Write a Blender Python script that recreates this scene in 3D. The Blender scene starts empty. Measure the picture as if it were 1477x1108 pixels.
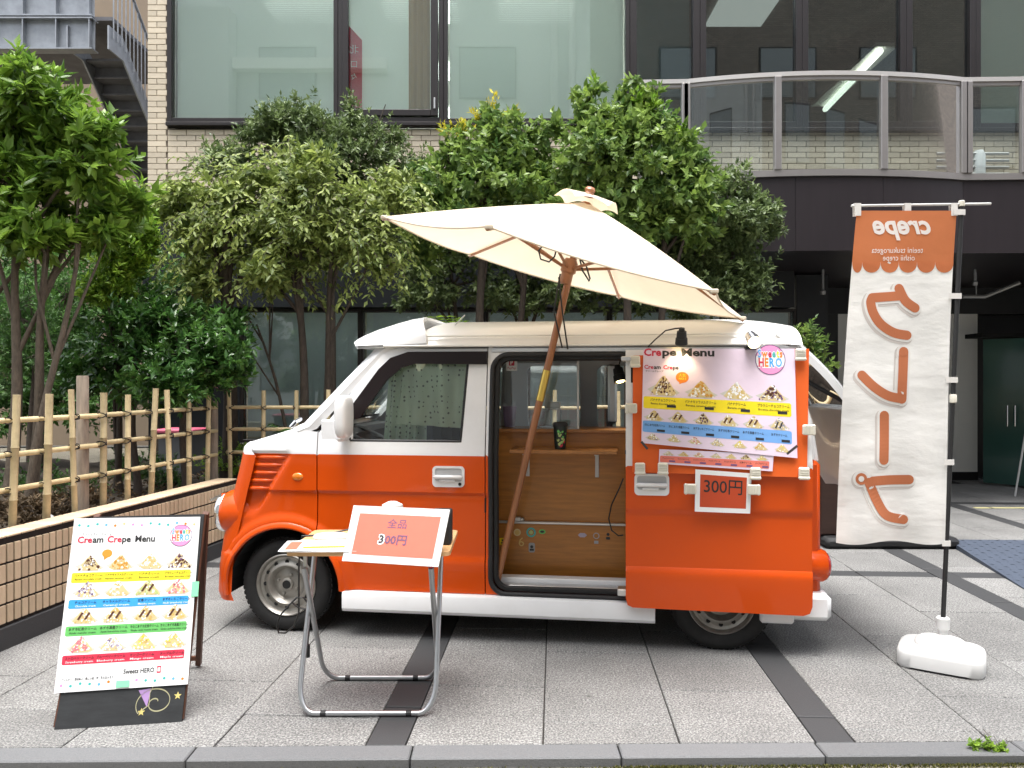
import bpy, math, random
import numpy as np
from mathutils import Vector, Matrix
from mathutils.geometry import delaunay_2d_cdt

# ------------------------------------------------------------------ camera, sky, sun, exposure
scene = bpy.context.scene
C = scene.collection
R = math.radians
CAM_H = 1.40
FPX = 1109.0                                   # focal length in photograph pixels (1477 wide)
cam_d = bpy.data.cameras.new('camera'); cam = bpy.data.objects.new('camera', cam_d); C.objects.link(cam)
cam.location = (0, 0, CAM_H); cam.rotation_euler = (R(90), 0, 0)
cam_d.sensor_width = 36.0; cam_d.lens = FPX / 1477 * 36; cam_d.clip_start = 0.05; cam_d.clip_end = 2000
scene.camera = cam
SUN_EL, SUN_AZ = 80, 190                        # azimuth clockwise from +Y (the way the camera looks)
world = bpy.data.worlds.new('World'); scene.world = world; world.use_nodes = True
wn = world.node_tree.nodes; wl = world.node_tree.links
sky = wn.new('ShaderNodeTexSky'); sky.sky_type = 'NISHITA'; sky.sun_disc = False
sky.sun_elevation = R(SUN_EL); sky.sun_rotation = R(SUN_AZ); sky.air_density = 1.0; sky.dust_density = 4.0; sky.ozone_density = 1.0
hs = wn.new('ShaderNodeHueSaturation'); hs.inputs['Saturation'].default_value = 0.35
bg = wn['Background']; bg.inputs['Strength'].default_value = 0.15
wl.new(sky.outputs[0], hs.inputs['Color']); wl.new(hs.outputs[0], bg.inputs['Color'])
sun_d = bpy.data.lights.new('sun', 'SUN'); sun_d.energy = 1.5; sun_d.angle = R(38); sun_d.color = (1.0, 0.975, 0.94)
sun = bpy.data.objects.new('sun', sun_d); C.objects.link(sun); sun.location = (0, -3, 20)
_sd = Vector((math.sin(R(SUN_AZ)) * math.cos(R(SUN_EL)), math.cos(R(SUN_AZ)) * math.cos(R(SUN_EL)), math.sin(R(SUN_EL))))
sun.rotation_euler = _sd.to_track_quat('Z', 'Y').to_euler()
vs = scene.view_settings
vs.view_transform = 'Standard'; vs.look = 'None'; vs.gamma = 1.0; vs.use_curve_mapping = False
vs.exposure = 1.62
scene.cycles.max_bounces = 8; scene.cycles.transparent_max_bounces = 16

# ------------------------------------------------------------------ helpers
rng = random.Random(7)
nrg = np.random.default_rng(11)
I4 = Matrix.Identity(4)
MW = {}                                         # object name -> world matrix of the thing it belongs to

def at(px, py, Y):                              # photograph pixel on a plane at distance Y
    return Vector(((px - 738.5) / FPX * Y, Y, CAM_H - (py - 554) / FPX * Y))
def gnd(px, py, z=0.0):                         # photograph pixel on the ground
    t = (CAM_H - z) * FPX / (py - 554)
    return Vector(((px - 738.5) / FPX * t, t, z))

MATS = {}
def mat(name, col, rough=0.5, metal=0.0, var=0.0, vscale=6.0, bump=0.0, bscale=60.0, coat=0.0, spec=0.5,
        emit=None, estr=0.0, transl=0.0, rand=0.0, stretch=None, dirt=0.0, dscale=3.0, dcol=(0.1, 0.09, 0.08), sheen=0.0, island=False):
    m = bpy.data.materials.new(name); m.use_nodes = True
    nt = m.node_tree; n = nt.nodes; l = nt.links
    b = n['Principled BSDF']
    b.inputs['Base Color'].default_value = (*col, 1); b.inputs['Roughness'].default_value = rough
    b.inputs['Metallic'].default_value = metal; b.inputs['Coat Weight'].default_value = coat
    b.inputs['Coat Roughness'].default_value = 0.06; b.inputs['Specular IOR Level'].default_value = spec
    b.inputs['Sheen Weight'].default_value = sheen
    if emit: b.inputs['Emission Color'].default_value = (*emit, 1); b.inputs['Emission Strength'].default_value = estr
    tc = n.new('ShaderNodeTexCoord'); vec = tc.outputs['Object']
    if stretch:
        mp = n.new('ShaderNodeMapping'); mp.inputs['Scale'].default_value = stretch
        l.new(vec, mp.inputs['Vector']); vec = mp.outputs[0]
    colout = None
    if var or rand or dirt:
        hsv = n.new('ShaderNodeHueSaturation'); hsv.inputs['Color'].default_value = (*col, 1)
        add = n.new('ShaderNodeMath'); add.operation = 'ADD'; add.inputs[0].default_value = 1.0; add.inputs[1].default_value = 0
        v = add.outputs[0]
        if var:
            nz = n.new('ShaderNodeTexNoise'); nz.inputs['Scale'].default_value = vscale; nz.inputs['Detail'].default_value = 6
            nz.inputs['Roughness'].default_value = 0.65
            l.new(vec, nz.inputs['Vector'])
            mr = n.new('ShaderNodeMapRange'); mr.inputs['From Min'].default_value = 0.25; mr.inputs['From Max'].default_value = 0.75
            mr.inputs['To Min'].default_value = -var; mr.inputs['To Max'].default_value = var
            l.new(nz.outputs['Fac'], mr.inputs['Value']); l.new(mr.outputs[0], add.inputs[1])
        if rand:
            oi = n.new('ShaderNodeObjectInfo'); src = oi.outputs['Random']
            if island:
                ge = n.new('ShaderNodeNewGeometry'); ad = n.new('ShaderNodeMath'); ad.operation = 'ADD'
                l.new(src, ad.inputs[0]); l.new(ge.outputs['Random Per Island'], ad.inputs[1])
                fr = n.new('ShaderNodeMath'); fr.operation = 'FRACT'; l.new(ad.outputs[0], fr.inputs[0]); src = fr.outputs[0]
            mr2 = n.new('ShaderNodeMapRange'); mr2.inputs['To Min'].default_value = -rand; mr2.inputs['To Max'].default_value = rand
            l.new(src, mr2.inputs['Value'])
            a2 = n.new('ShaderNodeMath'); a2.operation = 'ADD'; l.new(v, a2.inputs[0]); l.new(mr2.outputs[0], a2.inputs[1]); v = a2.outputs[0]
        l.new(v, hsv.inputs['Value']); colout = hsv.outputs[0]
        if dirt:
            nd = n.new('ShaderNodeTexNoise'); nd.inputs['Scale'].default_value = dscale; nd.inputs['Detail'].default_value = 8; nd.inputs['Roughness'].default_value = 0.7
            l.new(tc.outputs['Object'], nd.inputs['Vector'])
            md = n.new('ShaderNodeMapRange'); md.inputs['From Min'].default_value = 0.5; md.inputs['From Max'].default_value = 0.72; md.inputs['To Max'].default_value = dirt
            l.new(nd.outputs['Fac'], md.inputs['Value'])
            mx = n.new('ShaderNodeMix'); mx.data_type = 'RGBA'; mx.inputs['B'].default_value = (*dcol, 1)
            l.new(md.outputs[0], mx.inputs['Factor']); l.new(colout, mx.inputs['A']); colout = mx.outputs['Result']
        l.new(colout, b.inputs['Base Color'])
    if bump:
        nb = n.new('ShaderNodeTexNoise'); nb.inputs['Scale'].default_value = bscale; nb.inputs['Detail'].default_value = 4
        l.new(vec, nb.inputs['Vector'])
        bp = n.new('ShaderNodeBump'); bp.inputs['Strength'].default_value = bump; bp.inputs['Distance'].default_value = 0.01
        l.new(nb.outputs['Fac'], bp.inputs['Height']); l.new(bp.outputs[0], b.inputs['Normal'])
    if transl:
        tr = n.new('ShaderNodeBsdfTranslucent'); tr.inputs['Color'].default_value = (*col, 1)
        if colout: l.new(colout, tr.inputs['Color'])
        ms = n.new('ShaderNodeMixShader'); ms.inputs[0].default_value = transl
        l.new(b.outputs[0], ms.inputs[1]); l.new(tr.outputs[0], ms.inputs[2]); l.new(ms.outputs[0], n['Material Output'].inputs['Surface'])
    MATS[name] = m
    return m

def glass(name, tint=(0.9, 0.95, 0.93), refl=0.08, rough=0.0):
    m = bpy.data.materials.new(name); m.use_nodes = True
    n = m.node_tree.nodes; l = m.node_tree.links
    n.remove(n['Principled BSDF'])
    t = n.new('ShaderNodeBsdfTransparent'); t.inputs[0].default_value = (*tint, 1)
    g = n.new('ShaderNodeBsdfGlossy'); g.inputs['Roughness'].default_value = rough; g.inputs['Color'].default_value = (1, 1, 1, 1)
    f = n.new('ShaderNodeFresnel'); f.inputs['IOR'].default_value = 1.45
    a = n.new('ShaderNodeMath'); a.operation = 'ADD'; a.use_clamp = True; a.inputs[1].default_value = refl
    ms = n.new('ShaderNodeMixShader')
    l.new(f.outputs[0], a.inputs[0]); l.new(a.outputs[0], ms.inputs[0]); l.new(t.outputs[0], ms.inputs[1]); l.new(g.outputs[0], ms.inputs[2])
    l.new(ms.outputs[0], n['Material Output'].inputs['Surface'])
    MATS[name] = m
    return m

def tag(o, label=None, cat=None, group=None, kind=None):
    if label: o['label'] = label
    if cat: o['category'] = cat
    if group: o['group'] = group
    if kind: o['kind'] = kind
    return o

def thing(name, label, cat, loc=(0, 0, 0), rotz=0.0, group=None, M=None):
    o = bpy.data.objects.new(name, None); C.objects.link(o); o.empty_display_size = 0.1
    if M is None: M = Matrix.Translation(loc) @ Matrix.Rotation(rotz, 4, 'Z')
    o.matrix_world = M; MW[o.name] = M.copy()
    tag(o, label, cat, group)
    return o

class MB:                                       # collects shapes, links them as one mesh
    def __init__(s, *mats):
        s.v = []; s.f = []; s.mi = []; s.mats = list(mats)
    def m(s, name):
        if name not in s.mats: s.mats.append(name)
        return s.mats.index(name)
    def add(s, verts, faces, mi=0):
        if isinstance(mi, str): mi = s.m(mi)
        b = len(s.v); s.v += [tuple(p) for p in verts]
        for f in faces: s.f.append(tuple(b + i for i in f)); s.mi.append(mi)
        return s
    def box(s, lo, hi, bev=0.0, mi=0, M=None):
        lo = Vector(lo); hi = Vector(hi); c = (lo + hi) / 2; h = (hi - lo) / 2
        if bev <= 0:
            vs_ = [Vector((c.x + x * h.x, c.y + y * h.y, c.z + z * h.z)) for x in (-1, 1) for y in (-1, 1) for z in (-1, 1)]
            fs = [(0, 1, 3, 2), (4, 6, 7, 5), (0, 4, 5, 1), (2, 3, 7, 6), (0, 2, 6, 4), (1, 5, 7, 3)]
        else:
            bev = min(bev, h.x * .95, h.y * .95, h.z * .95)
            vs_ = []; idx = {}
            for x in (-1, 1):
                for y in (-1, 1):
                    for z in (-1, 1):
                        for a in range(3):
                            d = [h.x, h.y, h.z]
                            for k in range(3):
                                if k != a: d[k] -= bev
                            idx[(x, y, z, a)] = len(vs_); vs_.append(Vector((c.x + x * d[0], c.y + y * d[1], c.z + z * d[2])))
            fs = []
            for a in range(3):
                b_, c_ = (a + 1) % 3, (a + 2) % 3
                for sg in (-1, 1):
                    q = []
                    for (p, r) in ((-1, -1), (1, -1), (1, 1), (-1, 1)):
                        k = [0, 0, 0]; k[a] = sg; k[b_] = p; k[c_] = r; q.append(idx[(*k, a)])
                    fs.append(tuple(q if sg > 0 else q[::-1]))
                for p in (-1, 1):
                    for r in (-1, 1):
                        k0 = [0, 0, 0]; k0[a] = -1; k0[b_] = p; k0[c_] = r
                        k1 = list(k0); k1[a] = 1
                        q = (idx[(*k0, b_)], idx[(*k1, b_)], idx[(*k1, c_)], idx[(*k0, c_)])
                        fs.append(q if p * r < 0 else q[::-1])
            for x in (-1, 1):
                for y in (-1, 1):
                    for z in (-1, 1):
                        q = (idx[(x, y, z, 0)], idx[(x, y, z, 1)], idx[(x, y, z, 2)])
                        fs.append(q if x * y * z > 0 else q[::-1])
        if M is not None: vs_ = [M @ p for p in vs_]
        return s.add(vs_, fs, mi)
    def tube(s, path, rad, n=8, mi=0, caps=True):
        path = [Vector(p) for p in path]; N = len(path)
        rads = rad if isinstance(rad, (list, tuple)) else [rad] * N
        vs_ = []; fs = []; ref = None
        for i, p in enumerate(path):
            t = (path[min(i + 1, N - 1)] - path[max(i - 1, 0)])
            if t.length < 1e-9: t = Vector((0, 0, 1))
            t.normalize()
            if ref is None: ref = t.orthogonal().normalized()
            ref = (ref - t * ref.dot(t))
            if ref.length < 1e-6: ref = t.orthogonal()
            ref.normalize(); bi = t.cross(ref)
            for k in range(n):
                a = 2 * math.pi * k / n
                vs_.append(p + (ref * math.cos(a) + bi * math.sin(a)) * rads[i])
        for i in range(N - 1):
            for k in range(n):
                k2 = (k + 1) % n
                fs.append((i * n + k, i * n + k2, (i + 1) * n + k2, (i + 1) * n + k))
        if caps:
            fs.append(tuple(range(n - 1, -1, -1))); fs.append(tuple((N - 1) * n + k for k in range(n)))
        return s.add(vs_, fs, mi)
    def lathe(s, prof, axis_o, axis_d, n=32, mi=0, up=None):   # prof: (radius, distance along the axis)
        o = Vector(axis_o); d = Vector(axis_d).normalized(); a = d.orthogonal().normalized(); b = d.cross(a)
        vs_ = []; fs = []
        for (r, h) in prof:
            for k in range(n):
                t = 2 * math.pi * k / n
                vs_.append(o + d * h + (a * math.cos(t) + b * math.sin(t)) * r)
        for i in range(len(prof) - 1):
            for k in range(n):
                k2 = (k + 1) % n
                fs.append((i * n + k, i * n + k2, (i + 1) * n + k2, (i + 1) * n + k))
        return s.add(vs_, fs, mi)
    def grid(s, fn, nu, nv, mi=0, close=False):  # fn(i/nu, j/nv) -> point
        vs_ = [fn(i / nu, j / nv) for i in range(nu + 1) for j in range(nv + 1)]
        fs = []
        for i in range(nu):
            for j in range(nv):
                a = i * (nv + 1) + j
                fs.append((a, a + nv + 1, a + nv + 2, a + 1))
        return s.add(vs_, fs, mi)
    def prism(s, poly, h0, h1, mi=0, ax=2):      # poly in the two other axes
        n = len(poly)
        def P(p, h): q = list(p); q.insert(ax, h); return q
        vs_ = [P(p, h0) for p in poly] + [P(p, h1) for p in poly]
        fs = [tuple(range(n))[::-1], tuple(range(n, 2 * n))] + [(i, (i + 1) % n, n + (i + 1) % n, n + i) for i in range(n)]
        return s.add(vs_, fs, mi)
    def build(s, name, parent=None, src=I4, smooth=None, label=None, cat=None, group=None, kind=None, mats=None, origin=None):
        V = np.array(s.v, dtype=np.float64)
        if parent is not None:
            Mw = MW[parent.name]
        else:
            if origin is None:
                lo = V.min(0); hi = V.max(0); c = Vector(((lo[0] + hi[0]) / 2, (lo[1] + hi[1]) / 2, lo[2]))
            else: c = Vector(origin)
            Mw = src @ Matrix.Translation(c)
        T = np.array(Mw.inverted() @ src)
        V = V @ T[:3, :3].T + T[:3, 3]
        me = bpy.data.meshes.new(name); me.from_pydata(V.tolist(), [], s.f)
        for k in (mats or s.mats): me.materials.append(MATS[k])
        me.polygons.foreach_set('material_index', s.mi)
        if smooth is not None:
            me.polygons.foreach_set('use_smooth', [True] * len(s.f))
            me.set_sharp_from_angle(angle=R(smooth))
        me.update()
        o = bpy.data.objects.new(name, me); C.objects.link(o)
        if parent is not None: o.parent = parent
        else: o.matrix_world = Mw
        MW[o.name] = Mw.copy()
        tag(o, label, cat, group, kind)
        return o

def copy_obj(o, loc, parent=None, rot=None):     # shares the mesh; location in the thing's coordinates
    c = o.copy(); C.objects.link(c); c.parent = parent; c.location = loc
    if rot is not None: c.rotation_euler = rot
    MW[c.name] = MW[o.name]
    return c

# --- writing: built-in font turned to flat mesh
_tx = {}
_tcu = bpy.data.curves.new('writing', 'FONT'); _tob = bpy.data.objects.new('writing', _tcu); C.objects.link(_tob)
def text2d(body, bold=0.0, res=2, shear=0.0, space=1.0):
    key = (body, bold, res, shear, space)
    if key not in _tx:
        _tcu.body = body; _tcu.offset = bold; _tcu.resolution_u = res; _tcu.shear = shear; _tcu.size = 1; _tcu.space_character = space
        bpy.context.view_layer.update()
        me = bpy.data.meshes.new_from_object(_tob.evaluated_get(bpy.context.evaluated_depsgraph_get()))
        v = np.array([tuple(q.co)[:2] for q in me.vertices]) if len(me.vertices) else np.zeros((0, 2))
        f = [tuple(p.vertices) for p in me.polygons]
        bpy.data.meshes.remove(me)
        _tx[key] = (v, f)
    return _tx[key]

class Sheet:                                    # flat print on a surface: fn(a, b) -> point, in metres from the lower left corner
    def __init__(s, fn, nrm, step=0.0007):
        s.fn = fn; s.n = Vector(nrm).normalized(); s.step = step; s.mb = MB()
    def P(s, a, b, layer): return Vector(s.fn(a, b)) + s.n * s.step * layer
    def poly(s, pts, col, layer=1): s.mb.add([s.P(a, b, layer) for a, b in pts], [tuple(range(len(pts)))], col)
    def rect(s, a0, b0, a1, b1, col, layer=1, r=0.0):
        if r <= 0: s.poly([(a0, b0), (a1, b0), (a1, b1), (a0, b1)], col, layer)
        else:
            pts = []
            for (cx, cy, t0) in ((a1 - r, b1 - r, 0), (a0 + r, b1 - r, 90), (a0 + r, b0 + r, 180), (a1 - r, b0 + r, 270)):
                for k in range(5):
                    t = R(t0 + k * 22.5); pts.append((cx + r * math.cos(t), cy + r * math.sin(t)))
            s.poly(pts, col, layer)
    def disc(s, a, b, r, col, layer=1, n=20, ry=None):
        ry = ry or r
        s.poly([(a + r * math.cos(2 * math.pi * k / n), b + ry * math.sin(2 * math.pi * k / n)) for k in range(n)], col, layer)
    def ring(s, a, b, r0, r1, col, layer=1, n=40):
        vs_ = [s.P(a + q * math.cos(2 * math.pi * k / n), b + q * math.sin(2 * math.pi * k / n), layer) for q in (r0, r1) for k in range(n)]
        s.mb.add(vs_, [(k, (k + 1) % n, n + (k + 1) % n, n + k) for k in range(n)], col)
    def stroke(s, pts, w, col, layer=1, cap=True):
        pts = [Vector((p[0], p[1])) for p in pts]; N = len(pts); L = []; Rr = []
        for i, p in enumerate(pts):
            t = (pts[min(i + 1, N - 1)] - pts[max(i - 1, 0)]).normalized(); nn = Vector((-t.y, t.x)) * w / 2
            L.append(p + nn); Rr.append(p - nn)
        V_ = [s.P(p.x, p.y, layer) for p in L + Rr]
        s.mb.add(V_, [(i, N + i, N + i + 1, i + 1) for i in range(N - 1)], col)
        if cap:
            for p in (pts[0], pts[-1]): s.disc(p.x, p.y, w / 2, col, layer + 0.1, 14)
    def text(s, body, a, b, h, col, layer=2, bold=0.0, width=None, align='L', res=2, mirror=False, shear=0.0):
        v, f = text2d(body, bold, res, shear)
        if not len(v): return 0
        w0 = v[:, 0].max() - v[:, 0].min(); k = h
        kx = (width / w0) if width else k
        wd = w0 * kx
        x0 = a - (0 if align == 'L' else wd / 2 if align == 'C' else wd)
        vv = []
        for q in v:
            x = (q[0] - v[:, 0].min()) * kx
            if mirror: x = wd - x
            vv.append(s.P(x0 + x, b + q[1] * k, layer))
        s.mb.add(vv, f, col)
        return wd
    def build(s, name, parent, src=I4): return s.mb.build(name, parent, src)

# ------------------------------------------------------------------ materials
mat('granite_slab', (0.30, 0.288, 0.27), 0.75, var=0.0, rand=0.13, bump=0.0)
mat('granite_dark', (0.036, 0.037, 0.039), 0.7, var=0.25, vscale=180, rand=0.06, bump=0.15, bscale=200)
mat('joint', (0.035, 0.033, 0.03), 0.95, var=0.3, vscale=40)
mat('kerb_granite', (0.125, 0.128, 0.132), 0.7, var=0.25, vscale=220, rand=0.1, bump=0.2, bscale=150)
mat('rough_concrete', (0.17, 0.155, 0.12), 0.95, var=0.5, vscale=60, bump=0.8, bscale=90, dirt=0.7, dscale=4, dcol=(0.07, 0.075, 0.03))
mat('soil', (0.04, 0.03, 0.02), 0.95, var=0.5, vscale=30, bump=0.9, bscale=40)
mat('moss', (0.07, 0.08, 0.015), 0.95, var=0.5, vscale=60)
mat('van_orange', (0.62, 0.068, 0.0), 0.38, spec=0.2, coat=0.45, var=0.03, vscale=1.5)
mat('van_white', (0.76, 0.765, 0.77), 0.35, coat=0.5, var=0.02, vscale=2, dirt=0.12, dscale=5, dcol=(0.45, 0.42, 0.36))
mat('roof_cream_reflect', (0.76, 0.75, 0.71), 0.38, coat=0.4, var=0.03, vscale=2, dirt=0.15, dscale=4, dcol=(0.5, 0.44, 0.33))  # white roof paint with a cream reflection mixed into the colour
mat('black_rubber', (0.012, 0.012, 0.013), 0.6)
mat('tyre', (0.007, 0.007, 0.007), 0.75, var=0.4, vscale=25, dirt=0.2, dscale=10, dcol=(0.04, 0.036, 0.03))
mat('steel_rim', (0.33, 0.315, 0.285), 0.38, metal=0.75, var=0.12, vscale=10, dirt=0.4, dscale=14, dcol=(0.12, 0.10, 0.08))
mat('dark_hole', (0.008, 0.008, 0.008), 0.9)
mat('under_dark', (0.012, 0.012, 0.012), 0.9)
mat('chrome', (0.85, 0.85, 0.86), 0.08, metal=1.0)
mat('aluminium', (0.62, 0.62, 0.62), 0.35, metal=0.9, var=0.05)
mat('grey_plastic', (0.45, 0.46, 0.47), 0.45)
mat('white_plastic', (0.60, 0.60, 0.59), 0.4, var=0.03, dirt=0.1, dscale=8, dcol=(0.5, 0.48, 0.42))
mat('amber', (0.75, 0.19, 0.01), 0.15, coat=0.8)
mat('red_lens', (0.45, 0.01, 0.008), 0.15, coat=0.8)
mat('smoke_plastic', (0.012, 0.008, 0.008), 0.3, spec=.2)
mat('seat_dark', (0.03, 0.035, 0.05), 0.8)
mat('headliner', (0.25, 0.24, 0.22), 0.9)
mat('counter_wood', (0.40, 0.155, 0.022), 0.42, var=0.28, vscale=3.5, stretch=(1.2, 8, 14), coat=0.25, bump=0.05, bscale=12)
mat('frame_wood', (0.36, 0.15, 0.04), 0.45, var=0.3, vscale=5, stretch=(3, 3, 1), coat=0.2)
mat('pole_wood', (0.30, 0.115, 0.042), 0.42, var=0.25, vscale=7, stretch=(6, 6, 0.6), coat=0.3)
mat('brass', (0.72, 0.50, 0.12), 0.3, metal=0.9)
mat('canvas', (0.82, 0.71, 0.55), 0.85, var=0.05, vscale=5, transl=0.28, bump=0.35, bscale=4)
mat('canvas_seam', (0.72, 0.64, 0.52), 0.85, transl=0.3)
mat('cord_black', (0.012, 0.012, 0.012), 0.5)
mat('board_orange', (0.68, 0.10, 0.004), 0.6, var=0.04)
mat('poster_pink', (0.72, 0.60, 0.72), 0.5, var=0.03, vscale=3, bump=0.55, bscale=5)
mat('poster_white', (0.84, 0.85, 0.86), 0.35, var=0.02, vscale=3, bump=0.25, bscale=3)
mat('paper', (0.82, 0.82, 0.82), 0.6, bump=0.2, bscale=6)
for nm, c in dict(p_red=(0.55, 0.02, 0.06), p_black=(0.02, 0.02, 0.022), p_yellow=(0.82, 0.66, 0.01), p_yellow2=(0.85, 0.73, 0.03), p_blue=(0.16, 0.36, 0.72), p_blue2=(0.04, 0.33, 0.75),
                  p_green=(0.13, 0.48, 0.12), p_crimson=(0.62, 0.03, 0.07), p_salmon=(0.72, 0.18, 0.13), p_orange=(0.80, 0.22, 0.02), p_pink=(0.80, 0.28, 0.52), p_white=(0.86, 0.86, 0.86),
                  p_cream=(0.62, 0.50, 0.26), p_choco=(0.09, 0.03, 0.015), p_caramel=(0.58, 0.28, 0.03), p_crepe=(0.60, 0.42, 0.13), p_lilac=(0.40, 0.35, 0.45), p_matcha=(0.42, 0.50, 0.18), p_straw=(0.65, 0.18, 0.22), p_berry=(0.15, 0.08, 0.20),
                  p_grey=(0.35, 0.35, 0.36), p_teal=(0.05, 0.42, 0.40), p_skyblue=(0.12, 0.40, 0.80), p_brown=(0.52, 0.17, 0.05), p_shadow=(0.52, 0.45, 0.42), p_tint=(0.55, 0.54, 0.50), p_card=(0.50, 0.06, 0.015), p_cardpale=(0.62, 0.13, 0.08),
                  p_mauve=(0.14, 0.06, 0.12), p_chalkpurple=(0.38, 0.24, 0.48), p_chalkyellow=(0.62, 0.52, 0.18), p_chalk=(0.38, 0.36, 0.22)).items():
    mat(nm, c, 0.5, var=0.04, vscale=20)
mat('tape_green', (0.25, 0.75, 0.42), 0.4)
mat('tape_dark', (0.05, 0.045, 0.045), 0.5)
mat('clip_cream', (0.66, 0.63, 0.54), 0.45, var=0.1, rand=0.05)
mat('chalkboard', (0.022, 0.024, 0.026), 0.75, var=0.35, vscale=7, stretch=(1, 6, 6))
mat('sign_wood', (0.085, 0.03, 0.014), 0.55, var=0.3, stretch=(8, 8, 1))
mat('table_wood', (0.58, 0.34, 0.16), 0.45, var=0.12, vscale=5, stretch=(1, 8, 8), coat=0.2)
mat('tube_grey', (0.45, 0.46, 0.47), 0.32, metal=0.85, var=0.05)
mat('flag_white', (0.86, 0.845, 0.81), 0.8, var=0.03, vscale=3, transl=0.30, bump=0.7, bscale=6, stretch=(1, 1, 2.2))
mat('flag_brown', (0.60, 0.19, 0.07), 0.8, transl=0.30, var=0.04, bump=0.5, bscale=7)
mat('flag_mark', (0.54, 0.175, 0.075), 0.8, transl=0.2, var=0.04)
mat('flag_letter', (0.82, 0.80, 0.77), 0.8, transl=0.2)
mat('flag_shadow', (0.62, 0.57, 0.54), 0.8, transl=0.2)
mat('bamboo', (0.52, 0.42, 0.24), 0.5, var=0.2, vscale=8, rand=0.24, stretch=(3, 3, 3), dirt=0.3, dscale=6, dcol=(0.24, 0.19, 0.10))
mat('post_grey', (0.27, 0.22, 0.17), 0.85, var=0.35, vscale=8, stretch=(6, 6, 0.8), bump=0.3, bscale=20)
mat('twine', (0.015, 0.012, 0.01), 0.9)
mat('wall_tile', (0.56, 0.43, 0.29), 0.6, var=0.06, vscale=25, rand=0.10)
mat('mortar_dark', (0.020, 0.016, 0.014), 0.95)
mat('brick', (0.60, 0.52, 0.40), 0.7, var=0.08, vscale=15, rand=0.13, island=True)
mat('mortar', (0.16, 0.13, 0.105), 0.95)
mat('window_frame', (0.014, 0.010, 0.010), 0.4, var=0.2)
mat('fascia_plum', (0.018, 0.013, 0.016), 0.42, var=0.18, vscale=3, stretch=(5, 5, 0.4))
mat('facade_black', (0.010, 0.012, 0.016), 0.4, var=0.2)
mat('blind', (0.80, 0.85, 0.83), 0.6, transl=0.25)
mat('blind_blue', (0.64, 0.72, 0.80), 0.6, transl=0.4)
mat('room_grey', (0.30, 0.30, 0.28), 0.9)
mat('room_white', (0.80, 0.80, 0.76), 0.9, var=0.03)
mat('blind_backlight', (0.9, 0.9, 0.85), 0.5, emit=(0.95, 1.0, 0.95), estr=2.2)  # emission for the added panels that backlight the blinds
mat('tube_light', (0.9, 0.9, 0.85), 0.5, emit=(1.0, 0.95, 0.80), estr=1.6)
mat('panel_light', (0.9, 0.9, 0.85), 0.5, emit=(0.95, 0.95, 0.88), estr=0.25)
mat('rail_alu', (0.36, 0.34, 0.33), 0.38, metal=0.7, var=0.06)
mat('rail_light', (0.60, 0.58, 0.56), 0.38, metal=0.5)
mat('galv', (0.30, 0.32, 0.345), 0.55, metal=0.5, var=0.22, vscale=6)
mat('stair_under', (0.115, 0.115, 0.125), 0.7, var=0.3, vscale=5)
mat('beige_wall', (0.22, 0.17, 0.12), 0.9, var=0.08, vscale=2)
mat('door_green', (0.03, 0.085, 0.07), 0.15, coat=0.4)
mat('pipe_steel', (0.35, 0.36, 0.37), 0.4, metal=0.6)
mat('ramp_plate', (0.055, 0.07, 0.10), 0.6, var=0.12, vscale=12)
mat('cart_brown', (0.035, 0.016, 0.011), 0.45, var=0.25, vscale=4, stretch=(1, 8, 8))
mat('foil', (0.75, 0.77, 0.8), 0.2, metal=0.6, bump=1.0, bscale=20)
mat('bark', (0.062, 0.048, 0.037), 0.9, var=0.45, vscale=16, bump=0.7, bscale=45, stretch=(3, 3, 1))
mat('bark_pale', (0.12, 0.095, 0.07), 0.9, var=0.4, vscale=16, bump=0.7, bscale=45, stretch=(3, 3, 1))
mat('cup_black', (0.008, 0.017, 0.016), 0.35)
mat('lilac_plastic', (0.55, 0.40, 0.62), 0.4, transl=0.3)
mat('bulb_warm', (1, 0.9, 0.6), 0.3, emit=(1.0, 0.72, 0.30), estr=6.0)
mat('tape_yellow', (0.65, 0.60, 0.30), 0.7)
mat('bin_grey', (0.10, 0.105, 0.115), 0.5)
mat('bin_pink', (0.60, 0.12, 0.20), 0.5)
glass('glass_office', (0.93, 0.98, 0.96), 0.05)
glass('glass_dark', (0.62, 0.68, 0.68), 0.10)
glass('glass_rail', (0.80, 0.85, 0.84), 0.06)
glass('glass_van', (0.84, 0.88, 0.86), 0.02)
glass('glass_clear', (0.93, 0.95, 0.95), 0.02)

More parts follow.
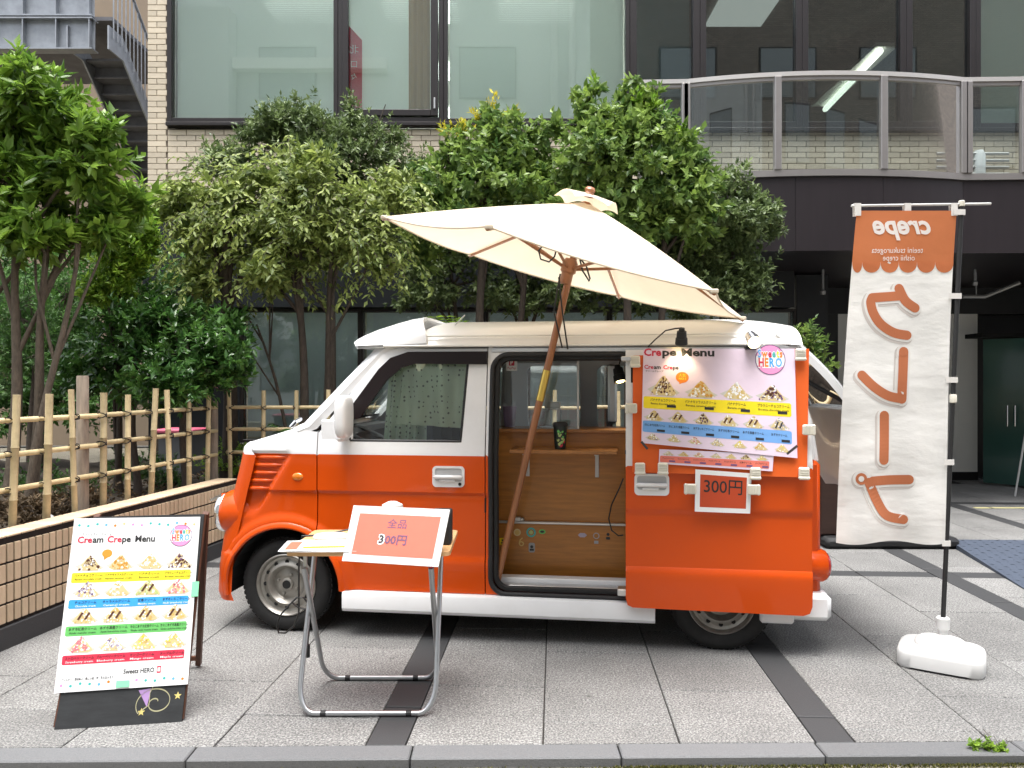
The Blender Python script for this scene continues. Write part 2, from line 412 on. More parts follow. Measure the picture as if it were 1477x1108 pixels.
def granite_nodes():                            # speckled flamed granite with faint stains
    m = MATS['granite_slab']; n = m.node_tree.nodes; l = m.node_tree.links; b = n['Principled BSDF']
    tc = n['Texture Coordinate']
    geo = n.new('ShaderNodeNewGeometry')
    hsv = [k for k in n if k.bl_idname == 'ShaderNodeHueSaturation'][0]
    v1 = n.new('ShaderNodeTexNoise'); v1.inputs['Scale'].default_value = 115; v1.inputs['Detail'].default_value = 3; v1.inputs['Roughness'].default_value = 0.8
    l.new(geo.outputs['Position'], v1.inputs['Vector'])
    rp = n.new('ShaderNodeValToRGB'); e = rp.color_ramp.elements
    e[0].position = 0.36; e[0].color = (0.06, 0.06, 0.06, 1); e[1].position = 0.64; e[1].color = (0.36, 0.357, 0.345, 1)
    x = e.new(0.5); x.color = (0.168, 0.167, 0.162, 1)
    l.new(v1.outputs['Fac'], rp.inputs['Fac']); l.new(rp.outputs[0], hsv.inputs['Color'])
    st = n.new('ShaderNodeTexNoise'); st.inputs['Scale'].default_value = 1.6; st.inputs['Detail'].default_value = 7; st.inputs['Roughness'].default_value = 0.7
    l.new(geo.outputs['Position'], st.inputs['Vector'])
    mr = n.new('ShaderNodeMapRange'); mr.inputs['From Min'].default_value = 0.3; mr.inputs['From Max'].default_value = 0.7; mr.inputs['To Min'].default_value = 0.72; mr.inputs['To Max'].default_value = 1.14
    l.new(st.outputs['Fac'], mr.inputs['Value'])
    mx = n.new('ShaderNodeMix'); mx.data_type = 'RGBA'; mx.blend_type = 'MULTIPLY'; mx.inputs['Factor'].default_value = 1
    vo = n.new('ShaderNodeTexVoronoi'); vo.inputs['Scale'].default_value = 3.2; l.new(geo.outputs['Position'], vo.inputs['Vector'])      # trodden gum and drip marks
    lt = n.new('ShaderNodeMapRange'); lt.inputs['From Min'].default_value = 0.035; lt.inputs['From Max'].default_value = 0.06; lt.inputs['To Min'].default_value = 0.62; lt.inputs['To Max'].default_value = 1.0
    l.new(vo.outputs['Distance'], lt.inputs['Value'])
    mu = n.new('ShaderNodeMath'); mu.operation = 'MULTIPLY'; l.new(lt.outputs[0], mu.inputs[0]); l.new(mr.outputs[0], mu.inputs[1])
    l.new(hsv.outputs[0], mx.inputs['A']); l.new(mu.outputs[0], mx.inputs['B']); l.new(mx.outputs['Result'], b.inputs['Base Color'])
    bp = n.new('ShaderNodeBump'); bp.inputs['Strength'].default_value = 0.25; bp.inputs['Distance'].default_value = 0.004
    l.new(v1.outputs['Fac'], bp.inputs['Height']); l.new(bp.outputs[0], b.inputs['Normal'])
granite_nodes()

def dotted(name, base, dot, scale):             # polka-dot cloth
    m = mat(name, base, 0.9, transl=0.25); n = m.node_tree.nodes; l = m.node_tree.links; b = n['Principled BSDF']
    tc = n['Texture Coordinate']
    vo = n.new('ShaderNodeTexVoronoi'); vo.inputs['Scale'].default_value = scale; vo.inputs['Randomness'].default_value = 0.35
    l.new(tc.outputs['Object'], vo.inputs['Vector'])
    lt = n.new('ShaderNodeMath'); lt.operation = 'LESS_THAN'; lt.inputs[1].default_value = 0.22; l.new(vo.outputs['Distance'], lt.inputs[0])
    mx = n.new('ShaderNodeMix'); mx.data_type = 'RGBA'; mx.inputs['A'].default_value = (*base, 1); mx.inputs['B'].default_value = (*dot, 1)
    l.new(lt.outputs[0], mx.inputs['Factor']); l.new(mx.outputs['Result'], b.inputs['Base Color'])
dotted('curtain_dots', (0.66, 0.78, 0.62), (0.05, 0.07, 0.06), 34)

def brick_far(name, c1, c2, mortar, sc):        # brickwork too far away to tell the pieces apart
    m = mat(name, c1, 0.8); n = m.node_tree.nodes; l = m.node_tree.links; b = n['Principled BSDF']
    tc = n['Texture Coordinate']; mp = n.new('ShaderNodeMapping'); mp.inputs['Rotation'].default_value = (R(90), 0, 0)
    l.new(tc.outputs['Object'], mp.inputs['Vector'])
    bk = n.new('ShaderNodeTexBrick'); bk.inputs['Scale'].default_value = sc; bk.inputs['Color1'].default_value = (*c1, 1); bk.inputs['Color2'].default_value = (*c2, 1)
    bk.inputs['Mortar'].default_value = (*mortar, 1); bk.inputs['Mortar Size'].default_value = 0.02; bk.inputs['Brick Width'].default_value = 0.5; bk.inputs['Row Height'].default_value = 0.15
    l.new(mp.outputs[0], bk.inputs['Vector']); l.new(bk.outputs['Color'], b.inputs['Base Color'])
brick_far('brick_opposite', (0.30, 0.25, 0.21), (0.20, 0.17, 0.145), (0.12, 0.11, 0.10), 2.1)

def leafmat(name, c_dark, c_light, transl=0.30, rough=0.45):
    m = bpy.data.materials.new(name); m.use_nodes = True; n = m.node_tree.nodes; l = m.node_tree.links; b = n['Principled BSDF']
    a = n.new('ShaderNodeAttribute'); a.attribute_name = 'tone'
    rp = n.new('ShaderNodeValToRGB'); e = rp.color_ramp.elements; e[0].color = (*c_dark, 1); e[1].color = (*c_light, 1)
    l.new(a.outputs['Fac'], rp.inputs['Fac']); l.new(rp.outputs[0], b.inputs['Base Color']); b.inputs['Roughness'].default_value = rough
    t = n.new('ShaderNodeBsdfTranslucent'); ms = n.new('ShaderNodeMixShader'); ms.inputs[0].default_value = transl
    l.new(rp.outputs[0], t.inputs['Color']); l.new(b.outputs[0], ms.inputs[1]); l.new(t.outputs[0], ms.inputs[2]); l.new(ms.outputs[0], n['Material Output'].inputs['Surface'])
    MATS[name] = m
leafmat('leaf_bright', (0.06, 0.14, 0.02), (0.32, 0.5, 0.07), 0.38, 0.38)
leafmat('leaf_gloss', (0.02, 0.075, 0.018), (0.12, 0.26, 0.05), 0.2, 0.28)
leafmat('leaf_weep', (0.07, 0.12, 0.025), (0.42, 0.50, 0.13), 0.4, 0.5)
leafmat('leaf_olive', (0.05, 0.09, 0.03), (0.25, 0.33, 0.12), 0.3, 0.45)
leafmat('leaf_blue', (0.055, 0.13, 0.035), (0.33, 0.46, 0.10), 0.38, 0.42)
leafmat('leaf_yellow', (0.30, 0.32, 0.02), (0.80, 0.66, 0.05), 0.35, 0.5)
leafmat('leaf_lime', (0.1, 0.22, 0.025), (0.38, 0.56, 0.07), 0.4, 0.4)
leafmat('leaf_fern', (0.03, 0.085, 0.02), (0.12, 0.26, 0.05), 0.35, 0.5)
leafmat('leaf_dry', (0.05, 0.035, 0.018), (0.15, 0.10, 0.05), 0.2, 0.8)

# ================================================================== THE SETTING
# ------------------------------------------------------------------ ground, paving, kerb
def struct(o): o['kind'] = 'structure'; return o
g = MB('rough_concrete'); g.grid(lambda a, b: (-150 + 300 * a, -150 + 300 * b, -0.06), 4, 4)
struct(g.build('ground'))
KY0, KY1, KS = 2.985, 2.872, 0.0143              # kerb: back edge, front edge at X = 0, slope
g = MB('rough_concrete')
def _rc(a, b):
    X = -6 + 14 * a; Y = (KY1 + KS * X) * b + (-0.9) * (1 - b)
    return (X, Y, -0.034 + 0.004 * math.sin(X * 9) * math.sin(Y * 13))
g.grid(_rc, 60, 20); struct(g.build('road', smooth=60))

A = R(3.22); E1 = Vector((math.cos(A), -math.sin(A))); E2 = Vector((math.sin(A), math.cos(A)))
def uv(s_, r_): p = E1 * s_ + E2 * r_; return (p.x, p.y)
def clip(poly, nx, ny, d):                       # keep nx*x + ny*y >= d
    out = []
    for i, p in enumerate(poly):
        q = poly[(i + 1) % len(poly)]; fp = nx * p[0] + ny * p[1] - d; fq = nx * q[0] + ny * q[1] - d
        if fp >= 0: out.append(p)
        if fp * fq < 0:
            t = fp / (fp - fq); out.append((p[0] + (q[0] - p[0]) * t, p[1] + (q[1] - p[1]) * t))
    return out
def area(p): return 0.5 * abs(sum(p[i][0] * p[(i + 1) % len(p)][1] - p[(i + 1) % len(p)][0] * p[i][1] for i in range(len(p))))
g = MB('joint'); g.add([(-3.6, KY0 - KS * 3.6, -0.012), (9, KY0 + KS * 9, -0.012), (9, 12.5, -0.012), (-3.6, 12.5, -0.012)], [(0, 1, 2, 3)])
pav = struct(g.build('pavement'))
WALL_A, WALL_B = Vector((-2.80, 3.15)), Vector((-2.325, 6.55))      # planter wall's foot, front face
WALL_C = Vector((2.35, 6.65))
_wd = (WALL_B - WALL_A).normalized(); _wn = Vector((_wd.y, -_wd.x))   # normal towards the paving
def slab(poly, m, name, gap=0.003, z=0.0):
    n = len(poly); cx = sum(p[0] for p in poly) / n; cy = sum(p[1] for p in poly) / n
    def ins(d):
        o = []
        for p in poly:
            v = Vector((p[0] - cx, p[1] - cy)); L = v.length; v *= max(0, (L - d * 1.41)) / L; o.append((cx + v.x, cy + v.y))
        return o
    a, b_ = ins(gap), ins(gap + 0.003)
    dz = rng.uniform(-0.0012, 0.0012); vs_ = [(*p, z - 0.010) for p in a] + [(*p, z - 0.003 + dz) for p in a] + [(*p, z + dz) for p in b_]
    fs = [(i, (i + 1) % n, n + (i + 1) % n, n + i) for i in range(n)] + [(n + i, n + (i + 1) % n, 2 * n + (i + 1) % n, 2 * n + i) for i in range(n)] + [tuple(range(2 * n, 3 * n))]
    mb = MB(m); mb.add(vs_, fs); return mb.build(name, pav)
PER, S0, SW, RL = 1.753, -0.658, 0.155, 0.84
cuts = []
for k in range(-2, 5):
    c0 = S0 + k * PER
    s0_ = c0 + SW / 2 if k >= 0 else c0 - SW / 2          # no dark band next to the planter wall
    if k >= 0: cuts.append((c0 - SW / 2, c0 + SW / 2, 'strip', k))
    for j in range(3):
        w = (c0 + PER - SW / 2 - s0_) / 3; cuts.append((s0_ + j * w, s0_ + (j + 1) * w, 'slab', k * 3 + j))
XS = [5.74, 9.25]                                 # dark cross strips
def put(poly, m, name):
    poly = clip(poly, -KS, 1, KY0 + 0.002)
    if len(poly) > 2: poly = clip(poly, _wn.x, _wn.y, WALL_A.dot(_wn) + 0.0)
    if len(poly) > 2: poly = clip(poly, -1, 0, -8.4)
    if len(poly) < 3 or area(poly) < 0.004: return
    cx = sum(p[0] for p in poly) / len(poly); cy = sum(p[1] for p in poly) / len(poly)
    if cy > 6.85 and cx < 2.3: return
    if cx > 0.72 * cy + 0.6: return               # outside the view to the right
    slab(poly, m, name)
for (a, b_, kind, k) in cuts:
    if kind == 'strip':
        r0 = 2.4
        while r0 < 11.8:
            put([uv(a, r0), uv(b_, r0), uv(b_, r0 + 0.9), uv(a, r0 + 0.9)], 'granite_dark', 'dark_slab'); r0 += 0.9
    else:
        off = 3.19 if k % 2 == 1 else 3.55
        rr = [off + i * RL for i in range(-2, 11)]
        marks = sorted(rr + XS + [x + SW for x in XS])
        for i in range(len(marks) - 1):
            p, q = marks[i], marks[i + 1]
            if q - p < 0.02: continue
            mid = (p + q) / 2; dark = any(x < mid < x + SW for x in XS)
            if q > 11.9: break
            put([uv(a, p), uv(b_, p), uv(b_, q), uv(a, q)], 'granite_dark' if dark else 'granite_slab', 'dark_slab' if dark else 'paving_slab')
# kerb stones
kj = [-3.2, -2.02, -1.215, -0.382, 0.410, 1.18, 1.95, 2.75, 3.6]
kerb = MB('joint'); kerb.add([(-3.2, KY1 - KS * 3.2 + .01, -0.05), (3.6, KY1 + KS * 3.6 + .01, -0.05), (3.6, KY0 + KS * 3.6, -0.05), (-3.2, KY0 - KS * 3.2, -0.05)], [(0, 1, 2, 3)])
kerb = struct(kerb.build('kerb'))
for i in range(len(kj) - 1):
    x0, x1 = kj[i] + 0.003, kj[i + 1] - 0.003
    y0 = KY1 + KS * (x0 + x1) / 2; y1 = KY0 + KS * (x0 + x1) / 2
    mb = MB('kerb_granite'); M_ = Matrix.Translation(((x0 + x1) / 2, (y0 + y1) / 2, 0)) @ Matrix.Rotation(math.atan(KS) + rng.uniform(-.002, .002), 4, 'Z')
    mb.box((-(x1 - x0) / 2, -(y1 - y0) / 2, -0.049), ((x1 - x0) / 2, (y1 - y0) / 2 - 0.003, 0.003), 0.005, M=M_)
    mb.build('kerb_stone', kerb)

# ------------------------------------------------------------------ tiled planter wall
pw = thing('planter_wall', 'low beige tiled planter wall with dark stone foot along the bamboo fence', 'wall', (WALL_A.x, WALL_A.y, 0))
TH, WT = 0.60, 0.16
def wall_run(a, b_, detail):
    d = (b_ - a).normalized(); nrm = Vector((d.y, -d.x)); L = (b_ - a).length
    M_ = Matrix(((d.x, -nrm.x, 0, a.x), (d.y, -nrm.y, 0, a.y), (0, 0, 1, 0), (0, 0, 0, 1)))   # x along, y inwards
    m = MB('mortar_dark'); m.box((0, 0.012, 0.11), (L, WT, TH - 0.008)); m.build('core', pw, M_)
    m = MB('granite_dark'); m.box((0, -0.006, -0.02), (L, WT + .01, 0.118), 0.004); m.build('stone_foot', pw, M_)
    if not detail:
        m = MB('wall_tile'); m.box((0, 0.004, 0.125), (L, 0.014, TH)); m.build('tile_face', pw, M_); m = MB('wall_tile'); m.box((0, .003, TH - .008), (L, WT, TH)); m.build('coping', pw, M_); return
    tw, th = 0.0515, 0.107; n = int(L / tw)
    proto = MB('wall_tile'); proto.box((0.006, 0, 0.006), (tw - 0.006, 0.014, th - 0.006), 0.0025); po = None
    cp = MB('wall_tile'); cp.box((0.004, 0.0, -0.012), (tw * 2 - 0.004, WT + 0.01, 0.0), 0.003); co = None
    inv = MW[pw.name].inverted()
    rot = Matrix.Rotation(math.atan2(d.y, d.x), 4, 'Z')
    count = 0; rest = MB('wall_tile')
    zs = [0.131 + k * th for k in range(4)]
    for i in range(n):
        for z in zs:
            p = inv @ M_ @ Vector((i * tw, 0, z))
            if count < 300:
                if po is None:
                    po = proto.build('tile', pw, M_ @ Matrix.Identity(4))
                    # rebuild locally: mesh about its own corner
                    me = po.data
                    sh = inv @ M_ @ Vector((0, 0, 0))
                    for v in me.vertices: v.co -= sh
                    po.location = p
                else: copy_obj(po, p, pw)
            else: rest.box((i * tw + .006, 0, z + .006), ((i + 1) * tw - .006, .014, z + th - .006), 0.0025)
            count += 1
    if rest.v: rest.build('far_tiles', pw, M_, kind='stuff')
    for i in range(n // 2):
        p = inv @ M_ @ Vector((i * tw * 2, 0, TH))
        if co is None:
            co = cp.build('coping_tile', pw, M_); sh = inv @ M_ @ Vector((0, 0, 0))
            for v in co.data.vertices: v.co -= sh
            co.location = p
        else: copy_obj(co, p, pw)
wall_run(WALL_A, WALL_B, True)
wall_run(WALL_B + Vector((0.001, 0.0)), WALL_C, False)
# planting bed
g = MB('soil')
def _soil(a, b):
    X = -9 + 11.2 * a; Y = 2.2 + 7.3 * b; xe = WALL_A.x + (Y - WALL_A.y) * _wd.x / _wd.y - 0.10
    z = 0.46 + 0.05 * math.sin(X * 3.1 + Y) * math.sin(Y * 2.3) + 0.03 * math.sin(7 * X + 5 * Y)
    if X > xe and Y < 6.74: X2 = xe; return (min(X, xe), Y, 0.44) if Y < 6.4 else (X, max(Y, 6.74), 0.44)
    return (X, Y, z)
g.grid(_soil, 90, 60); struct(g.build('planting_bed', smooth=60))

# ------------------------------------------------------------------ office building
FY = 9.70
bld = thing('office_building', 'cream brick office building with dark framed windows and glass balcony', 'building', (0, FY, 0))
def X_(px, Y=FY): return (px - 738.5) / FPX * Y
XL = X_(213); XR = 8.4
# mortar backing behind the bricks
m = MB('mortar')
m.box((XL, FY + 0.012, 3.66), (XR, FY + 0.22, 4.62)); m.box((XL, FY + .012, 4.62), (X_(242), FY + .22, 7.6)); m.box((XL, FY + .22, 3.0), (XL + .2, FY + 7, 7.6))
m.build('wall', bld)
m = MB('facade_black')
m.box((XL, FY - 0.14, 2.36), (X_(1140), FY + 0.25, 3.66)); m.box((XL, FY + 0.02, 0), (X_(345), FY + .25, 2.36)); m.box((X_(345), FY + .02, 0), (X_(1150), FY + .25, 0.62))
m.build('ground_floor_band', bld)
m = MB('facade_black'); m.box((X_(1150), FY + .02, 0), (X_(1195), FY + 1.9, 2.78)); m.build('dark_pier', bld)
# bricks
bw, bh = 0.237, 0.0715
spots = []
def region(x0, x1, z0, z1):
    r = 0; z = z0
    while z + bh * 0.6 < z1:
        x = x0 - (bw / 2 if r % 2 else 0)
        while x < x1 - 0.02:
            a, b_ = max(x, x0), min(x + bw, x1)
            if b_ - a > 0.03: spots.append((a, b_, z, min(z + bh, z1)))
            x += bw
        z += bh; r += 1
region(XL, X_(242), 3.68, 7.4); region(X_(242) + .001, XR, 3.68, 4.62)
def vis(s_):
    x = (s_[0] + s_[1]) / 2; p = 738.5 + FPX * x / FY; y = 554 - FPX * (s_[2] - CAM_H) / FY
    sc = 0
    if y < -5 or p > 1480: sc = -5
    if p < 245: sc += 3
    if 242 < p < 345: sc += 2.5
    if 555 < p < 640 and y < 230: sc += 2
    if 1010 < p < 1300 and y < 252: sc += 1.5
    if 900 < p < 1010: sc += .5
    return sc
spots.sort(key=lambda s_: -vis(s_))
rest = MB('brick'); shared = {}
for i, (a, b_, z0, z1) in enumerate(spots):
    if i < 300:
        key = (round(b_ - a, 3), round(z1 - z0, 3)); loc = (a, 0.0, z0)
        if key not in shared:
            mb = MB('brick'); mb.box((0, 0, 0.0035), (key[0] - 0.008, 0.03, key[1] - 0.0035), 0.003)
            o = mb.build('brick', bld, MW[bld.name]); o.location = loc; shared[key] = o
        else: copy_obj(shared[key], loc, bld)
    else: rest.box((a, FY, z0 + .0035), (b_ - .008, FY + .03, z1 - .0035), 0.003)
rest.build('far_bricks', bld, kind='stuff')
# windows
def window(x0, x1, z0, z1, fw, gl, blind=None, Y=FY, sill=True, pitch=0.027, part='window'):
    m = MB('window_frame')
    m.box((x0, Y - 0.03, z0), (x0 + fw, Y + 0.12, z1), 0.004); m.box((x1 - fw, Y - 0.03, z0), (x1, Y + 0.12, z1), 0.004)
    m.box((x0 + fw, Y - 0.028, z0), (x1 - fw, Y + 0.12, z0 + fw * 1.1), 0.004); m.box((x0 + fw, Y - 0.028, z1 - fw), (x1 - fw, Y + 0.12, z1), 0.004)
    w = m.build(part, bld)
    p = MB(gl); p.box((x0 + fw, Y + 0.03, z0 + fw * 1.1), (x1 - fw, Y + 0.036, z1 - fw)); p.build('pane', w)
    if sill:
        p = MB('window_frame'); p.box((x0 - .0, Y - 0.07, z0 - 0.05), (x1 + .0, Y + .05, z0 - .003), 0.005); p.build('sill', w)
    if blind:
        b_ = MB(blind); z = z0 + fw * 1.1 + 0.02
        while z < z1 - fw - 0.03:
            b_.add([(x0 + fw + .015, Y + 0.11, z + 0.004), (x1 - fw - .015, Y + 0.11, z + 0.004), (x1 - fw - .015, Y + 0.126, z + pitch * 1.42), (x0 + fw + .015, Y + 0.126, z + pitch * 1.42)], [(0, 1, 2, 3)]); z += pitch
        b_.build('blind_slats', w, kind='stuff')
    return w
Z2, ZT = 4.69, 7.3
window(X_(242), X_(488), Z2, ZT, 0.055, 'glass_office', 'blind')
w2 = window(X_(488) + .002, X_(640) - .002, Z2, ZT, 0.06, 'glass_office', 'blind')
sash = MB('window_frame'); a0, a1 = X_(495), X_(632)
for bx in (((a0, FY - .05, Z2 + .08), (a0 + .07, FY + .02, ZT - .07)), ((a1 - .09, FY - .05, Z2 + .08), (a1, FY + .02, ZT - .07)), ((a0 + .07, FY - .048, Z2 + .08), (a1 - .09, FY + .02, Z2 + .16))): sash.box(*bx, 0.005)
sash.build('sash', w2)
h = MB('grey_plastic'); h.box((a1 - .05, FY - .075, Z2 + .16), (a1 - .03, FY - .05, Z2 + .30), .004); h.build('handle', w2)
window(X_(640), X_(908), Z2, ZT, 0.05, 'glass_office', 'blind')
window(X_(908) + .002, X_(1009), 4.62, ZT, 0.085, 'glass_dark', 'blind')
window(X_(1009) + .002, X_(1156), 4.62, ZT, 0.075, 'glass_dark')
window(X_(1156) + .002, X_(1306), 4.62, ZT, 0.075, 'glass_dark')
window(X_(1306) + .002, X_(1406), 4.62, ZT, 0.075, 'glass_dark')
window(X_(1406) + .002, X_(1530), 4.62, ZT, 0.06, 'glass_office', 'blind')
gx = [X_(345), X_(519), X_(700), X_(880), X_(1060), X_(1150)]
for i in range(len(gx) - 1):
    window(gx[i] + (.002 if i else 0), gx[i + 1], 0.66, 2.35, 0.035, 'glass_office', 'blind_blue', Y=FY + 0.06, pitch=0.030)
# rooms behind the upper and lower windows
def room(x0, x1, y0, y1, z0, z1, mt, name):
    m = MB(mt)
    m.add([(x0, y0, z0), (x1, y0, z0), (x1, y1, z0), (x0, y1, z0), (x0, y0, z1), (x1, y0, z1), (x1, y1, z1), (x0, y1, z1)],
          [(0, 1, 2, 3), (7, 6, 5, 4), (3, 2, 6, 7), (0, 3, 7, 4), (1, 5, 6, 2)])
    return m.build(name, bld)
room(X_(912) + .081, 14, FY + .23, 19.5, 4.0, 7.0, 'room_grey', 'upper_room'); room(XL + .2, X_(912) - .001, FY + .23, 19.5, 4.0, 7.0, 'room_white', 'upper_room'); room(X_(345), X_(1150), FY + .3, 13, 0, 3.0, 'room_grey', 'lower_room')
m = MB('window_frame'); m.box((XL, FY, 7.3), (14, FY + .3, 9.5)); m.build('upper_band', bld)
for (x0, y0, x1, y1) in ((5.75, 12.0, 5.93, 14.56), (8.76, 15.0, 8.95, 17.3)):
    t = MB('tube_light'); t.tube([(x0, y0, 6.6), (x1, y1, 6.6)], 0.05, 8); o = t.build('ceiling_tube', bld)
    t = MB('room_white'); t.box((min(x0, x1) - .08, y0 - .02, 6.66), (max(x0, x1) + .08, y1 + .02, 6.72)); t.build('lamp_tray', bld)
for x0 in (-3.6, -1.9, -0.2):
    for y0 in (11.2, 13.4, 15.6):
        t = MB('blind_backlight'); t.box((x0, y0, 6.93), (x0 + 1.1, y0 + .6, 6.97)); t.build('ceiling_panel', bld)  # added glowing panels, light the upper blinds from behind
t = MB('room_white'); t.box((X_(912), FY + .24, 4.0), (X_(912) + .08, 19, 7.0)); t.build('added_light_stop', bld)  # unseen wall, added to keep the panel glow out of the right room
for x0 in (-2.6, -.9, .8, 2.5):
    t = MB('tube_light'); t.tube([(x0, 10.4, 2.7), (x0, 12.4, 2.7)], 0.06, 8); t.build('ceiling_tube', bld)  # added unseen tubes, brighten the ground floor blinds from behind
t = MB('panel_light'); t.box((3.0, 10.95, 6.93), (3.85, 11.9, 6.98)); t.build('ceiling_panel', bld)
# balcony
arc = []
def bz(p0, p1, p2, t): return p0 * (1 - t) ** 2 + p1 * 2 * t * (1 - t) + p2 * t * t
q0, q1, q2 = Vector((1.86, 8.2)), Vector((3.3, 7.78)), Vector((4.78, 8.15))
plan = [Vector((1.34, 8.22)), Vector((1.84, 8.2))] + [bz(q0, q1, q2, k / 16) for k in range(17)] + [Vector((4.83, 8.15)), Vector((5.41, 8.13)), Vector((7.0, 8.12))]
def strip_along(pts, z0, z1, t0, t1, mt, name, parent, closed=True):
    m = MB(mt); N = len(pts); ns = []
    for i in range(N):
        d = (pts[min(i + 1, N - 1)] - pts[max(i - 1, 0)]).normalized(); ns.append(Vector((d.y, -d.x)))
    vs_ = []
    for i, p in enumerate(pts):
        a, b_ = p + ns[i] * t0, p + ns[i] * t1
        vs_ += [(a.x, a.y, z0), (b_.x, b_.y, z0), (b_.x, b_.y, z1), (a.x, a.y, z1)]
    fs = []
    for i in range(N - 1):
        for k in range(4):
            k2 = (k + 1) % 4; fs.append((i * 4 + k, i * 4 + k2, i * 4 + 4 + k2, i * 4 + 4 + k))
    fs += [(3, 2, 1, 0), tuple(4 * N - 4 + k for k in range(4))]
    m.add(vs_, fs); return m.build(name, parent, smooth=30)
full = [Vector((1.34, FY)), ] + plan
# fascia panels with seams
segs = [(0, 3), (3, 8), (8, 13), (13, 18), (18, 22)]
fz0, fz1 = 2.785, 3.555
for (i0, i1) in segs:
    pts = plan[i0:i1 + 1]
    d0 = (pts[1] - pts[0]).normalized() * .003
    strip_along([pts[0] + d0] + pts[1:], fz0, fz1, -0.06, 0.0, 'fascia_plum', 'fascia_panel', bld)
strip_along([Vector((1.40, FY)), Vector((1.40, 8.16))], fz0, fz1, -0.06, 0.0, 'fascia_plum', 'fascia_side', bld)
bal = strip_along(plan, 3.558, 3.625, -0.07, 0.025, 'rail_alu', 'balcony_railing', bld)
strip_along(plan, 4.60, 4.645, -0.06, 0.02, 'rail_light', 'top_rail', bal)
strip_along(plan, 4.562, 4.598, -0.04, 0.004, 'rail_alu', 'upper_channel', bal)
for i, p in enumerate([plan[0], plan[1], plan[2], plan[7], plan[13], plan[18], plan[19], plan[20], plan[21]]):
    m = MB('rail_alu'); m.box((p.x - .035, p.y - .04, 3.627), (p.x + .035, p.y + .03, 4.597), .005); m.build('rail_post', bal)
for i0, i1 in ((0, 1), (2, 7), (7, 13), (13, 18), (19, 20), (20, 21)):
    strip_along(plan[i0:i1 + 1], 3.627, 4.56, -0.018, -0.010, 'glass_rail', 'glass_panel', bal)
m = MB('fascia_plum'); pp = [(p.x, p.y + .061) for p in plan] + [(7.0, FY + .2), (1.41, FY + .2)]
m.prism(pp, 3.45, 3.55); m.build('balcony_floor', bld)
m = MB('fascia_plum'); pp = [(p.x, p.y + .061) for p in plan] + [(9.0, 8.2), (9.0, 12.0), (X_(1150), 12.0), (X_(1150), FY + .3), (1.41, FY + .3)]
m.prism(pp, 2.80, 2.84); m.build('soffit', bld)
# white vents on the wall behind the balcony
for px in (1412,):
    m = MB('white_plastic'); q = at(px, 236, FY - .08); m.lathe([(0.0, .17), (.05, .16), (.075, .10), (.075, -.16), (0, -.16)], q, (0, 0, 1), 16); m.build('vent_cap', bld, smooth=40)
m = MB('rail_light')
for k in range(4):
    z = 4.02 + k * 0.085
    m.tube([(5.3, FY - .10, z), (6.2, FY - .10, z)], 0.02, 6)
m.build('wall_pipes', bld)
# covered passage under the balcony
m = MB('room_white'); m.box((4.75, 11.2, 0), (6.78, 11.35, 2.42)); m.build('passage_wall', bld)
m = MB('dark_hole'); m.box((4.75, 11.185, 0), (6.78, 11.199, 0.12)); m.build('skirting', bld)
m = MB('facade_black'); m.box((X_(1195), 11.2, 2.42), (10, 11.5, 3.0)); m.box((X_(1195), 11.2, 0), (4.749, 11.4, 2.419)); m.box((6.9, 11.6, 0), (10, 11.7, 2.6)); m.box((9.2, 8.2, 0), (9.3, 11.6, 2.8)); m.build('passage_dark_wall', bld)
dm = MB('door_green'); a = at(1418, 640, 10.7); a1 = at(1500, 640, 10.2)
dm.prism([(a.x, a.y), (a1.x, a1.y), (a1.x + .03, a1.y + .05), (a.x + .03, a.y + .05)], 0.03, 2.02); door = dm.build('glass_door', bld)
m = MB('chrome')
for px in (1453, 1464):
    q = at(px, 600, 10.35); m.tube([(q.x, q.y, q.z - .14), (q.x, q.y, q.z + .14)], 0.012, 8)
m.build('door_handle', door)
m = MB('dark_hole'); q = at(1404, 489, 10.7); m.box((q.x, 10.5, 2.04), (q.x + 1.3, 10.9, 2.10)); m.build('door_head', bld)
for pth, r_ in (([(1385, 388), (1477, 388)], .03), ([(1388, 428), (1420, 428), (1470, 408)], .025), ([(1240, 368), (1330, 368)], .02)):
    m = MB('pipe_steel'); m.tube([at(x, y, 9.6) for x, y in pth], r_, 8)
    q = at(pth[0][0] + 20, pth[0][1], 9.6); m.tube([q, (q.x, q.y, 2.79)], .008, 6); m.build('ceiling_pipe', bld, smooth=40)
for px, py in ((1187, 425), (1406, 412)):
    m = MB('pipe_steel'); q = at(px, py, 9.4); m.lathe([(.03, 0), (.035, .04), (.015, .06), (.015, 2.8 - q.z)], q, (0, 0, 1), 10); m.build('sprinkler', bld, smooth=40)

# ------------------------------------------------------------------ outside steel stair, left of the building
SY = 12.6
st = thing('steel_staircase', 'grey galvanised steel staircase with railing beside the brick corner', 'staircase', (-6.66, SY, 3))
sx0, sx1 = (126 - 738.5) / FPX * SY, (180 - 738.5) / FPX * SY
zt = at(126, 90, SY).z
for k in range(13):
    y = SY + 0.235 * k; z = zt - 0.19 * k
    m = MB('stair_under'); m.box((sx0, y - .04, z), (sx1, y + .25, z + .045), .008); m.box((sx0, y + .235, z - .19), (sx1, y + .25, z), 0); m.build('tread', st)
m = MB('galv'); m.prism([(SY - .55, zt + .35), (SY - .12, zt + .35), (SY + 3.05, zt - 2.25), (SY + 3.05, zt - 2.6), (SY - .1, zt - .02), (SY - .55, zt - .02)], sx1 + .004, sx1 + .03, ax=0); m.build('stringer', st)
m = MB('galv'); m.prism([(SY - .55, zt + .35), (SY - .12, zt + .35), (SY + 3.05, zt - 2.25), (SY + 3.05, zt - 2.6), (SY - .1, zt - .02), (SY - .55, zt - .02)], sx0 - .03, sx0 - .004, ax=0); m.build('stringer', st)
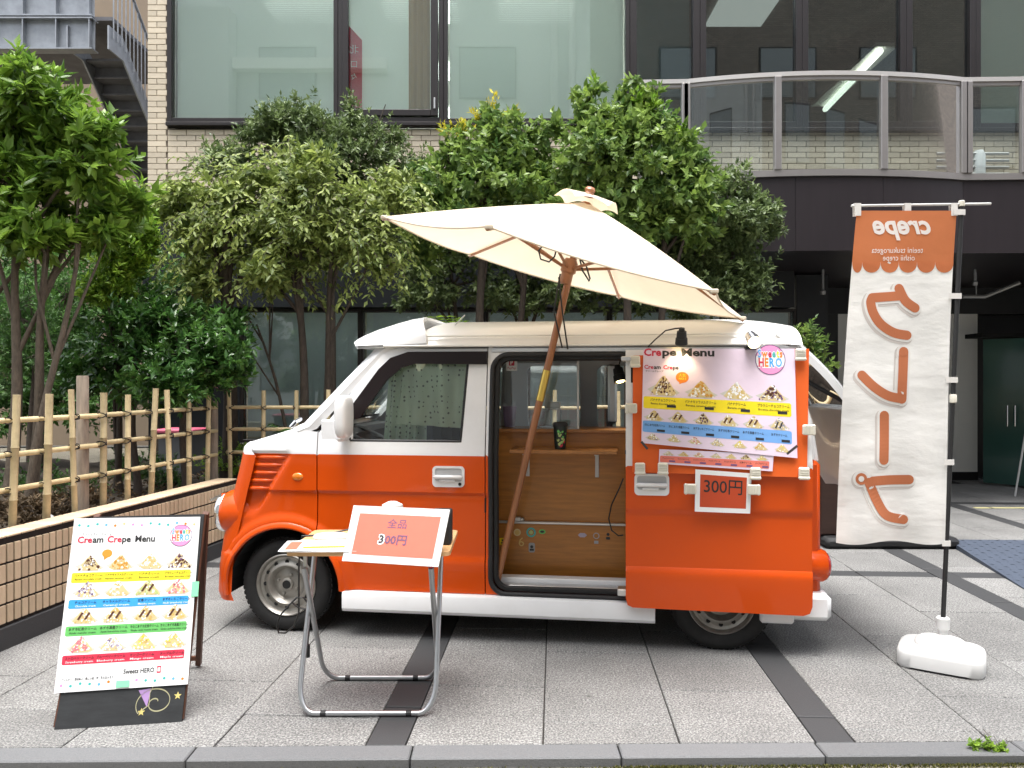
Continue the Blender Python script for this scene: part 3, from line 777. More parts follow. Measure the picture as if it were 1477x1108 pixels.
m = MB('galv'); m.tube([(sx1 + .05, SY - .5, zt + 1.35), (sx1 + .05, SY - .1, zt + 1.35), (sx1 + .05, SY + 3.0, zt - 1.2)], .025, 8); m.build('handrail', st, smooth=40)
for k in range(26):
    y = SY - .45 + k * .13; base = zt + .34 if y < SY - .12 else zt + .34 - (y - SY + .12) * 0.815
    m = MB('galv'); m.tube([(sx1 + .05, y, base - .16), (sx1 + .05, y, base + 1.0)], .011, 5); m.build('baluster', st)
def girder(z0, z1, y, x0, x1):
    m = MB('galv'); m.box((x0, y, z0), (x1, y + .012, z1)); m.box((x0, y - .09, z1), (x1, y + .1, z1 + .02)); m.box((x0, y - .09, z0 - .02), (x1, y + .1, z0))
    o = m.build('girder', st)
    x = x1 - .05
    while x > x0:
        s_ = MB('galv'); s_.box((x - .008, y - .085, z0), (x + .008, y - .001, z1)); s_.build('stiffener', o); x -= .52
girder(at(0, 72, SY - .5).z, at(0, 30, SY - .5).z, SY - .5, -10.5, (137 - 738.5) / FPX * (SY - .5))
girder(at(0, 24, SY - .4).z, at(0, -22, SY - .4).z, SY - .4, -10.5, (136 - 738.5) / FPX * (SY - .4))
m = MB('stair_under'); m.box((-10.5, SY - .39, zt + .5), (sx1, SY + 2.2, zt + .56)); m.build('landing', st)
# neighbour behind the stair
m = MB('beige_wall'); m.box((-22, 17.5, 0), (XL - .15, 17.9, 12)); nb = m.build('rear_wall', label='plain beige wall of the neighbouring house behind the stairs', cat='wall')

# ------------------------------------------------------------------ building across the street (behind the camera, seen mirrored in the glass)
mat('glass_opposite', (0.26, 0.29, 0.30), 0.1)
ob = thing('opposite_building', 'brown brick building across the street reflected in the windows', 'building', (0, -9, 0))
m = MB('brick_opposite'); m.box((2.9, -9.4, 0), (45, -9, 17.0)); m.build('brick_wall', ob)
mat('concrete_pale', (0.62, 0.64, 0.63), 0.8, var=.06, vscale=.6)
m = MB('concrete_pale'); m.box((-45, -9.4, 0), (2.9, -9.02, 16.0)); m.build('pale_wall', ob)
for px in (1.55, 2.2):
    m = MB('white_plastic'); m.tube([(px, -8.8, 0), (px, -8.8, 16.5)], .13, 10); m.build('downpipe', ob, smooth=40)
for x0 in (-13, -9.3, -1.9, 5.5, 9.2, 12.9):
    for z0 in (1.2, 4.8, 8.4, 12.0):
        m = MB('window_frame'); m.box((x0 - .06, -9.0, z0 - .06), (x0 + 2.06, -8.95, z0 + 1.86)); w = m.build('window', ob)
        p = MB('glass_opposite'); p.box((x0, -8.95, z0), (x0 + 2, -8.94, z0 + 1.8)); p.build('pane', w)

m = MB('room_white'); m.box((-14, -9.0, 12.9), (-4.6, -8.55, 13.3)); m.build('ledge', ob)
m = MB('concrete_pale'); m.box((-30, -9.0, 0), (-10.2, -8.2, 15.0)); m.build('pale_bay', ob)
# red sign with mirrored letters, modelled in place of its reflection; warm curtain inside
m = MB('p_crimson'); m.prism([(X_(498), 4.9), (X_(521), 4.9), (X_(521), 5.76), (X_(498), 5.98)], FY + .05, FY + .056, ax=1)
rs = m.build('red_sign_mirrored', w2)
sh = Sheet(lambda a, b: (X_(498) + a, FY + .049, 4.9 + b), (0, -1, 0))
sh.text('北', .10, .70, .12, 'p_white', align='C', mirror=True); sh.text('口', .10, .52, .10, 'p_white', align='C', mirror=True); sh.text('々', .10, .36, .10, 'p_white', align='C', mirror=True)
sh.build('sign_lettering', w2)
mat('curtain_tan', (0.52, 0.36, 0.22), 0.9)
m = MB('curtain_tan'); m.grid(lambda a, b: (X_(588) + (X_(619) - X_(588)) * a, FY + .10 + .012 * math.sin(a * 20), 4.78 + 2.4 * b), 24, 2); m.build('curtain', w2, smooth=60)

# ================================================================== THE VAN  (u = from front axle to the rear, w = inwards from the near side, z up)
VAN = Matrix.Translation((-1.285, 4.32, 0)) @ Matrix.Rotation(math.atan2(-0.133, 0.9912), 4, 'Z')
def vpx(px, py, w):                              # pixel onto the plane w of the van
    Wv = Vector((0.133, 0.9912)); d = Vector(((px - 738.5) / FPX, 1.0)); P0 = Vector((-1.285, 4.32))
    t = (P0.dot(Wv) + w) / d.dot(Wv); p = d * t - P0
    return Vector((p.dot(Vector((0.9912, -0.133))), w, CAM_H - (py - 554) / FPX * t))
van = thing('food_van', 'orange and white food van with its side door slid open', 'van', M=VAN)
VWID = 1.475
def sst(a, b, x): t = min(1, max(0, (x - a) / (b - a))); return t * t * (3 - 2 * t)
def lean(z): return 0.13 * max(0, z - 1.0) + 0.05 * max(0, z - 1.0) ** 2
NOSE = [(-0.425, 0.17), (-0.44, 0.21), (-0.432, 0.36), (-0.408, 0.52), (-0.375, 0.66), (-0.345, 0.785), (-0.31, 0.92), (-0.292, 1.0), (-0.285, 1.04), (-0.262, 1.064), (-0.22, 1.08), (0.06, 1.165)]
def nose_u(z):
    for (u0, z0), (u1, z1) in zip(NOSE, NOSE[1:]):
        if z <= z1: return u0 + (u1 - u0) * (z - z0) / (z1 - z0)
    return NOSE[-1][0]
RC = 0.13
def skin(u, z):                                  # inward offset of the near side
    w = lean(z) + 0.10 * max(0, 0.42 - z) ** 1.5
    w += 0.013 * (sst(0.806, 0.790, z) - sst(0.455, 0.435, z))
    w += 0.003 * math.cos((z - .9) * 9) * (1 if z < 1.0 else 0)
    # front fender: the nose in front of the slanting crease lies deeper
    if z < 1.08:
        line = -0.15 + (z - 0.69) * 0.625
        if z > 0.66: w += 0.022 * sst(line + 0.012, line - 0.03, u) * sst(0.64, 0.72, z) * sst(1.03, 0.985, z) * sst(nose_u(z) + .02, nose_u(z) + .12, u)
    # round bulge over the wheel
    for uc in (0.0,):
        r = math.hypot(u - uc, z - 0.262)
        if z < .8 and u < .5: w -= 0.016 * sst(0.42, 0.37, r)
    uf = nose_u(min(z, 1.16)) + RC
    if u < uf and z < 1.17:
        x = min(1, (uf - u) / RC); w += RC * (1 - math.sqrt(max(0, 1 - x * x)))
    ub = 2.86
    if u > ub - 0.10:
        x = min(1, (u - ub + .10) / .13); w += 0.12 * (1 - math.sqrt(max(0, 1 - x * x)))
    return w

def resample(poly, step, closed=True):
    out = []; n = len(poly)
    for i in range(n if closed else n - 1):
        p, q = poly[i], poly[(i + 1) % n]; L = math.hypot(q[0] - p[0], q[1] - p[1]); k = max(1, int(math.ceil(L / step)))
        for j in range(k): out.append((p[0] + (q[0] - p[0]) * j / k, p[1] + (q[1] - p[1]) * j / k))
    if not closed: out.append(tuple(poly[-1]))
    return out
def inside(p, poly):
    c = False; n = len(poly); x, y = p; j = n - 1
    for i in range(n):
        xi, yi = poly[i]; xj, yj = poly[j]
        if (yi > y) != (yj > y) and x < (xj - xi) * (y - yi) / (yj - yi) + xi: c = not c
        j = i
    return c
def rrect(x0, y0, x1, y1, r, n=6):
    pts = []
    for (cx, cy, t0) in ((x1 - r, y1 - r, 0), (x0 + r, y1 - r, 90), (x0 + r, y0 + r, 180), (x1 - r, y0 + r, 270)):
        for k in range(n + 1):
            t = R(t0 + 90 * k / n); pts.append((cx + r * math.cos(t), cy + r * math.sin(t)))
    return pts
def panel(mb, outline, holes=(), split=None, m_hi=0, m_lo=1, step=0.024, thick=0.02, fn=skin, side=1, off=0.0, rim_mat=None):
    loops = [resample(outline, step)] + [resample(h, step) for h in holes]
    pts = []; edges = []
    for lp in loops:
        b = len(pts); pts += lp; n = len(lp); edges += [(b + i, b + (i + 1) % n) for i in range(n)]
    xs = [p[0] for p in loops[0]]; ys = [p[1] for p in loops[0]]
    def ok(p, md=step * .45):
        if not inside(p, loops[0]) or any(inside(p, h) for h in loops[1:]): return False
        return all((p[0] - q[0]) ** 2 + (p[1] - q[1]) ** 2 > md * md for lp in loops for q in lp)
    if split is not None:
        row = []; x = min(xs) + step / 2; prev = None
        while x < max(xs):
            if ok((x, split)):
                pts.append((x, split)); 
                if prev is not None: edges.append((prev, len(pts) - 1))
                prev = len(pts) - 1
            else: prev = None
            x += step
    y = min(ys) + step / 2
    while y < max(ys):
        x = min(xs) + step / 2
        while x < max(xs):
            if (split is None or abs(y - split) > step * .5) and ok((x, y)): pts.append((x, y))
            x += step
        y += step
    res = delaunay_2d_cdt([Vector(p) for p in pts], edges, [], 0, 1e-6)
    V2, F2 = res[0], res[2]
    V3 = [];
    for p in V2:
        w = fn(p.x, p.y) + off
        V3.append((p.x, w if side > 0 else VWID - w, p.y))
    hi, lo = [], []
    for f in F2:
        c = (sum(V2[i].x for i in f) / 3, sum(V2[i].y for i in f) / 3)
        if not inside(c, loops[0]) or any(inside(c, h) for h in loops[1:]): continue
        (hi if split is None or c[1] > split else lo).append(tuple(f))
    b = len(mb.v); mb.v += V3
    for f in hi: mb.f.append(tuple(b + i for i in f)); mb.mi.append(m_hi)
    for f in lo: mb.f.append(tuple(b + i for i in f)); mb.mi.append(m_lo)
    for lp in loops:                              # returned edges
        n = len(lp); vs_ = []
        for p in lp:
            w = fn(*p) + off; w2_ = w + thick
            vs_ += [(p[0], w if side > 0 else VWID - w, p[1]), (p[0], w2_ if side > 0 else VWID - w2_, p[1])]
        for i in range(n):
            k = (i + 1) % n; z = (lp[i][1] + lp[k][1]) / 2
            mm = rim_mat if rim_mat is not None else (m_hi if split is None or z > split else m_lo)
            mb.add([vs_[2 * i], vs_[2 * i + 1], vs_[2 * k + 1], vs_[2 * k]], [(0, 1, 2, 3)], mm)
    return mb
def arch(uc, r, a0, a1, n=18, zc=0.262): return [(uc + r * math.cos(R(a0 + (a1 - a0) * k / n)), zc + r * math.sin(R(a0 + (a1 - a0) * k / n))) for k in range(n + 1)]
SPLIT = 1.008
AR = 0.335
# ---- near side: front fender
fend = []
zz = 0.20
left = []
while zz < 1.062: left.append((nose_u(zz) + 0.012, zz)); zz += 0.03
ff = [(0.193, 1.128), (0.193, 0.545)]
ac = [p for p in arch(0.0, AR, 54, 188, 24)]
outline = [(0.193, 1.13), (0.193, 0.54)] + [p for p in ac if p[0] < 0.19] + [(-0.343, 0.20)] + left + [(-0.255, 1.066), (-0.20, 1.075), (0.05, 1.147)]
b = MB('van_white', 'van_orange'); panel(b, outline, split=SPLIT, step=.013); fender = b.build('front_fender', van, VAN, smooth=28)
# flare lip round the wheel
def lip(uc, a0, a1, name, r0=AR - .004):
    m = MB('van_orange'); N = 28
    prof = [(0.0, 0.018), (-0.004, -0.004), (0.004, -0.012), (0.022, -0.010), (0.034, 0.004)]
    vs_ = []
    for k in range(N + 1):
        t = R(a0 + (a1 - a0) * k / N)
        for dr, dw in prof:
            u = uc + (r0 + dr) * math.cos(t); z = 0.262 + (r0 + dr) * math.sin(t)
            vs_.append((u, skin(u, z) + dw, z))
    P = len(prof); fs = [(k * P + j, k * P + j + 1, (k + 1) * P + j + 1, (k + 1) * P + j) for k in range(N) for j in range(P - 1)]
    m.add(vs_, fs); return m.build(name, van, VAN, smooth=50)
lip(0.0, -2, 190, 'wheel_arch')
# louvres
for k in range(5):
    z = 0.985 - k * 0.044; u1 = -0.15 + (z - 0.69) * .625 - 0.012; u0 = nose_u(z) + 0.10
    m = MB('van_orange'); N = 14; vs_ = []
    for i in range(N + 1):
        u = u0 + (u1 - u0) * i / N; w = skin(u, z); e = min(1, 3.2 * min(i, N - i) / N + .05)
        for j in range(7):
            t = math.pi * j / 6; vs_.append((u, w + .004 - 0.024 * e * math.sin(t), z - .015 * math.cos(t) * (0.4 + .6 * e) - .006 * (1 - math.cos(t)) * 0))
    m.add(vs_, [(i * 7 + j, i * 7 + j + 1, i * 7 + j + 8, i * 7 + j + 7) for i in range(N) for j in range(6)]); m.build('louvre', fender, VAN, smooth=50)
# indicator
m = MB('amber'); m.grid(lambda a, c: (0.083 + 0.034 * math.cos(a * 2 * math.pi) * math.sin(c * math.pi / 2), skin(.083, .88) + .002 - .012 * math.cos(c * math.pi / 2), .88 + .023 * math.sin(a * 2 * math.pi) * math.sin(c * math.pi / 2)), 20, 5); m.build('indicator', fender, VAN, smooth=60)
# ---- front door
dout = [(0.200, 1.125), (0.200, 0.53)] + [p for p in arch(0.0, AR, 52, 2, 14) if p[0] > .203] + [(0.345, 0.258), (1.146, 0.258), (1.146, 1.597), (0.64, 1.597), (0.585, 1.588), (0.545, 1.565)]
whole = [(0.385, 1.085), (1.012, 1.085), (1.020, 1.20), (1.040, 1.515), (1.03, 1.55), (0.72, 1.55), (0.64, 1.528), (0.575, 1.47), (0.405, 1.23), (0.385, 1.18)]
b = MB('van_white', 'van_orange'); panel(b, dout, [whole], split=SPLIT, step=.018); fdoor = b.build('front_door', van, VAN, smooth=28)
def sheet_uz(poly, off, mt, name, parent, thick=0.004, step=0.05, fn=skin, side=1):
    m = MB(mt); panel(m, poly, step=step, thick=thick, off=off, fn=fn, side=side); return m.build(name, parent, VAN, smooth=40)
sheet_uz([(p[0] + (.004 if p[0] > .7 else -.004), p[1]) for p in whole], 0.018, 'glass_van', 'door_glass', fdoor, fn=lambda u, z: lean(z))
m = MB('black_rubber'); m.tube([(p[0], skin(*p) + .006, p[1]) for p in resample(whole, .03)] + [(whole[0][0], skin(*whole[0]) + .006, whole[0][1])], 0.009, 6); m.build('window_seal', fdoor, VAN, smooth=50)
vis_ = [(0.398, 1.20), (0.392, 1.28), (0.535, 1.482), (0.60, 1.546), (0.70, 1.580), (1.15, 1.580), (1.15, 1.508), (0.74, 1.512), (0.665, 1.49), (0.585, 1.42), (0.44, 1.21)]
sheet_uz(vis_, -0.022, 'smoke_plastic', 'window_visor', fdoor, thick=.02, fn=lambda u, z: lean(z))
def handle(u0, u1, z0, z1, parent, base, lock=True):
    f = lambda u, z: base(u, z)
    m = MB('van_white'); panel(m, rrect(u0, z0, u1, z1, .022), [rrect(u0 + .014, z0 + .03, u1 - .014, z1 - .012, .014)], step=.02, thick=.02, off=-.008, fn=f); h_ = m.build('handle', parent, VAN, smooth=30)
    m = MB('grey_plastic'); w_ = base((u0 + u1) / 2, (z0 + z1) / 2); m.grid(lambda a, c: (u0 + .014 + (u1 - u0 - .028) * a, w_ - .0035, z0 + .03 + (z1 - z0 - .042) * c), 12, 8); m.build('handle_recess_shade', parent, VAN, smooth=60)  # flat grey sheet, paints the shade of the handle recess
    m = MB('van_white'); m.box((u0 + .008, w_ - .030, (z0 + z1) / 2 - .012), (u1 - .008, w_ - .010, (z0 + z1) / 2 + .010), .008); m.build('handle_bar', parent, VAN, smooth=40)
    m = MB('van_white'); m.box((u0 + .04, w_ - .020, z0 + .028), (u1 - .05, w_ - .004, (z0 + z1) / 2 - .014), .005); m.build('lever', parent, VAN)
    if lock:
        m = MB('black_rubber'); m.lathe([(0, 0), (.009, 0), (.009, -.004)], (u1 - .024, w_ - .012, z0 + .018), (0, 1, 0), 14); m.build('lock', parent, VAN)
handle(0.858, 1.036, 0.838, 0.952, fdoor, skin)
# mirror
m = MB('van_white'); m.box((0.215, lean(1.12) - .004, 1.075), (0.40, lean(1.12) + .012, 1.20), .012)
m.box((0.335, -.09, 1.085), (0.385, .04, 1.13), .015); mir = m.build('wing_mirror', fdoor, VAN, smooth=35)
m = MB('van_white')
def _mir(a, c):
    t = a * 2 * math.pi; s_ = math.sin(c * math.pi) ** .45; x = math.copysign(abs(math.cos(t)) ** .55, math.cos(t)); y = math.copysign(abs(math.sin(t)) ** .55, math.sin(t))
    return (0.396 + .036 * x * s_, -.115 + .085 * y * s_, 1.225 - .115 * math.copysign(abs(math.cos(c * math.pi)) ** .6, math.cos(c * math.pi)))
m.grid(_mir, 28, 16); m.build('mirror_shell', fdoor, VAN, smooth=60)
# ---- side frame behind the door with the door opening and rear arch
OP = rrect(1.178, 0.262, 1.960, 1.562, 0.085)
sout = [(1.152, 1.607), (1.152, 0.258), (1.98, 0.258), (2.058, 0.20)] + [p for p in arch(2.40, AR, 178, 8, 20)] + [(2.735, 0.22), (2.875, 0.24), (2.885, 0.6), (2.885, 1.0), (2.86, 1.2), (2.74, 1.607)]
b = MB('van_white', 'van_orange'); panel(b, sout, [OP], split=SPLIT, thick=0.05); sidef = b.build('side_panel', van, VAN, smooth=28)
m = MB('black_rubber'); lp = resample(OP, .03); m.tube([(p[0], skin(*p) + .002, p[1]) for p in lp] + [(lp[0][0], skin(*lp[0]) + .002, lp[0][1])], 0.014, 8); m.build('door_seal', sidef, VAN, smooth=50)
m = MB('black_rubber'); lp2 = resample(rrect(1.200, .285, 1.945, 1.545, .075), .03); m.tube([(p[0], skin(*p) + .035, p[1]) for p in lp2] + [(lp2[0][0], skin(*lp2[0]) + .035, lp2[0][1])], 0.018, 6); m.build('inner_seal', sidef, VAN, smooth=50)
m = MB('dark_hole'); m.box((1.144, .01, .34), (1.153, .03, .42)); m.box((1.144, .012, .70), (1.153, .03, .78)); m.build('hinge', sidef, VAN)
m = MB('aluminium'); m.box((1.17, lean(1.585) - .012, 1.575), (2.80, lean(1.585) + .006, 1.600), .003); m.build('door_rail', sidef, VAN)
# ---- sill
def sill(side):
    m = MB('van_white'); prof = [(0.03, .258), (-0.022, .250), (-0.028, .238), (-.028, .162), (-.018, .145), (.05, .140)]
    N = 2; us = [0.352, 2.055]; vs_ = []
    for u in us:
        for w, z in prof: vs_.append((u, w if side > 0 else VWID - w, z))
    P = len(prof); m.add(vs_, [(j, j + 1, P + j + 1, P + j) for j in range(P - 1)] + [tuple(range(P)), tuple(range(2 * P - 1, P - 1, -1))]); m.build('sill', van, VAN, smooth=30)
sill(1); sill(-1)
# ---- sliding door, slid back and standing proud
DOFF = -0.075
dsk = lambda u, z: lean(z) * .9 + 0.08 * max(0, .42 - z) ** 1.5 + 0.014 * (sst(0.748, 0.732, z) - sst(0.446, 0.430, z)) + 0.003 * math.cos((z - .86) * 9) * (1 if z < .985 else 0)
sd_out = [(1.903, 1.580), (1.903, 0.285), (1.912, .25), (1.94, .238), (2.79, .228), (2.822, .24), (2.834, .275), (2.834, .985), (2.826, 1.20), (2.80, 1.580)]
b = MB('van_white', 'van_orange'); panel(b, sd_out, split=0.975, thick=.045, fn=dsk, off=DOFF, step=.018); sdoor = b.build('sliding_door', van, VAN, smooth=28)
handle(1.947, 2.124, .824, .936, sdoor, lambda u, z: dsk(u, z) + DOFF, False)
m = MB('black_rubber'); m.box((1.898, DOFF + .004, 1.035), (1.903, DOFF + .03, 1.055)); m.build('trim_strip', sdoor, VAN)
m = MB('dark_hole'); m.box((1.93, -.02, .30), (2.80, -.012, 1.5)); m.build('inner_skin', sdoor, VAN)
m = MB('aluminium'); m.box((1.86, -.05, .29), (1.93, .03, .325), .004); m.box((1.88, -.06, 1.52), (1.93, .05, 1.545), .004); m.build('roller_arm', sdoor, VAN)
# ---- far side
fo = [(-0.2, .25), (0.30, .25), (2.1, .25), (2.87, .25), (2.87, 1.0), (2.74, 1.607), (0.60, 1.607), (0.52, 1.57), (0.19, 1.13), (-0.2, 1.06)]
fh = [rrect(1.22, 1.085, 1.60, 1.53, .05), rrect(1.72, 1.085, 2.6, 1.53, .05), whole]
b = MB('van_white', 'van_orange'); panel(b, fo, fh, split=SPLIT, step=.06, side=-1, fn=lambda u, z: skin(max(u, .25), z) if u > .25 else skin(u, z)); far = b.build('far_side_panel', van, VAN, smooth=28)
for hname, hh in zip('ab', fh[:2]): sheet_uz(hh, .01, 'glass_clear', 'far_window', far, fn=lambda u, z: lean(z), side=-1)
sheet_uz(whole, .01, 'glass_van', 'far_window', far, fn=lambda u, z: lean(z), side=-1)
# ---- nose, hood, windscreen
def wmap(t, z, inset=0.0): lo = lean(z) + inset; return lo + t * (VWID - 2 * lo)
ts = [0, .004, .012, .024, .04, .06, .085, .115, .16, .25, .375, .5]; ts = ts + [1 - t for t in ts[-2::-1]]
def loft(prof, mt, name, crown=0.0, corner=True, inset=0.0, parent=van):
    m = MB(mt); vs_ = []
    for (u, z) in prof:
        for t in ts:
            w = wmap(t, z, inset); d = min(w, VWID - w); c = 0
            if corner and d < RC: c = RC * (1 - math.sqrt(max(0, 1 - ((RC - d) / RC) ** 2)))
            x = 2 * t - 1; vs_.append((u + c + (.05 * x * x if corner else 0) * 0, w, z - crown * x * x))
    P = len(ts); fs = [(i * P + j, i * P + j + 1, (i + 1) * P + j + 1, (i + 1) * P + j) for i in range(len(prof) - 1) for j in range(P - 1)]
    m.add(vs_, fs); return m.build(name, parent, VAN, smooth=40)
fine = []
for (p, q) in zip(NOSE[:8], NOSE[1:8]):
    for k in range(3): fine.append((p[0] + (q[0] - p[0]) * k / 3, p[1] + (q[1] - p[1]) * k / 3))
fine.append(NOSE[7])
loft(fine, 'van_orange', 'front_panel'); loft([NOSE[7], NOSE[8], NOSE[9], NOSE[10], (-.12, 1.11), (-.03, 1.14), (0.06, 1.165)], 'van_white', 'hood', crown=.012)
m = MB('black_rubber'); m.box((-.447, .32, .42), (-.40, VWID - .32, .50), .01); m.build('front_grille', van, VAN)
loft([(0.06, 1.160), (0.10, 1.172), (0.13, 1.185)], 'black_rubber', 'cowl', corner=False, inset=.03)
loft([(0.105 + (0.505 - .105) * k / 6, 1.172 + (1.612 - 1.172) * k / 6) for k in range(7)], 'glass_van', 'windscreen', corner=False, inset=.075, crown=0)
for side in (1, -1):                              # A pillars
    m = MB('van_white', 'black_rubber'); pth = [(0.03, 1.150), (0.10, 1.178), (0.30, 1.395), (0.50, 1.607), (0.56, 1.640)]
    vs_ = []
    for (u, z) in pth:
        lo = lean(z)
        for (du, dw) in ((0.085, .004), (0.045, -.006), (0.0, .03), (-0.01, .085), (.04, .09)):
            w = lo + dw; vs_.append((u + du, w if side > 0 else VWID - w, z - du * .35))
    m.add(vs_, [(i * 5 + j, i * 5 + j + 1, i * 5 + j + 6, i * 5 + j + 5) for i in range(len(pth) - 1) for j in range(4)]); m.build('pillar', van, VAN, smooth=40)
m = MB('chrome'); m.tube([(.02, .06, 1.155), (.05, .05, 1.185), (.06, .10, 1.20)], .012, 6); m.build('wiper_pivot', van, VAN, smooth=50)
# ---- roof
def roof_pt(a, t):
    u = 0.505 + (2.82 - 0.505) * a; x = 2 * t - 1
    top = 0.178 * (1 - abs(x) ** 2.7) ** 0.56 if abs(x) < 1 else 0
    f = sst(-.02, .16, a) * .9 + .1 if a < .16 else 1.0
    z0 = 1.606; k = 1.0
    if u > 2.45: k = 1 - .22 * ((u - 2.45) / .37) ** 2
    lo = 0.085 - .012 * (1 if abs(x) == 1 else 0)
    return (u, lo + t * (VWID - 2 * lo), z0 + top * f * k)
tr = [0, .003, .01, .02, .035, .055, .08, .11, .15, .2, .28, .38, .5]; tr = tr + [1 - t for t in tr[-2::-1]]
m = MB('roof_cream_reflect'); NA = 50; vs_ = [roof_pt(i / NA, t) for i in range(NA + 1) for t in tr]; P = len(tr)
m.add(vs_, [(i * P + j, i * P + j + 1, (i + 1) * P + j + 1, (i + 1) * P + j) for i in range(NA) for j in range(P - 1)]); roof = m.build('roof', van, VAN, smooth=40)
m = MB('roof_cream_reflect'); m.tube([(u, .072, 1.612) for u in (0.56, 1.2, 2.0, 2.76)], .007, 8); m.tube([(u, VWID - .072, 1.612) for u in (0.56, 1.2, 2.0, 2.76)], .007, 8); m.build('rain_gutter', roof, VAN, smooth=50)
m = MB('roof_cream_reflect'); m.tube([(u, .098, 1.668) for u in (0.76, 1.2, 2.0, 2.6)], .005, 8); m.build('roof_bead', roof, VAN, smooth=50)
m = MB('headliner'); m.box((0.62, .14, 1.585), (2.72, VWID - .14, 1.598)); m.build('headliner', van, VAN)
# roof visor
VP_ = [(0.335, 1.628), (0.325, 1.650), (0.345, 1.672), (0.40, 1.704), (0.47, 1.736), (0.56, 1.765), (0.65, 1.790), (0.735, 1.803)]
m = MB('van_white'); vs_ = []
tv = [0, .006, .018, .035, .06, .1, .2, .35, .5]; tv = tv + [1 - t for t in tv[-2::-1]]
for (u, z) in VP_:
    for t in tv:
        x = abs(2 * t - 1); lo = .075; drop = (z - (1.615 + (u - .345) * .03)) * (1 - (1 - x ** 5) ** .5)
        vs_.append((u + .07 * x ** 6, lo + t * (VWID - 2 * lo), z - drop))
P = len(tv); m.add(vs_, [(i * P + j, i * P + j + 1, (i + 1) * P + j + 1, (i + 1) * P + j) for i in range(len(VP_) - 1) for j in range(P - 1)])
vs2 = [(v[0] + .004, v[1] + (.012 if v[1] < .7 else -.012), v[2] - .016) for v in vs_]
m.add(vs2, [(i * P + j, (i + 1) * P + j, (i + 1) * P + j + 1, i * P + j + 1) for i in range(len(VP_) - 1) for j in range(P - 1)])
e0 = (len(VP_) - 1) * P
m.add(vs_[:P] + vs2[:P], [(j, P + j, P + j + 1, j + 1) for j in range(P - 1)]); m.add(vs_[e0:] + vs2[e0:], [(j, j + 1, P + j + 1, P + j) for j in range(P - 1)])
m.build('roof_visor', roof, VAN, smooth=40)
m = MB('aluminium'); m.tube([(0.93, .25, 1.74), (0.985, .27, 1.80)], .004, 5); m.build('aerial', roof, VAN)
# ---- rear: frame, tail corner, bumper, lamps, raised tailgate
m = MB('van_white', 'van_orange')
for w0, w1 in ((0.03, .16), (VWID - .16, VWID - .03)):
    m.prism([(2.60, 1.61), (2.75, 1.60), (2.87, 1.2), (2.90, 1.0), (2.80, 1.0), (2.77, 1.2)], w0 + .05, w1, 0, ax=1)
m.build('rear_pillar', van, VAN)
m = MB('van_orange')
for w0, w1 in ((0.03, .17), (VWID - .17, VWID - .03)): m.box((2.80, w0 + .02, .30), (2.905, w1, 1.0), .02)
m.build('rear_corner', van, VAN, smooth=40)
m = MB('van_orange'); m.box((2.825, .17, .33), (2.85, VWID - .17, .62)); m.build('rear_sill', van, VAN)
m = MB('van_white'); m.box((2.59, -.012, .165), (2.76, .03, .30), .012); m.box((2.74, -.015, .185), (2.945, .10, .325), .025); m.box((2.82, .08, .185), (2.95, VWID - .08, .325), .025); m.box((2.74, VWID - .1, .185), (2.945, VWID + .01, .325), .025); m.build('rear_bumper', van, VAN, smooth=40)
for w0 in (0.03, VWID - .13):
    m = MB('van_orange'); m.lathe([(.0, 0), (.075, 0), (.085, -.02), (.085, -.10)], (2.935, w0 + .055, .455), (1, 0, 0), 24); tl = m.build('tail_lamp_housing', van, VAN, smooth=40)
    m = MB('red_lens'); m.lathe([(0, .024), (.04, .020), (.064, .008), (.066, -.004)], (2.937, w0 + .055, .455), (1, 0, 0), 24); m.build('tail_lamp', tl, VAN, smooth=60)
TG = VAN @ Matrix.Translation((2.74, 0, 1.70)) @ Matrix.Rotation(R(-31), 4, 'Y')   # tailgate hangs from its hinge, swung up
m = MB('van_white')
def tg(a, c):
    z = -1.12 * a; t = 2 * c - 1; lo = .10 - .03 * a; return (0.04 + .10 * math.sin(math.pi * min(1, a * 1.1)) - .07 * abs(t) ** 4 * (1 - .3 * a), lo + c * (VWID - 2 * lo), z)
prm = [(a, c) for a in (0, .02) for c in (0, 1)]
def tgq(a0, a1, c0, c1, off=0.0, mt='van_white'):
    m.grid(lambda a, c: tuple(Vector(tg(a0 + (a1 - a0) * a, c0 + (c1 - c0) * c)) + Vector((off, 0, 0))), 10, 10, mt)
for (a0, a1, c0, c1) in ((0, .10, 0, 1), (.10, .52, 0, .11), (.10, .52, .89, 1), (.52, 1, 0, 1)):
    tgq(a0, a1, c0, c1); tgq(a0, a1, c0, c1, -.035)
for c in (0.0, 1.0): m.grid(lambda a, e: tuple(Vector(tg(a, c)) + Vector((-.035 * e, 0, 0))), 16, 1)
gate = m.build('tailgate', van, TG, smooth=40)
m = MB('glass_van'); m.grid(lambda a, c: tuple(Vector(tg(.10 + .42 * a, .11 + .78 * c)) + Vector((-.012, 0, 0))), 10, 12); m.build('tailgate_glass', gate, TG, smooth=60)
m = MB('black_rubber'); q = [VAN.inverted() @ TG @ Vector(tg(.52, c)) for c in (.06,)]
m.tube([(2.80, .16, 1.45), (q[0].x - .02, q[0].y, q[0].z + .02)], .012, 8); m.build('gas_strut', van, VAN, smooth=50)
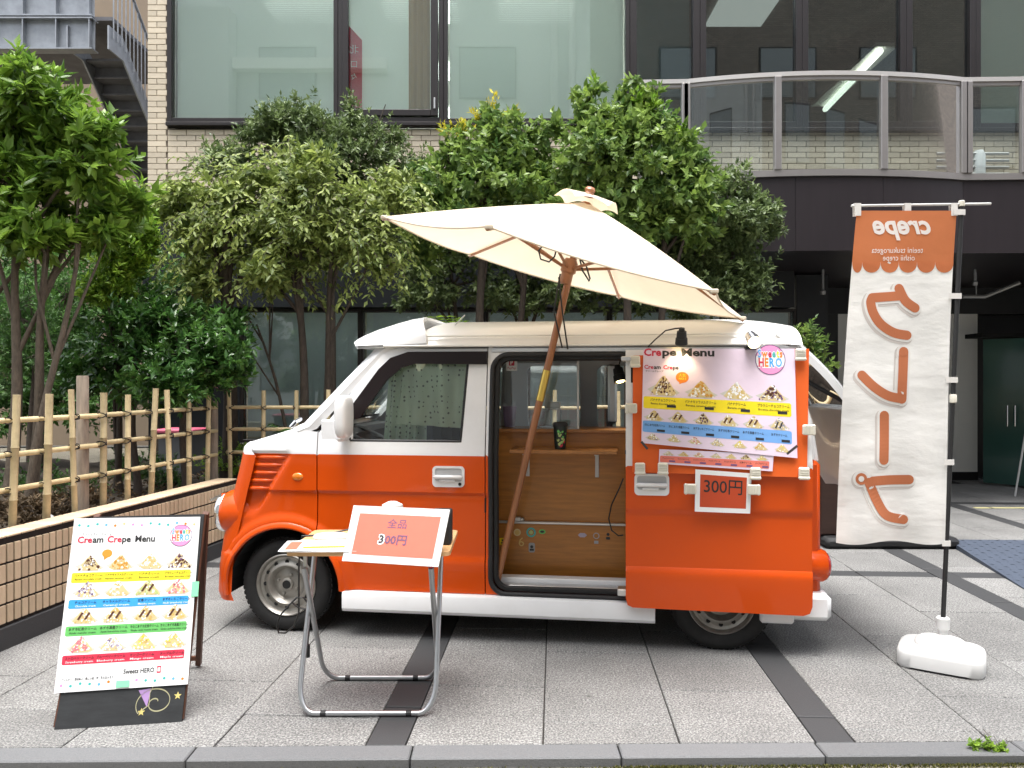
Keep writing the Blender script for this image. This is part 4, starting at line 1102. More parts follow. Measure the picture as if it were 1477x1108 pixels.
# ---- headlights
for w0 in (0.128, VWID - .128):
    m = MB('van_orange'); m.lathe([(.100, .20), (.118, .16), (.126, .13), (.130, .07), (.126, .03), (.116, .008), (.108, .0)], (-.400, w0, .655), (1, 0, 0), 32); hl = m.build('headlight', van, VAN, smooth=50)
    m = MB('chrome'); m.lathe([(.110, .012), (.116, -.004), (.114, -.022), (.102, -.030), (.094, -.022)], (-.40, w0, .655), (1, 0, 0), 32); m.build('chrome_ring', hl, VAN, smooth=50)
    m = MB('glass_clear', 'chrome'); m.lathe([(.0, -.058), (.05, -.050), (.098, -.026)], (-.40, w0, .655), (1, 0, 0), 28); m.lathe([(.02, .05), (.06, .02), (.098, -.018)], (-.40, w0, .655), (1, 0, 0), 28, 1); m.build('lens', hl, VAN, smooth=60)
    m = MB('chrome'); m.prism([(-.475, .735), (-.40, .768), (-.40, .750), (-.465, .722)], w0 - .07, w0 + .07, ax=1); m.build('eyebrow', hl, VAN)
# ---- wheels
def wheel(u, w_out, d, name='wheel'):
    w_ = w_out; c = (u, w_, .262)
    root = None
    m = MB('tyre'); m.lathe([(.172, .012), (.182, .002), (.225, -.006), (.248, .004), (.260, .022), (.2655, .05), (.2665, .075), (.2655, .10), (.258, .13), (.225, .148), (.17, .14)], c, (0, d, 0), 64)
    t = m.build('wheel', van, VAN, smooth=50)
    m = MB('tyre')
    for k in range(56):                           # tread shoulder blocks
        th = 2 * math.pi * k / 56; mm = Matrix.Translation((u, w_ + d * .035, .262)) @ Matrix.Rotation(th, 4, 'Y') @ Matrix.Translation((.259, 0, 0)); m.box((-.006, -.012, -.010), (.0075, .014, .010), M=mm)
    m.build('tread', t, VAN)
    m = MB('steel_rim'); m.lathe([(.173, .012), (.176, .000), (.170, -.004), (.162, .004), (.156, .018), (.140, .024), (.128, .020), (.118, .012), (.108, .008), (.098, .018), (.090, .034), (.085, .040), (.075, .038), (.058, .030), (.045, .028), (.036, .028), (.034, .016), (.028, .012), (0, .012)], c, (0, d, 0), 56); rim = m.build('rim', t, VAN, smooth=35)
    for k in range(12):
        th = 2 * math.pi * k / 12; m = MB('dark_hole'); m.lathe([(0, 0), (.0115, 0), (.0115, .003)], (u + .129 * math.cos(th), w_ + d * .0165, .262 + .129 * math.sin(th)), (0, d, 0), 12); m.build('vent_hole', t, VAN)
    m = MB('dark_hole'); m.lathe([(0, 0), (.024, 0), (.024, .004)], (u, w_ + d * .009, .262), (0, d, 0), 20); m.build('hub_cap', t, VAN)
    for k in range(4):
        th = math.pi / 4 + math.pi / 2 * k + .4; m = MB('steel_rim'); m.lathe([(0, -.014), (.007, -.012), (.010, 0), (.010, .012)], (u + .058 * math.cos(th), w_ + d * .030, .262 + .058 * math.sin(th)), (0, d, 0), 6); m.build('wheel_nut', t, VAN)
for u in (0.0, 2.40): wheel(u, .032, 1); wheel(u, VWID - .032, -1)
# ---- underbody, wheel wells, floor
m = MB('under_dark')
m.box((0.40, .06, .17), (2.03, VWID - .06, .24)); m.box((-.25, .22, .20), (0.40, VWID - .22, .60)); m.box((2.03, .22, .18), (2.72, VWID - .22, .26)); m.build('underbody', van, VAN)
for uc in (0.0, 2.40):
    for s_ in (1, -1):
        m = MB('under_dark'); N = 16; vs_ = []
        for k in range(N + 1):
            t = math.pi * k / N - .0
            for w_ in (0.03, .24): vs_.append((uc + .345 * math.cos(t), w_ if s_ > 0 else VWID - w_, .20 + .39 * math.sin(t)))
        m.add(vs_, [(2 * k, 2 * k + 1, 2 * k + 3, 2 * k + 2) for k in range(N)] + [tuple(2 * k + 1 for k in range(N + 1))]); m.build('wheel_well', van, VAN)
m = MB('under_dark'); m.box((1.0, .06, .262), (2.78, VWID - .05, .285)); m.build('floor', van, VAN)
m = MB('aluminium', 'van_white'); m.box((1.20, .055, .286), (1.955, .12, .300), .003); m.box((1.20, .125, .286), (1.955, .20, .325), .004, 1); m.build('step_plate', van, VAN)
# ---- kitchen fittings seen in the opening
PW = 0.33
m = MB('counter_wood'); m.box((1.13, PW, .600), (1.99, PW + .02, 1.118)); cp = m.build('counter_panel', van, VAN)
m = MB('counter_wood'); m.box((1.13, PW - .015, .262), (1.99, PW + .005, .590)); lpn = m.build('lower_panel', van, VAN)
m = MB('aluminium'); m.box((1.13, PW - .03, .592), (1.99, PW - .004, .606), .003); m.build('edge_strip', cp, VAN)
m = MB('frame_wood'); m.box((1.13, PW - .03, 1.119), (1.99, PW + .30, 1.140), .004); m.build('counter_top', van, VAN)
m = MB('frame_wood'); m.box((1.135, PW - .02, 1.141), (1.165, PW + .03, 1.575), .003); m.build('window_jamb', van, VAN)
m = MB('frame_wood'); m.box((1.166, PW - .02, 1.545), (1.99, PW + .03, 1.58), .003); m.build('window_head', van, VAN)
m = MB('glass_clear'); m.box((1.17, PW, 1.142), (1.64, PW + .004, 1.544)); m.build('sliding_glass', van, VAN)
m = MB('white_plastic'); m.box((1.630, PW - .006, 1.142), (1.642, PW + .012, 1.544)); m.box((1.168, PW - .006, 1.142), (1.178, PW + .012, 1.544)); m.build('glass_edge', van, VAN)
q = vpx(857, 520, .9)
m = MB('aluminium'); m.box((1.80, .92, 1.142), (1.86, .96, 1.53), .015); m.build('grey_stanchion', van, VAN)
m = MB('counter_wood'); 
Y0_ = .10
m = MB('frame_wood'); m.box((1.262, .13, 1.012), (1.862, PW - .002, 1.034), .004); shelf = m.build('shelf', van, VAN)
for u in (1.345, 1.745):
    m = MB('white_plastic'); m.box((u - .011, PW - .008, .865), (u + .011, PW - .003, 1.010), .002); m.box((u - .011, .15, 1.003), (u + .011, PW - .008, 1.009), .002); m.build('bracket', shelf, VAN)
m = MB('aluminium'); q = vpx(748, 747, PW); m.box((q.x - .035, PW - .034, .609), (q.x + .035, PW - .004, .625), .003); m.box((q.x - .018, PW - .05, .609), (q.x + .018, PW - .02, .632), .003); m.build('latch', cp, VAN)
# stickers on the lower panel
def sticker(): return Sheet(lambda a, c: (1.20 + a, PW - .0155, .262 + c), (0, -1, 0))
def lpx(px, py): q = vpx(px, py, PW - .016); return (q.x - 1.20, q.z - .262)
shp = sticker(); a, c = lpx(746, 768); shp.disc(a, c, .021, 'p_cream', 1, 20); shp.disc(a, c, .014, 'p_crepe', 2, 16); shp.build('sticker', lpn, VAN)
shp = sticker(); a, c = lpx(766, 768); shp.ring(a, c, .018, .028, 'p_teal', 1, 24); shp.disc(a, c, .012, 'p_matcha', 1, 12); shp.build('sticker', lpn, VAN)
shp = sticker(); a, c = lpx(782, 767); shp.disc(a, c, .020, 'p_green', 1, 18, .014); shp.disc(a, c, .012, 'p_black', 2, 12, .007); shp.build('sticker', lpn, VAN)
shp = sticker(); a, c = lpx(752, 788); shp.text('6', a, c, .075, 'p_crepe', 1, align='C'); shp.build('sticker', lpn, VAN)
shp = sticker(); a, c = lpx(724, 781); shp.rect(a - .014, c - .02, a + .022, c + .02, 'p_yellow', 1); shp.rect(a - .006, c - .012, a + .014, c - .004, 'p_black', 2); shp.rect(a - .002, c + .002, a + .010, c + .012, 'p_black', 2); shp.build('sticker', lpn, VAN)
for px, py in ((731, 768), (877, 774)):
    shp = sticker(); a, c = lpx(px, py); shp.disc(a, c + .012, .009, 'p_black', 1, 12); shp.rect(a - .012, c - .018, a + .012, c - .002, 'p_black', 1, .006); shp.build('sticker', lpn, VAN)
shp = sticker(); a, c = lpx(767, 790); shp.rect(a - .018, c - .028, a + .018, c + .028, 'p_grey', 1, .01); shp.disc(a, c + .005, .009, 'p_black', 2, 12); shp.rect(a - .012, c - .018, a + .012, c - .006, 'p_black', 2); shp.build('sticker', lpn, VAN)
shp = sticker(); a, c = lpx(840, 772); shp.disc(a, c, .026, 'p_lilac', 1, 6, .014); shp.build('sticker', lpn, VAN)
shp = sticker(); a, c = lpx(860, 773); shp.ring(a, c, .013, .018, 'p_grey', 1, 20); shp.rect(a - .012, c - .045, a + .012, c - .028, 'p_grey', 1); shp.build('sticker', lpn, VAN)

# cash-less payment sticker on the glass
m = MB('p_white'); q = vpx(738, 526, PW - .004); m.box((q.x - .032, PW - .003, q.z - .036), (q.x + .032, PW - .001, q.z + .036)); stk = m.build('payment_sticker', van, VAN)
shp = Sheet(lambda a, c: (q.x + a, PW - .003, q.z + c), (0, -1, 0)); shp.rect(-.016, -.006, .016, .026, 'p_red', 1, .004); shp.text('P', 0, .000, .032, 'p_white', 2, bold=.03, align='C'); shp.text('PayPay', 0, -.026, .018, 'p_red', 1, align='C'); shp.build('sticker_print', stk, VAN)
# cab: curtains, seat, steering wheel
m = MB('curtain_dots'); m.grid(lambda a, c: (0.66 + .36 * a - .05 * (1 - c) * (1 - a), .12 + .018 * math.sin(a * 17) + .04 * (1 - c) + .03 * math.sin(a * 5 + c * 3), 1.545 - .375 * (1 - c) - .02 * a * (1 - c)), 40, 12); m.build('curtain', van, VAN, smooth=60)
m = MB('curtain_dots'); m.grid(lambda a, c: (0.52 + .20 * a + .04 * c, .20 + .02 * math.sin(a * 23), 1.53 - .46 * (1 - c)), 30, 10); m.build('curtain', van, VAN, smooth=60)
m = MB('curtain_dots'); m.grid(lambda a, c: (0.50 + .55 * a, .62 + .02 * math.sin(a * 31), 1.56 - .52 * (1 - c)), 40, 4); m.build('curtain', van, VAN, smooth=60)
m = MB('seat_dark'); m.box((0.75, .25, .75), (0.90, .68, 1.26), .05); m.box((.80, .34, 1.25), (.87, .58, 1.40), .03); m.box((.35, .22, .62), (.85, .70, .76), .05); m.box((0.75, .80, .75), (0.90, 1.24, 1.26), .05); m.build('seat', van, VAN, smooth=40)
m = MB('black_rubber'); N = 28; rc = Vector((.36, .42, 1.08)); ax = Vector((.45, 0, 1)).normalized(); e1 = Vector((0, 1, 0)); e2 = ax.cross(e1)
m.tube([rc + (e1 * math.cos(2 * math.pi * k / N) + e2 * math.sin(2 * math.pi * k / N)) * .18 for k in range(N + 1)], .013, 6); m.build('steering_wheel', van, VAN, smooth=50)
m = MB('black_rubber'); m.box((.06, .12, .75), (.28, VWID - .12, 1.13), .03); m.build('dashboard', van, VAN)
m = MB('headliner'); m.box((1.02, .16, .30), (1.05, VWID - .1, 1.08)); m.build('partition', van, VAN)
m = MB('under_dark'); m.box((2.05, PW + .1, .29), (2.6, 1.3, 1.05)); m.build('kitchen_unit', van, VAN)
# ================================================================== THINGS ON AND AROUND THE VAN
def quadpos(cs):                                  # bilinear patch, corners TL TR BR BL
    TL, TR, BR, BL = [Vector(c) for c in cs]
    pn = (BL - TL).cross(TR - TL).normalized(); BR = BR - pn * (BR - TL).dot(pn)      # keep the sheet flat
    def f(s_, t): return (TL * (1 - s_) + TR * s_) * (1 - t) + (BL * (1 - s_) + BR * s_) * t
    n = (TR - TL).cross(TL - BL).normalized() * -1
    n = (BL - TL).cross(TR - TL).normalized()
    return f, n
def flat_sheet(cs, mt, name, thick=0.003, parent=None, src=I4, nu=1, nv=1, wav=None, **kw):
    f, n = quadpos(cs)
    m = MB(mt)
    def w_(a, b): return (wav(a, b) if wav else 0)
    m.grid(lambda a, b: f(a, b) + n * w_(a, b), nu, nv); m.grid(lambda a, b: f(a, 1 - b) - n * thick + n * w_(a, 1 - b), nu, nv)
    k = (nu + 1) * (nv + 1)
    m.add([f(0, 0), f(1, 0), f(1, 1), f(0, 1)] + [q - n * thick for q in (f(0, 0), f(1, 0), f(1, 1), f(0, 1))], [(0, 1, 5, 4), (1, 2, 6, 5), (2, 3, 7, 6), (3, 0, 4, 7)])
    return m.build(name, parent, src, **kw)
def poster_sheet(cs, W, H, wav=None, step=0.0007):   # units: W x H, origin lower left
    f, n = quadpos(cs)
    return Sheet(lambda a, b: f(a / W, 1 - b / H) + n * (wav(a / W, 1 - b / H) if wav else 0), n, step), f, n

STY = dict(choco=['p_choco', 'p_white', 'p_choco', 'p_cream'], caramel=['p_caramel', 'p_cream', 'p_caramel', 'p_white'], banana=['p_cream', 'p_white', 'p_crepe', 'p_white'],
           brownie=['p_choco', 'p_white', 'p_cream', 'p_berry'], stripe=['p_crepe', 'p_white', 'p_cream'], berry=['p_berry', 'p_white', 'p_lilac', 'p_white'], straw=['p_straw', 'p_white', 'p_white', 'p_straw'],
           matcha=['p_matcha', 'p_white', 'p_cream', 'p_matcha'], grey=['p_white', 'p_lilac', 'p_white', 'p_grey'], mango=['p_crepe', 'p_cream', 'p_yellow2', 'p_white'])
def crepe(sh, cx, cy, w, h, sty, n=46):           # printed picture of a filled crepe on a paper triangle
    sh.poly([(cx - w * .52, cy + h * .30), (cx - w * .20, cy - h * .02), (cx + w * .30, cy - h * .04), (cx + w * .52, cy + h * .18), (cx + w * .20, cy + h * .50), (cx - w * .25, cy + h * .55)], 'p_tint', 1.0)
    sh.poly([(cx - w * .40, cy + h * .16), (cx - w * .25, cy + h * .02), (cx + w * .25, cy), (cx + w * .42, cy + h * .12), (cx + w * .10, cy + h * .88), (cx, cy + h), (cx - w * .12, cy + h * .85)], 'p_cream', 1.4)
    cols = STY[sty]
    for k in range(n):
        t = rng.random() ** 1.25; x = cx + (rng.random() - .5) * w * .80 * (1 - t * .93); y = cy + h * (.05 + .92 * t)
        r = w * rng.uniform(.022, .055); a0 = rng.random() * 6.28; ns = rng.choice((4, 5, 6))
        sh.poly([(x + r * rng.uniform(.6, 1.3) * math.cos(a0 + 6.283 * i / ns), y + r * rng.uniform(.6, 1.3) * math.sin(a0 + 6.283 * i / ns)) for i in range(ns)], rng.choice(cols), 1.8 + .3 * (k % 5))
    if sty == 'stripe' or sty == 'matcha':
        for d in (-.14, .10): sh.poly([(cx + w * (d - .10), cy + h * .28), (cx + w * (d - .03), cy + h * .24), (cx + w * (d + .12), cy + h * .70), (cx + w * (d + .04), cy + h * .74)], 'p_choco', 3.6)
    if sty == 'choco':
        for d in range(6): sh.stroke([(cx - w * .22 + d * w * .075, cy + h * .35), (cx - w * .10 + d * w * .055, cy + h * (.88 - abs(d - 2) * .07))], w * .018, 'p_choco', 3.6, False)
    if sty == 'brownie':
        for (dx, dy) in ((0, .8), (-.12, .55), (.12, .55), (0, .5)): sh.disc(cx + dx * w, cy + dy * h, w * .05, 'p_choco', 3.6, 7)
def logo(sh, cx, cy, r):                          # round shop emblem
    sh.disc(cx, cy, r, 'p_white', 1.5, 40); sh.ring(cx, cy, r * .95, r, 'p_berry', 2.6, 40)
    sh.poly([(cx + .95 * r * math.cos(R(t)), cy + .95 * r * math.sin(R(t))) for t in range(205, 340, 9)], 'p_pink', 2)
    sh.poly([(cx + .95 * r * math.cos(R(t)), cy + .95 * r * math.sin(R(t))) for t in range(20, 165, 9)], 'p_pink', 2)
    def word(wd, y, hh, width, cs):
        ws = [(lambda v: v[:, 0].max() - v[:, 0].min())(text2d(ch, .035)[0]) for ch in wd]; k = width / (sum(ws) + .10 * (len(wd) - 1)); x = cx - width / 2
        for ch, c, w0 in zip(wd, cs, ws):
            sh.text(ch, x - k * .05, y - hh * .04, hh * 1.12, 'p_white', 2.8, bold=.075, width=w0 * k + k * .10); sh.text(ch, x, y, hh, c, 3.4, bold=.035, width=w0 * k); x += (w0 + .10) * k
    word('Sweets', cy + r * .16, r * .72, r * 1.62, ['p_skyblue', 'p_orange', 'p_red', 'p_teal', 'p_yellow', 'p_orange'])
    word('HERO', cy - r * .46, r * .80, r * 1.55, ['p_crimson', 'p_orange', 'p_blue2', 'p_skyblue'])
def jp(sh, s_, x, y, h, wd, col='p_black', layer=3, en=None, encol=None):
    sh.text(s_, x, y, h, col, layer, bold=.012, width=wd, align='C', res=1)
    if en: sh.text(en, x, y - h * 1.05, h * .85, encol or col, layer, bold=.01, width=wd * .95, align='C', res=1)
NAMES1 = [('バナナチョコクリーム', 'Banana chocolate cream'), ('バナナキャラメルクリーム', 'Banana caramel cream'), ('バナナクリーム', 'Banana cream'), ('ブラウニーチョコクリーム', 'Brownie chocolate cream')]

# ---- menu on the sliding door
def dw(z): return DOFF + lean(z) * .9 - .022
def vq(px, py, o=0.0):                            # pixel onto the door's outer face
    q = vpx(px, py, DOFF)
    for _ in range(4): q = vpx(px, py, dw(q.z) - o)
    return q
def qv(*pts, o=0.0): return [vq(x, y, o) for x, y in pts]
menu = flat_sheet(qv((913, 513), (1167, 503), (1164, 689), (912, 681)), 'board_orange', 'backing_board', .004, None, VAN, label='flat orange backing board fixed to the sliding door of the van', cat='board')
def rip(a, b): return 0.0
cs = qv((928, 503), (1146, 503), (1150, 661), (925, 639), o=.008)
pm = thing('menu_poster', 'large pale pink Crepe Menu poster clipped onto the orange board', 'poster', M=VAN @ Matrix.Translation(cs[3]))
flat_sheet(cs, 'poster_pink', 'sheet', .0006, pm, VAN, 24, 18, rip, smooth=60)
W_, H_ = 835.0, 572.0
sh, _, _ = poster_sheet(cs, W_, H_, rip, .0005)
def cx3(x): return x - 183
def cy3(y): return H_ - (y - 120)
x = cx3(186); 
x += sh.text('Cre', x, cy3(163), 62, 'p_red', 2, bold=.035) + 6; sh.text('pe Menu', x, cy3(163), 62, 'p_black', 2, bold=.035, width=290)
x = cx3(190)
for wd, c in (('Cre', 'p_red'), ('am', 'p_black'), (' Cre', 'p_red'), ('pe', 'p_black')): x += sh.text(wd.strip(), x + (12 if wd[0] == ' ' else 0), cy3(243), 33, c, 2, bold=.03) + 2 + (12 if wd[0] == ' ' else 0)
jp(sh, 'クリームクレープ', cx3(248), cy3(262), 13, 100)
sh.disc(cx3(403), cy3(290), 36, 'p_orange', 1.5, 28, 32); sh.poly([(cx3(385), cy3(312)), (cx3(412), cy3(318)), (cx3(388), cy3(330))], 'p_orange', 1.4); sh.text('人気', cx3(403), cy3(286), 20, 'p_yellow2', 3, align='C'); sh.text('NO.1', cx3(403), cy3(304), 18, 'p_yellow2', 3, bold=.02, align='C')
logo(sh, cx3(885), cy3(180), 82)
for (x, s_, hh) in ((300, 'choco', 118), (508, 'caramel', 95), (700, 'banana', 90), (893, 'brownie', 82)): crepe(sh, cx3(x), cy3(402), 175, hh, s_, 90)
sh.rect(cx3(190), cy3(482), cx3(992), cy3(410), 'p_yellow', 1, 10)
for (x, (j, e), wd) in zip((298, 505, 700, 898), NAMES1, (140, 170, 100, 170)):
    jp(sh, j, cx3(x), cy3(436), 19, wd, en=e); sh.rect(cx3(x + 22), cy3(470), cx3(x + 72), cy3(455), 'p_black', 3)
N2 = ['きなこあずき抹茶クリーム', 'きなこあずき黒蜜クリーム', 'あずきいちごクリーム', 'あずき抹茶クリーム', 'あずき黒蜜クリーム', 'あずきクリーム']
for (x, nm, s_) in zip((250, 382, 520, 655, 790, 925), N2, ('stripe', 'stripe', 'brownie', 'stripe', 'stripe', 'grey')):
    crepe(sh, cx3(x), cy3(553), 112, 62, s_, 46)
    if s_ == 'grey':
        for d in (-.10, .10): sh.poly([(cx3(x) + 112 * (d - .10), cy3(545)), (cx3(x) + 112 * (d - .02), cy3(547)), (cx3(x) + 112 * (d + .10), cy3(512)), (cx3(x) + 112 * (d + .04), cy3(510))], 'p_black', 3.6)
sh.rect(cx3(188), cy3(624), cx3(992), cy3(556), 'p_blue', 1, 10)
for (x, nm) in zip((255, 388, 522, 657, 788, 925), N2):
    jp(sh, nm, cx3(x), cy3(586), 16, 112 if len(nm) > 8 else 84); sh.rect(cx3(x + 12), cy3(616), cx3(x + 56), cy3(603), 'p_black', 3)
for (x, s_) in zip((245, 360, 475, 595, 715, 825, 940), ('berry', 'banana', 'straw', 'grey', 'mango', 'caramel', 'mango')): crepe(sh, cx3(x), cy3(668), 82, 40, s_, 34)
sh.build('print', pm, VAN)
for (x0, y0, x1, y1) in ((925, 637, 934, 648), (1135, 655, 1150, 643)):
    A_, B_ = vq(x0, y0, .010), vq(x1, y1, .010); d = (B_ - A_).normalized(); nn = Vector((-d.z, 0, d.x)) * .006
    m = MB('tape_dark'); m.add([A_ - nn, B_ - nn, B_ + nn, A_ + nn], [(0, 1, 2, 3)]); m.build('tape', pm, VAN)
# lower strip of the menu
cs = qv((951, 648), (1116, 655), (1114, 680), (950, 669), o=.005)
p2 = thing('menu_strip', 'narrow pink menu strip with red name band below the Crepe Menu poster', 'poster', M=VAN @ Matrix.Translation(cs[3]))
flat_sheet(cs, 'poster_pink', 'sheet', .0006, p2, VAN)
sh, _, _ = poster_sheet(cs, 632, 110, None, .0005)
for (x, s_) in zip((320, 405, 490, 585, 668, 750, 838), ('berry', 'caramel', 'straw', 'grey', 'mango', 'choco', 'mango')): crepe(sh, x - 268, 66, 70, 32, s_, 26)
sh.rect(6, 14, 612, 62, 'p_salmon', 1, 8)
for k, nm in enumerate(('チョコクリーム', 'キャラメルクリーム', 'ストロベリークリーム', 'クッキークリーム', 'マンゴークリーム', '抹茶クリーム', 'メープルクリーム')):
    jp(sh, nm, 52 + k * 86, 40, 13, 64); sh.rect(58 + k * 86, 20, 92 + k * 86, 31, 'p_berry', 3)
sh.build('print', p2, VAN)
# price card
cs = qv((1003, 677), (1084, 683), (1082, 741), (1002, 738), o=.010)
pc = thing('price_card', 'white bordered orange 300 yen card clipped below the menu', 'sign', M=VAN @ Matrix.Translation(cs[3]))
flat_sheet(cs, 'paper', 'card', .001, pc, VAN, 1, 1)
sh, _, _ = poster_sheet(cs, 315, 225, None, .0005)
sh.rect(28, 26, 290, 200, 'p_card', 1); sh.text('300円', 158, 108, 92, 'p_black', 2, bold=.008, width=216, align='C', res=4)
sh.build('print', pc, VAN)
# clips
def clip_at(px, py, o, label, rz=0.0, flip=False):
    q = vq(px, py, o)
    m = MB('clip_cream'); M_ = Matrix.Translation(q) @ Matrix.Rotation(rz, 4, 'Y')
    m.box((-.026, -.020, -.028), (.026, .002, .028), .006, M=M_); m.box((-.028, -.024, -.034 if not flip else .016), (.028, -.002, -.016 if not flip else .034), .006, M=M_)
    for k in range(4): m.box((-.022, -.0225, -.008 + k * .008), (.022, -.019, -.004 + k * .008), .001, M=M_)
    return m.build('paper_clip', None, VAN, smooth=35, label=label, cat='clip', group='cream plastic clips on the sliding door')
for a in ((916, 521, .012, 'cream plastic clip on the top corner of the orange board beside the opening'), (1154, 511, .012, 'cream plastic clip on the top corner of the board beside the round emblem'),
          (911, 589, .008, 'cream plastic clip on the side edge of the board next to the yellow band', R(90)), (1165, 620, .008, 'cream plastic clip on the board edge facing the banner', R(-90)),
          (923, 675, .010, 'cream plastic clip on the bottom corner of the board above the door handle'), (956, 675, .012, 'cream plastic clip holding the menu strip beside the door handle'),
          (1089, 682, .012, 'cream plastic clip at the end of the red name band'), (1159, 682, .010, 'cream plastic clip on the bottom corner of the board away from the opening'),
          (996, 705, .014, 'cream plastic clip on the price card edge facing the door handle', R(90)), (1086, 706, .014, 'cream plastic clip on the price card edge away from the door handle', R(-90))):
    clip_at(a[0], a[1], a[2], a[3], a[4] if len(a) > 4 else 0.0)
# ---- lamps
def point(name, loc, e, col, size=.02):
    l_ = bpy.data.lights.new(name, 'POINT'); l_.energy = e; l_.color = col; l_.shadow_soft_size = size
    o = bpy.data.objects.new(name, l_); C.objects.link(o); return o
def lamp(q, aim, mt, label, sz=1.0, energy=3.0, cable=None, spot=True):
    q = Vector(q); aim = Vector(aim).normalized()
    t = thing('spot_lamp', label, 'lamp', M=VAN @ Matrix.Translation(q))
    m = MB(mt); m.lathe([(0, -.05 * sz), (.014 * sz, -.05 * sz), (.016 * sz, -.035 * sz), (.024 * sz, -.033 * sz), (.026 * sz, 0), (.030 * sz, .003 * sz), (.032 * sz, .035 * sz), (.028 * sz, .036 * sz), (.02 * sz, .01 * sz)], q, aim, 20); m.build('lamp_shade', t, VAN, smooth=35)
    m = MB('bulb_warm'); m.lathe([(.0, .040 * sz), (.016 * sz, .036 * sz), (.024 * sz, .024 * sz), (.020 * sz, .005 * sz), (0, 0)], q, aim, 16); m.build('bulb', t, VAN, smooth=60)
    if cable: m = MB('cord_black'); m.tube(cable, .004, 6); m.build('cable', t, VAN, smooth=60)
    l_ = bpy.data.lights.new('lamp_light', 'SPOT'); l_.energy = energy; l_.color = (1, .78, .45); l_.spot_size = R(95); l_.spot_blend = .6; l_.shadow_soft_size = .02
    o = bpy.data.objects.new('lamp_light', l_); C.objects.link(o); o.matrix_world = VAN @ Matrix.Translation(q + aim * .05 * sz) @ aim.to_track_quat('-Z', 'Y').to_matrix().to_4x4()
    o.parent = t; o.matrix_parent_inverse = MW[t.name].inverted()
    return t
q = vpx(983, 487, -.10); c0 = vpx(935, 500, .04)
lamp(q, (0, .35, -1), 'black_rubber', 'small black gooseneck lamp lit above the Crepe Menu title', 1.0, 0.8, [c0, vpx(945, 490, .0), vpx(960, 477, -.05), vpx(974, 474, -.09), q + Vector((0, -.012, .048))])
q = vpx(1085, 489, -.06)
lamp(q, (.12, -.85, -.5), 'chrome', 'small silver clamp lamp lit above the round shop emblem', 1.15, 1.0)
m = MB('black_rubber'); qq = vpx(1083, 501, -.03); m.box(qq + Vector((-.03, -.02, -.012)), qq + Vector((.03, .03, .008)), .004); m.build('lamp_clamp', bpy.data.objects['spot_lamp.001'], VAN)
q = vpx(893, 541, .40)
lamp(q, (.2, -.3, -1), 'black_rubber', 'black work lamp glowing inside the van doorway', 1.2, 1.0, [q + Vector((0, 0, .06)), q + Vector((.01, .02, .10)), (q.x + .02, q.y + .03, 1.58)])

# ---- things on the shelf and counter
q = vpx(808, 640, .20); q.z = 1.0345
t = thing('paper_cup', 'tall black printed paper cup with lid on the wooden shelf', 'cup', M=VAN @ Matrix.Translation(q))
m = MB('cup_black'); m.lathe([(0, 0), (.030, 0), (.031, .004), (.039, .128), (.041, .130), (.041, .136)], q, (0, 0, 1), 28); m.build('cup', t, VAN, smooth=40)
m = MB('black_rubber'); m.lathe([(.0425, .128), (.043, .140), (.040, .148), (.034, .152), (.032, .148), (0, .148)], q, (0, 0, 1), 28); m.build('lid', t, VAN, smooth=40)
m = MB('p_matcha', 'p_red', 'p_green', 'p_white')
for k in range(26):
    h = rng.uniform(.02, .11); rr = .0305 + .008 * h / .128 + .0006; th = R(-90 + rng.uniform(-20, 60)); mi = 1 if h < .045 and k % 3 == 0 else rng.choice((0, 2, 0)); s_ = rng.uniform(.004, .010)
    pts = []
    for j in range(5): a = 6.28 * j / 5; pts.append((q.x + rr * math.cos(th + s_ * math.cos(a) / rr), q.y + rr * math.sin(th + s_ * math.cos(a) / rr), q.z + h + s_ * math.sin(a) * 1.2))
    m.add(pts, [(0, 1, 2, 3, 4)], mi)
m.build('cup_print', t, VAN)
q = vpx(735, 612, .52); q.z = 1.1405
t = thing('napkin_cup', 'lilac plastic cup holding white napkins behind the van window', 'cup', M=VAN @ Matrix.Translation(q))
m = MB('lilac_plastic'); m.lathe([(0, 0), (.032, 0), (.042, .125), (.040, .125), (.031, .004)], q, (0, 0, 1), 20); m.build('cup', t, VAN, smooth=40)
m = MB('paper'); m.prism([(q.x - .035, q.z + .06), (q.x + .03, q.z + .06), (q.x + .035, q.z + .155), (q.x, q.z + .12), (q.x - .04, q.z + .15)], q.y - .003, q.y + .003, ax=1); m.build('napkin', t, VAN)
q = vpx(795, 612, .55); q.z = 1.1405
m = MB('glass_clear'); m.box(q + Vector((-.10, -.05, 0)), q + Vector((.06, .05, .11)), .008); m.build('plastic_box', None, VAN, label='clear plastic box of utensils on the van counter', cat='box')
m = MB('clip_cream'); m.box(q + Vector((-.045, .06, 0)), q + Vector((-.015, .09, .20)), .004); m.box(q + Vector((-.03, .06, .11)), q + Vector((.05, .10, .15)), .004); m.build('wooden_rack', None, VAN, label='pale wooden rack standing behind the clear box on the counter', cat='rack')
m = MB('white_plastic'); q = vpx(769, 612, .50); q.z = 1.1405; m.lathe([(0, 0), (.024, 0), (.026, .05), (.02, .065), (0, .07)], q, (0, 0, 1), 18); m.build('white_jar', None, VAN, smooth=40, label='small white jar between the lilac cup and the clear box', cat='jar')
# black cable hanging in the doorway
m = MB('cord_black'); m.tube([vpx(x, y, .22) for x, y in ((899, 690), (893, 705), (882, 728), (878, 748), (882, 765), (892, 773), (899, 772))], .004, 6)
m.build('hanging_cable', None, VAN, smooth=60, label='thin black cable looping down beside the open sliding door', cat='cable')

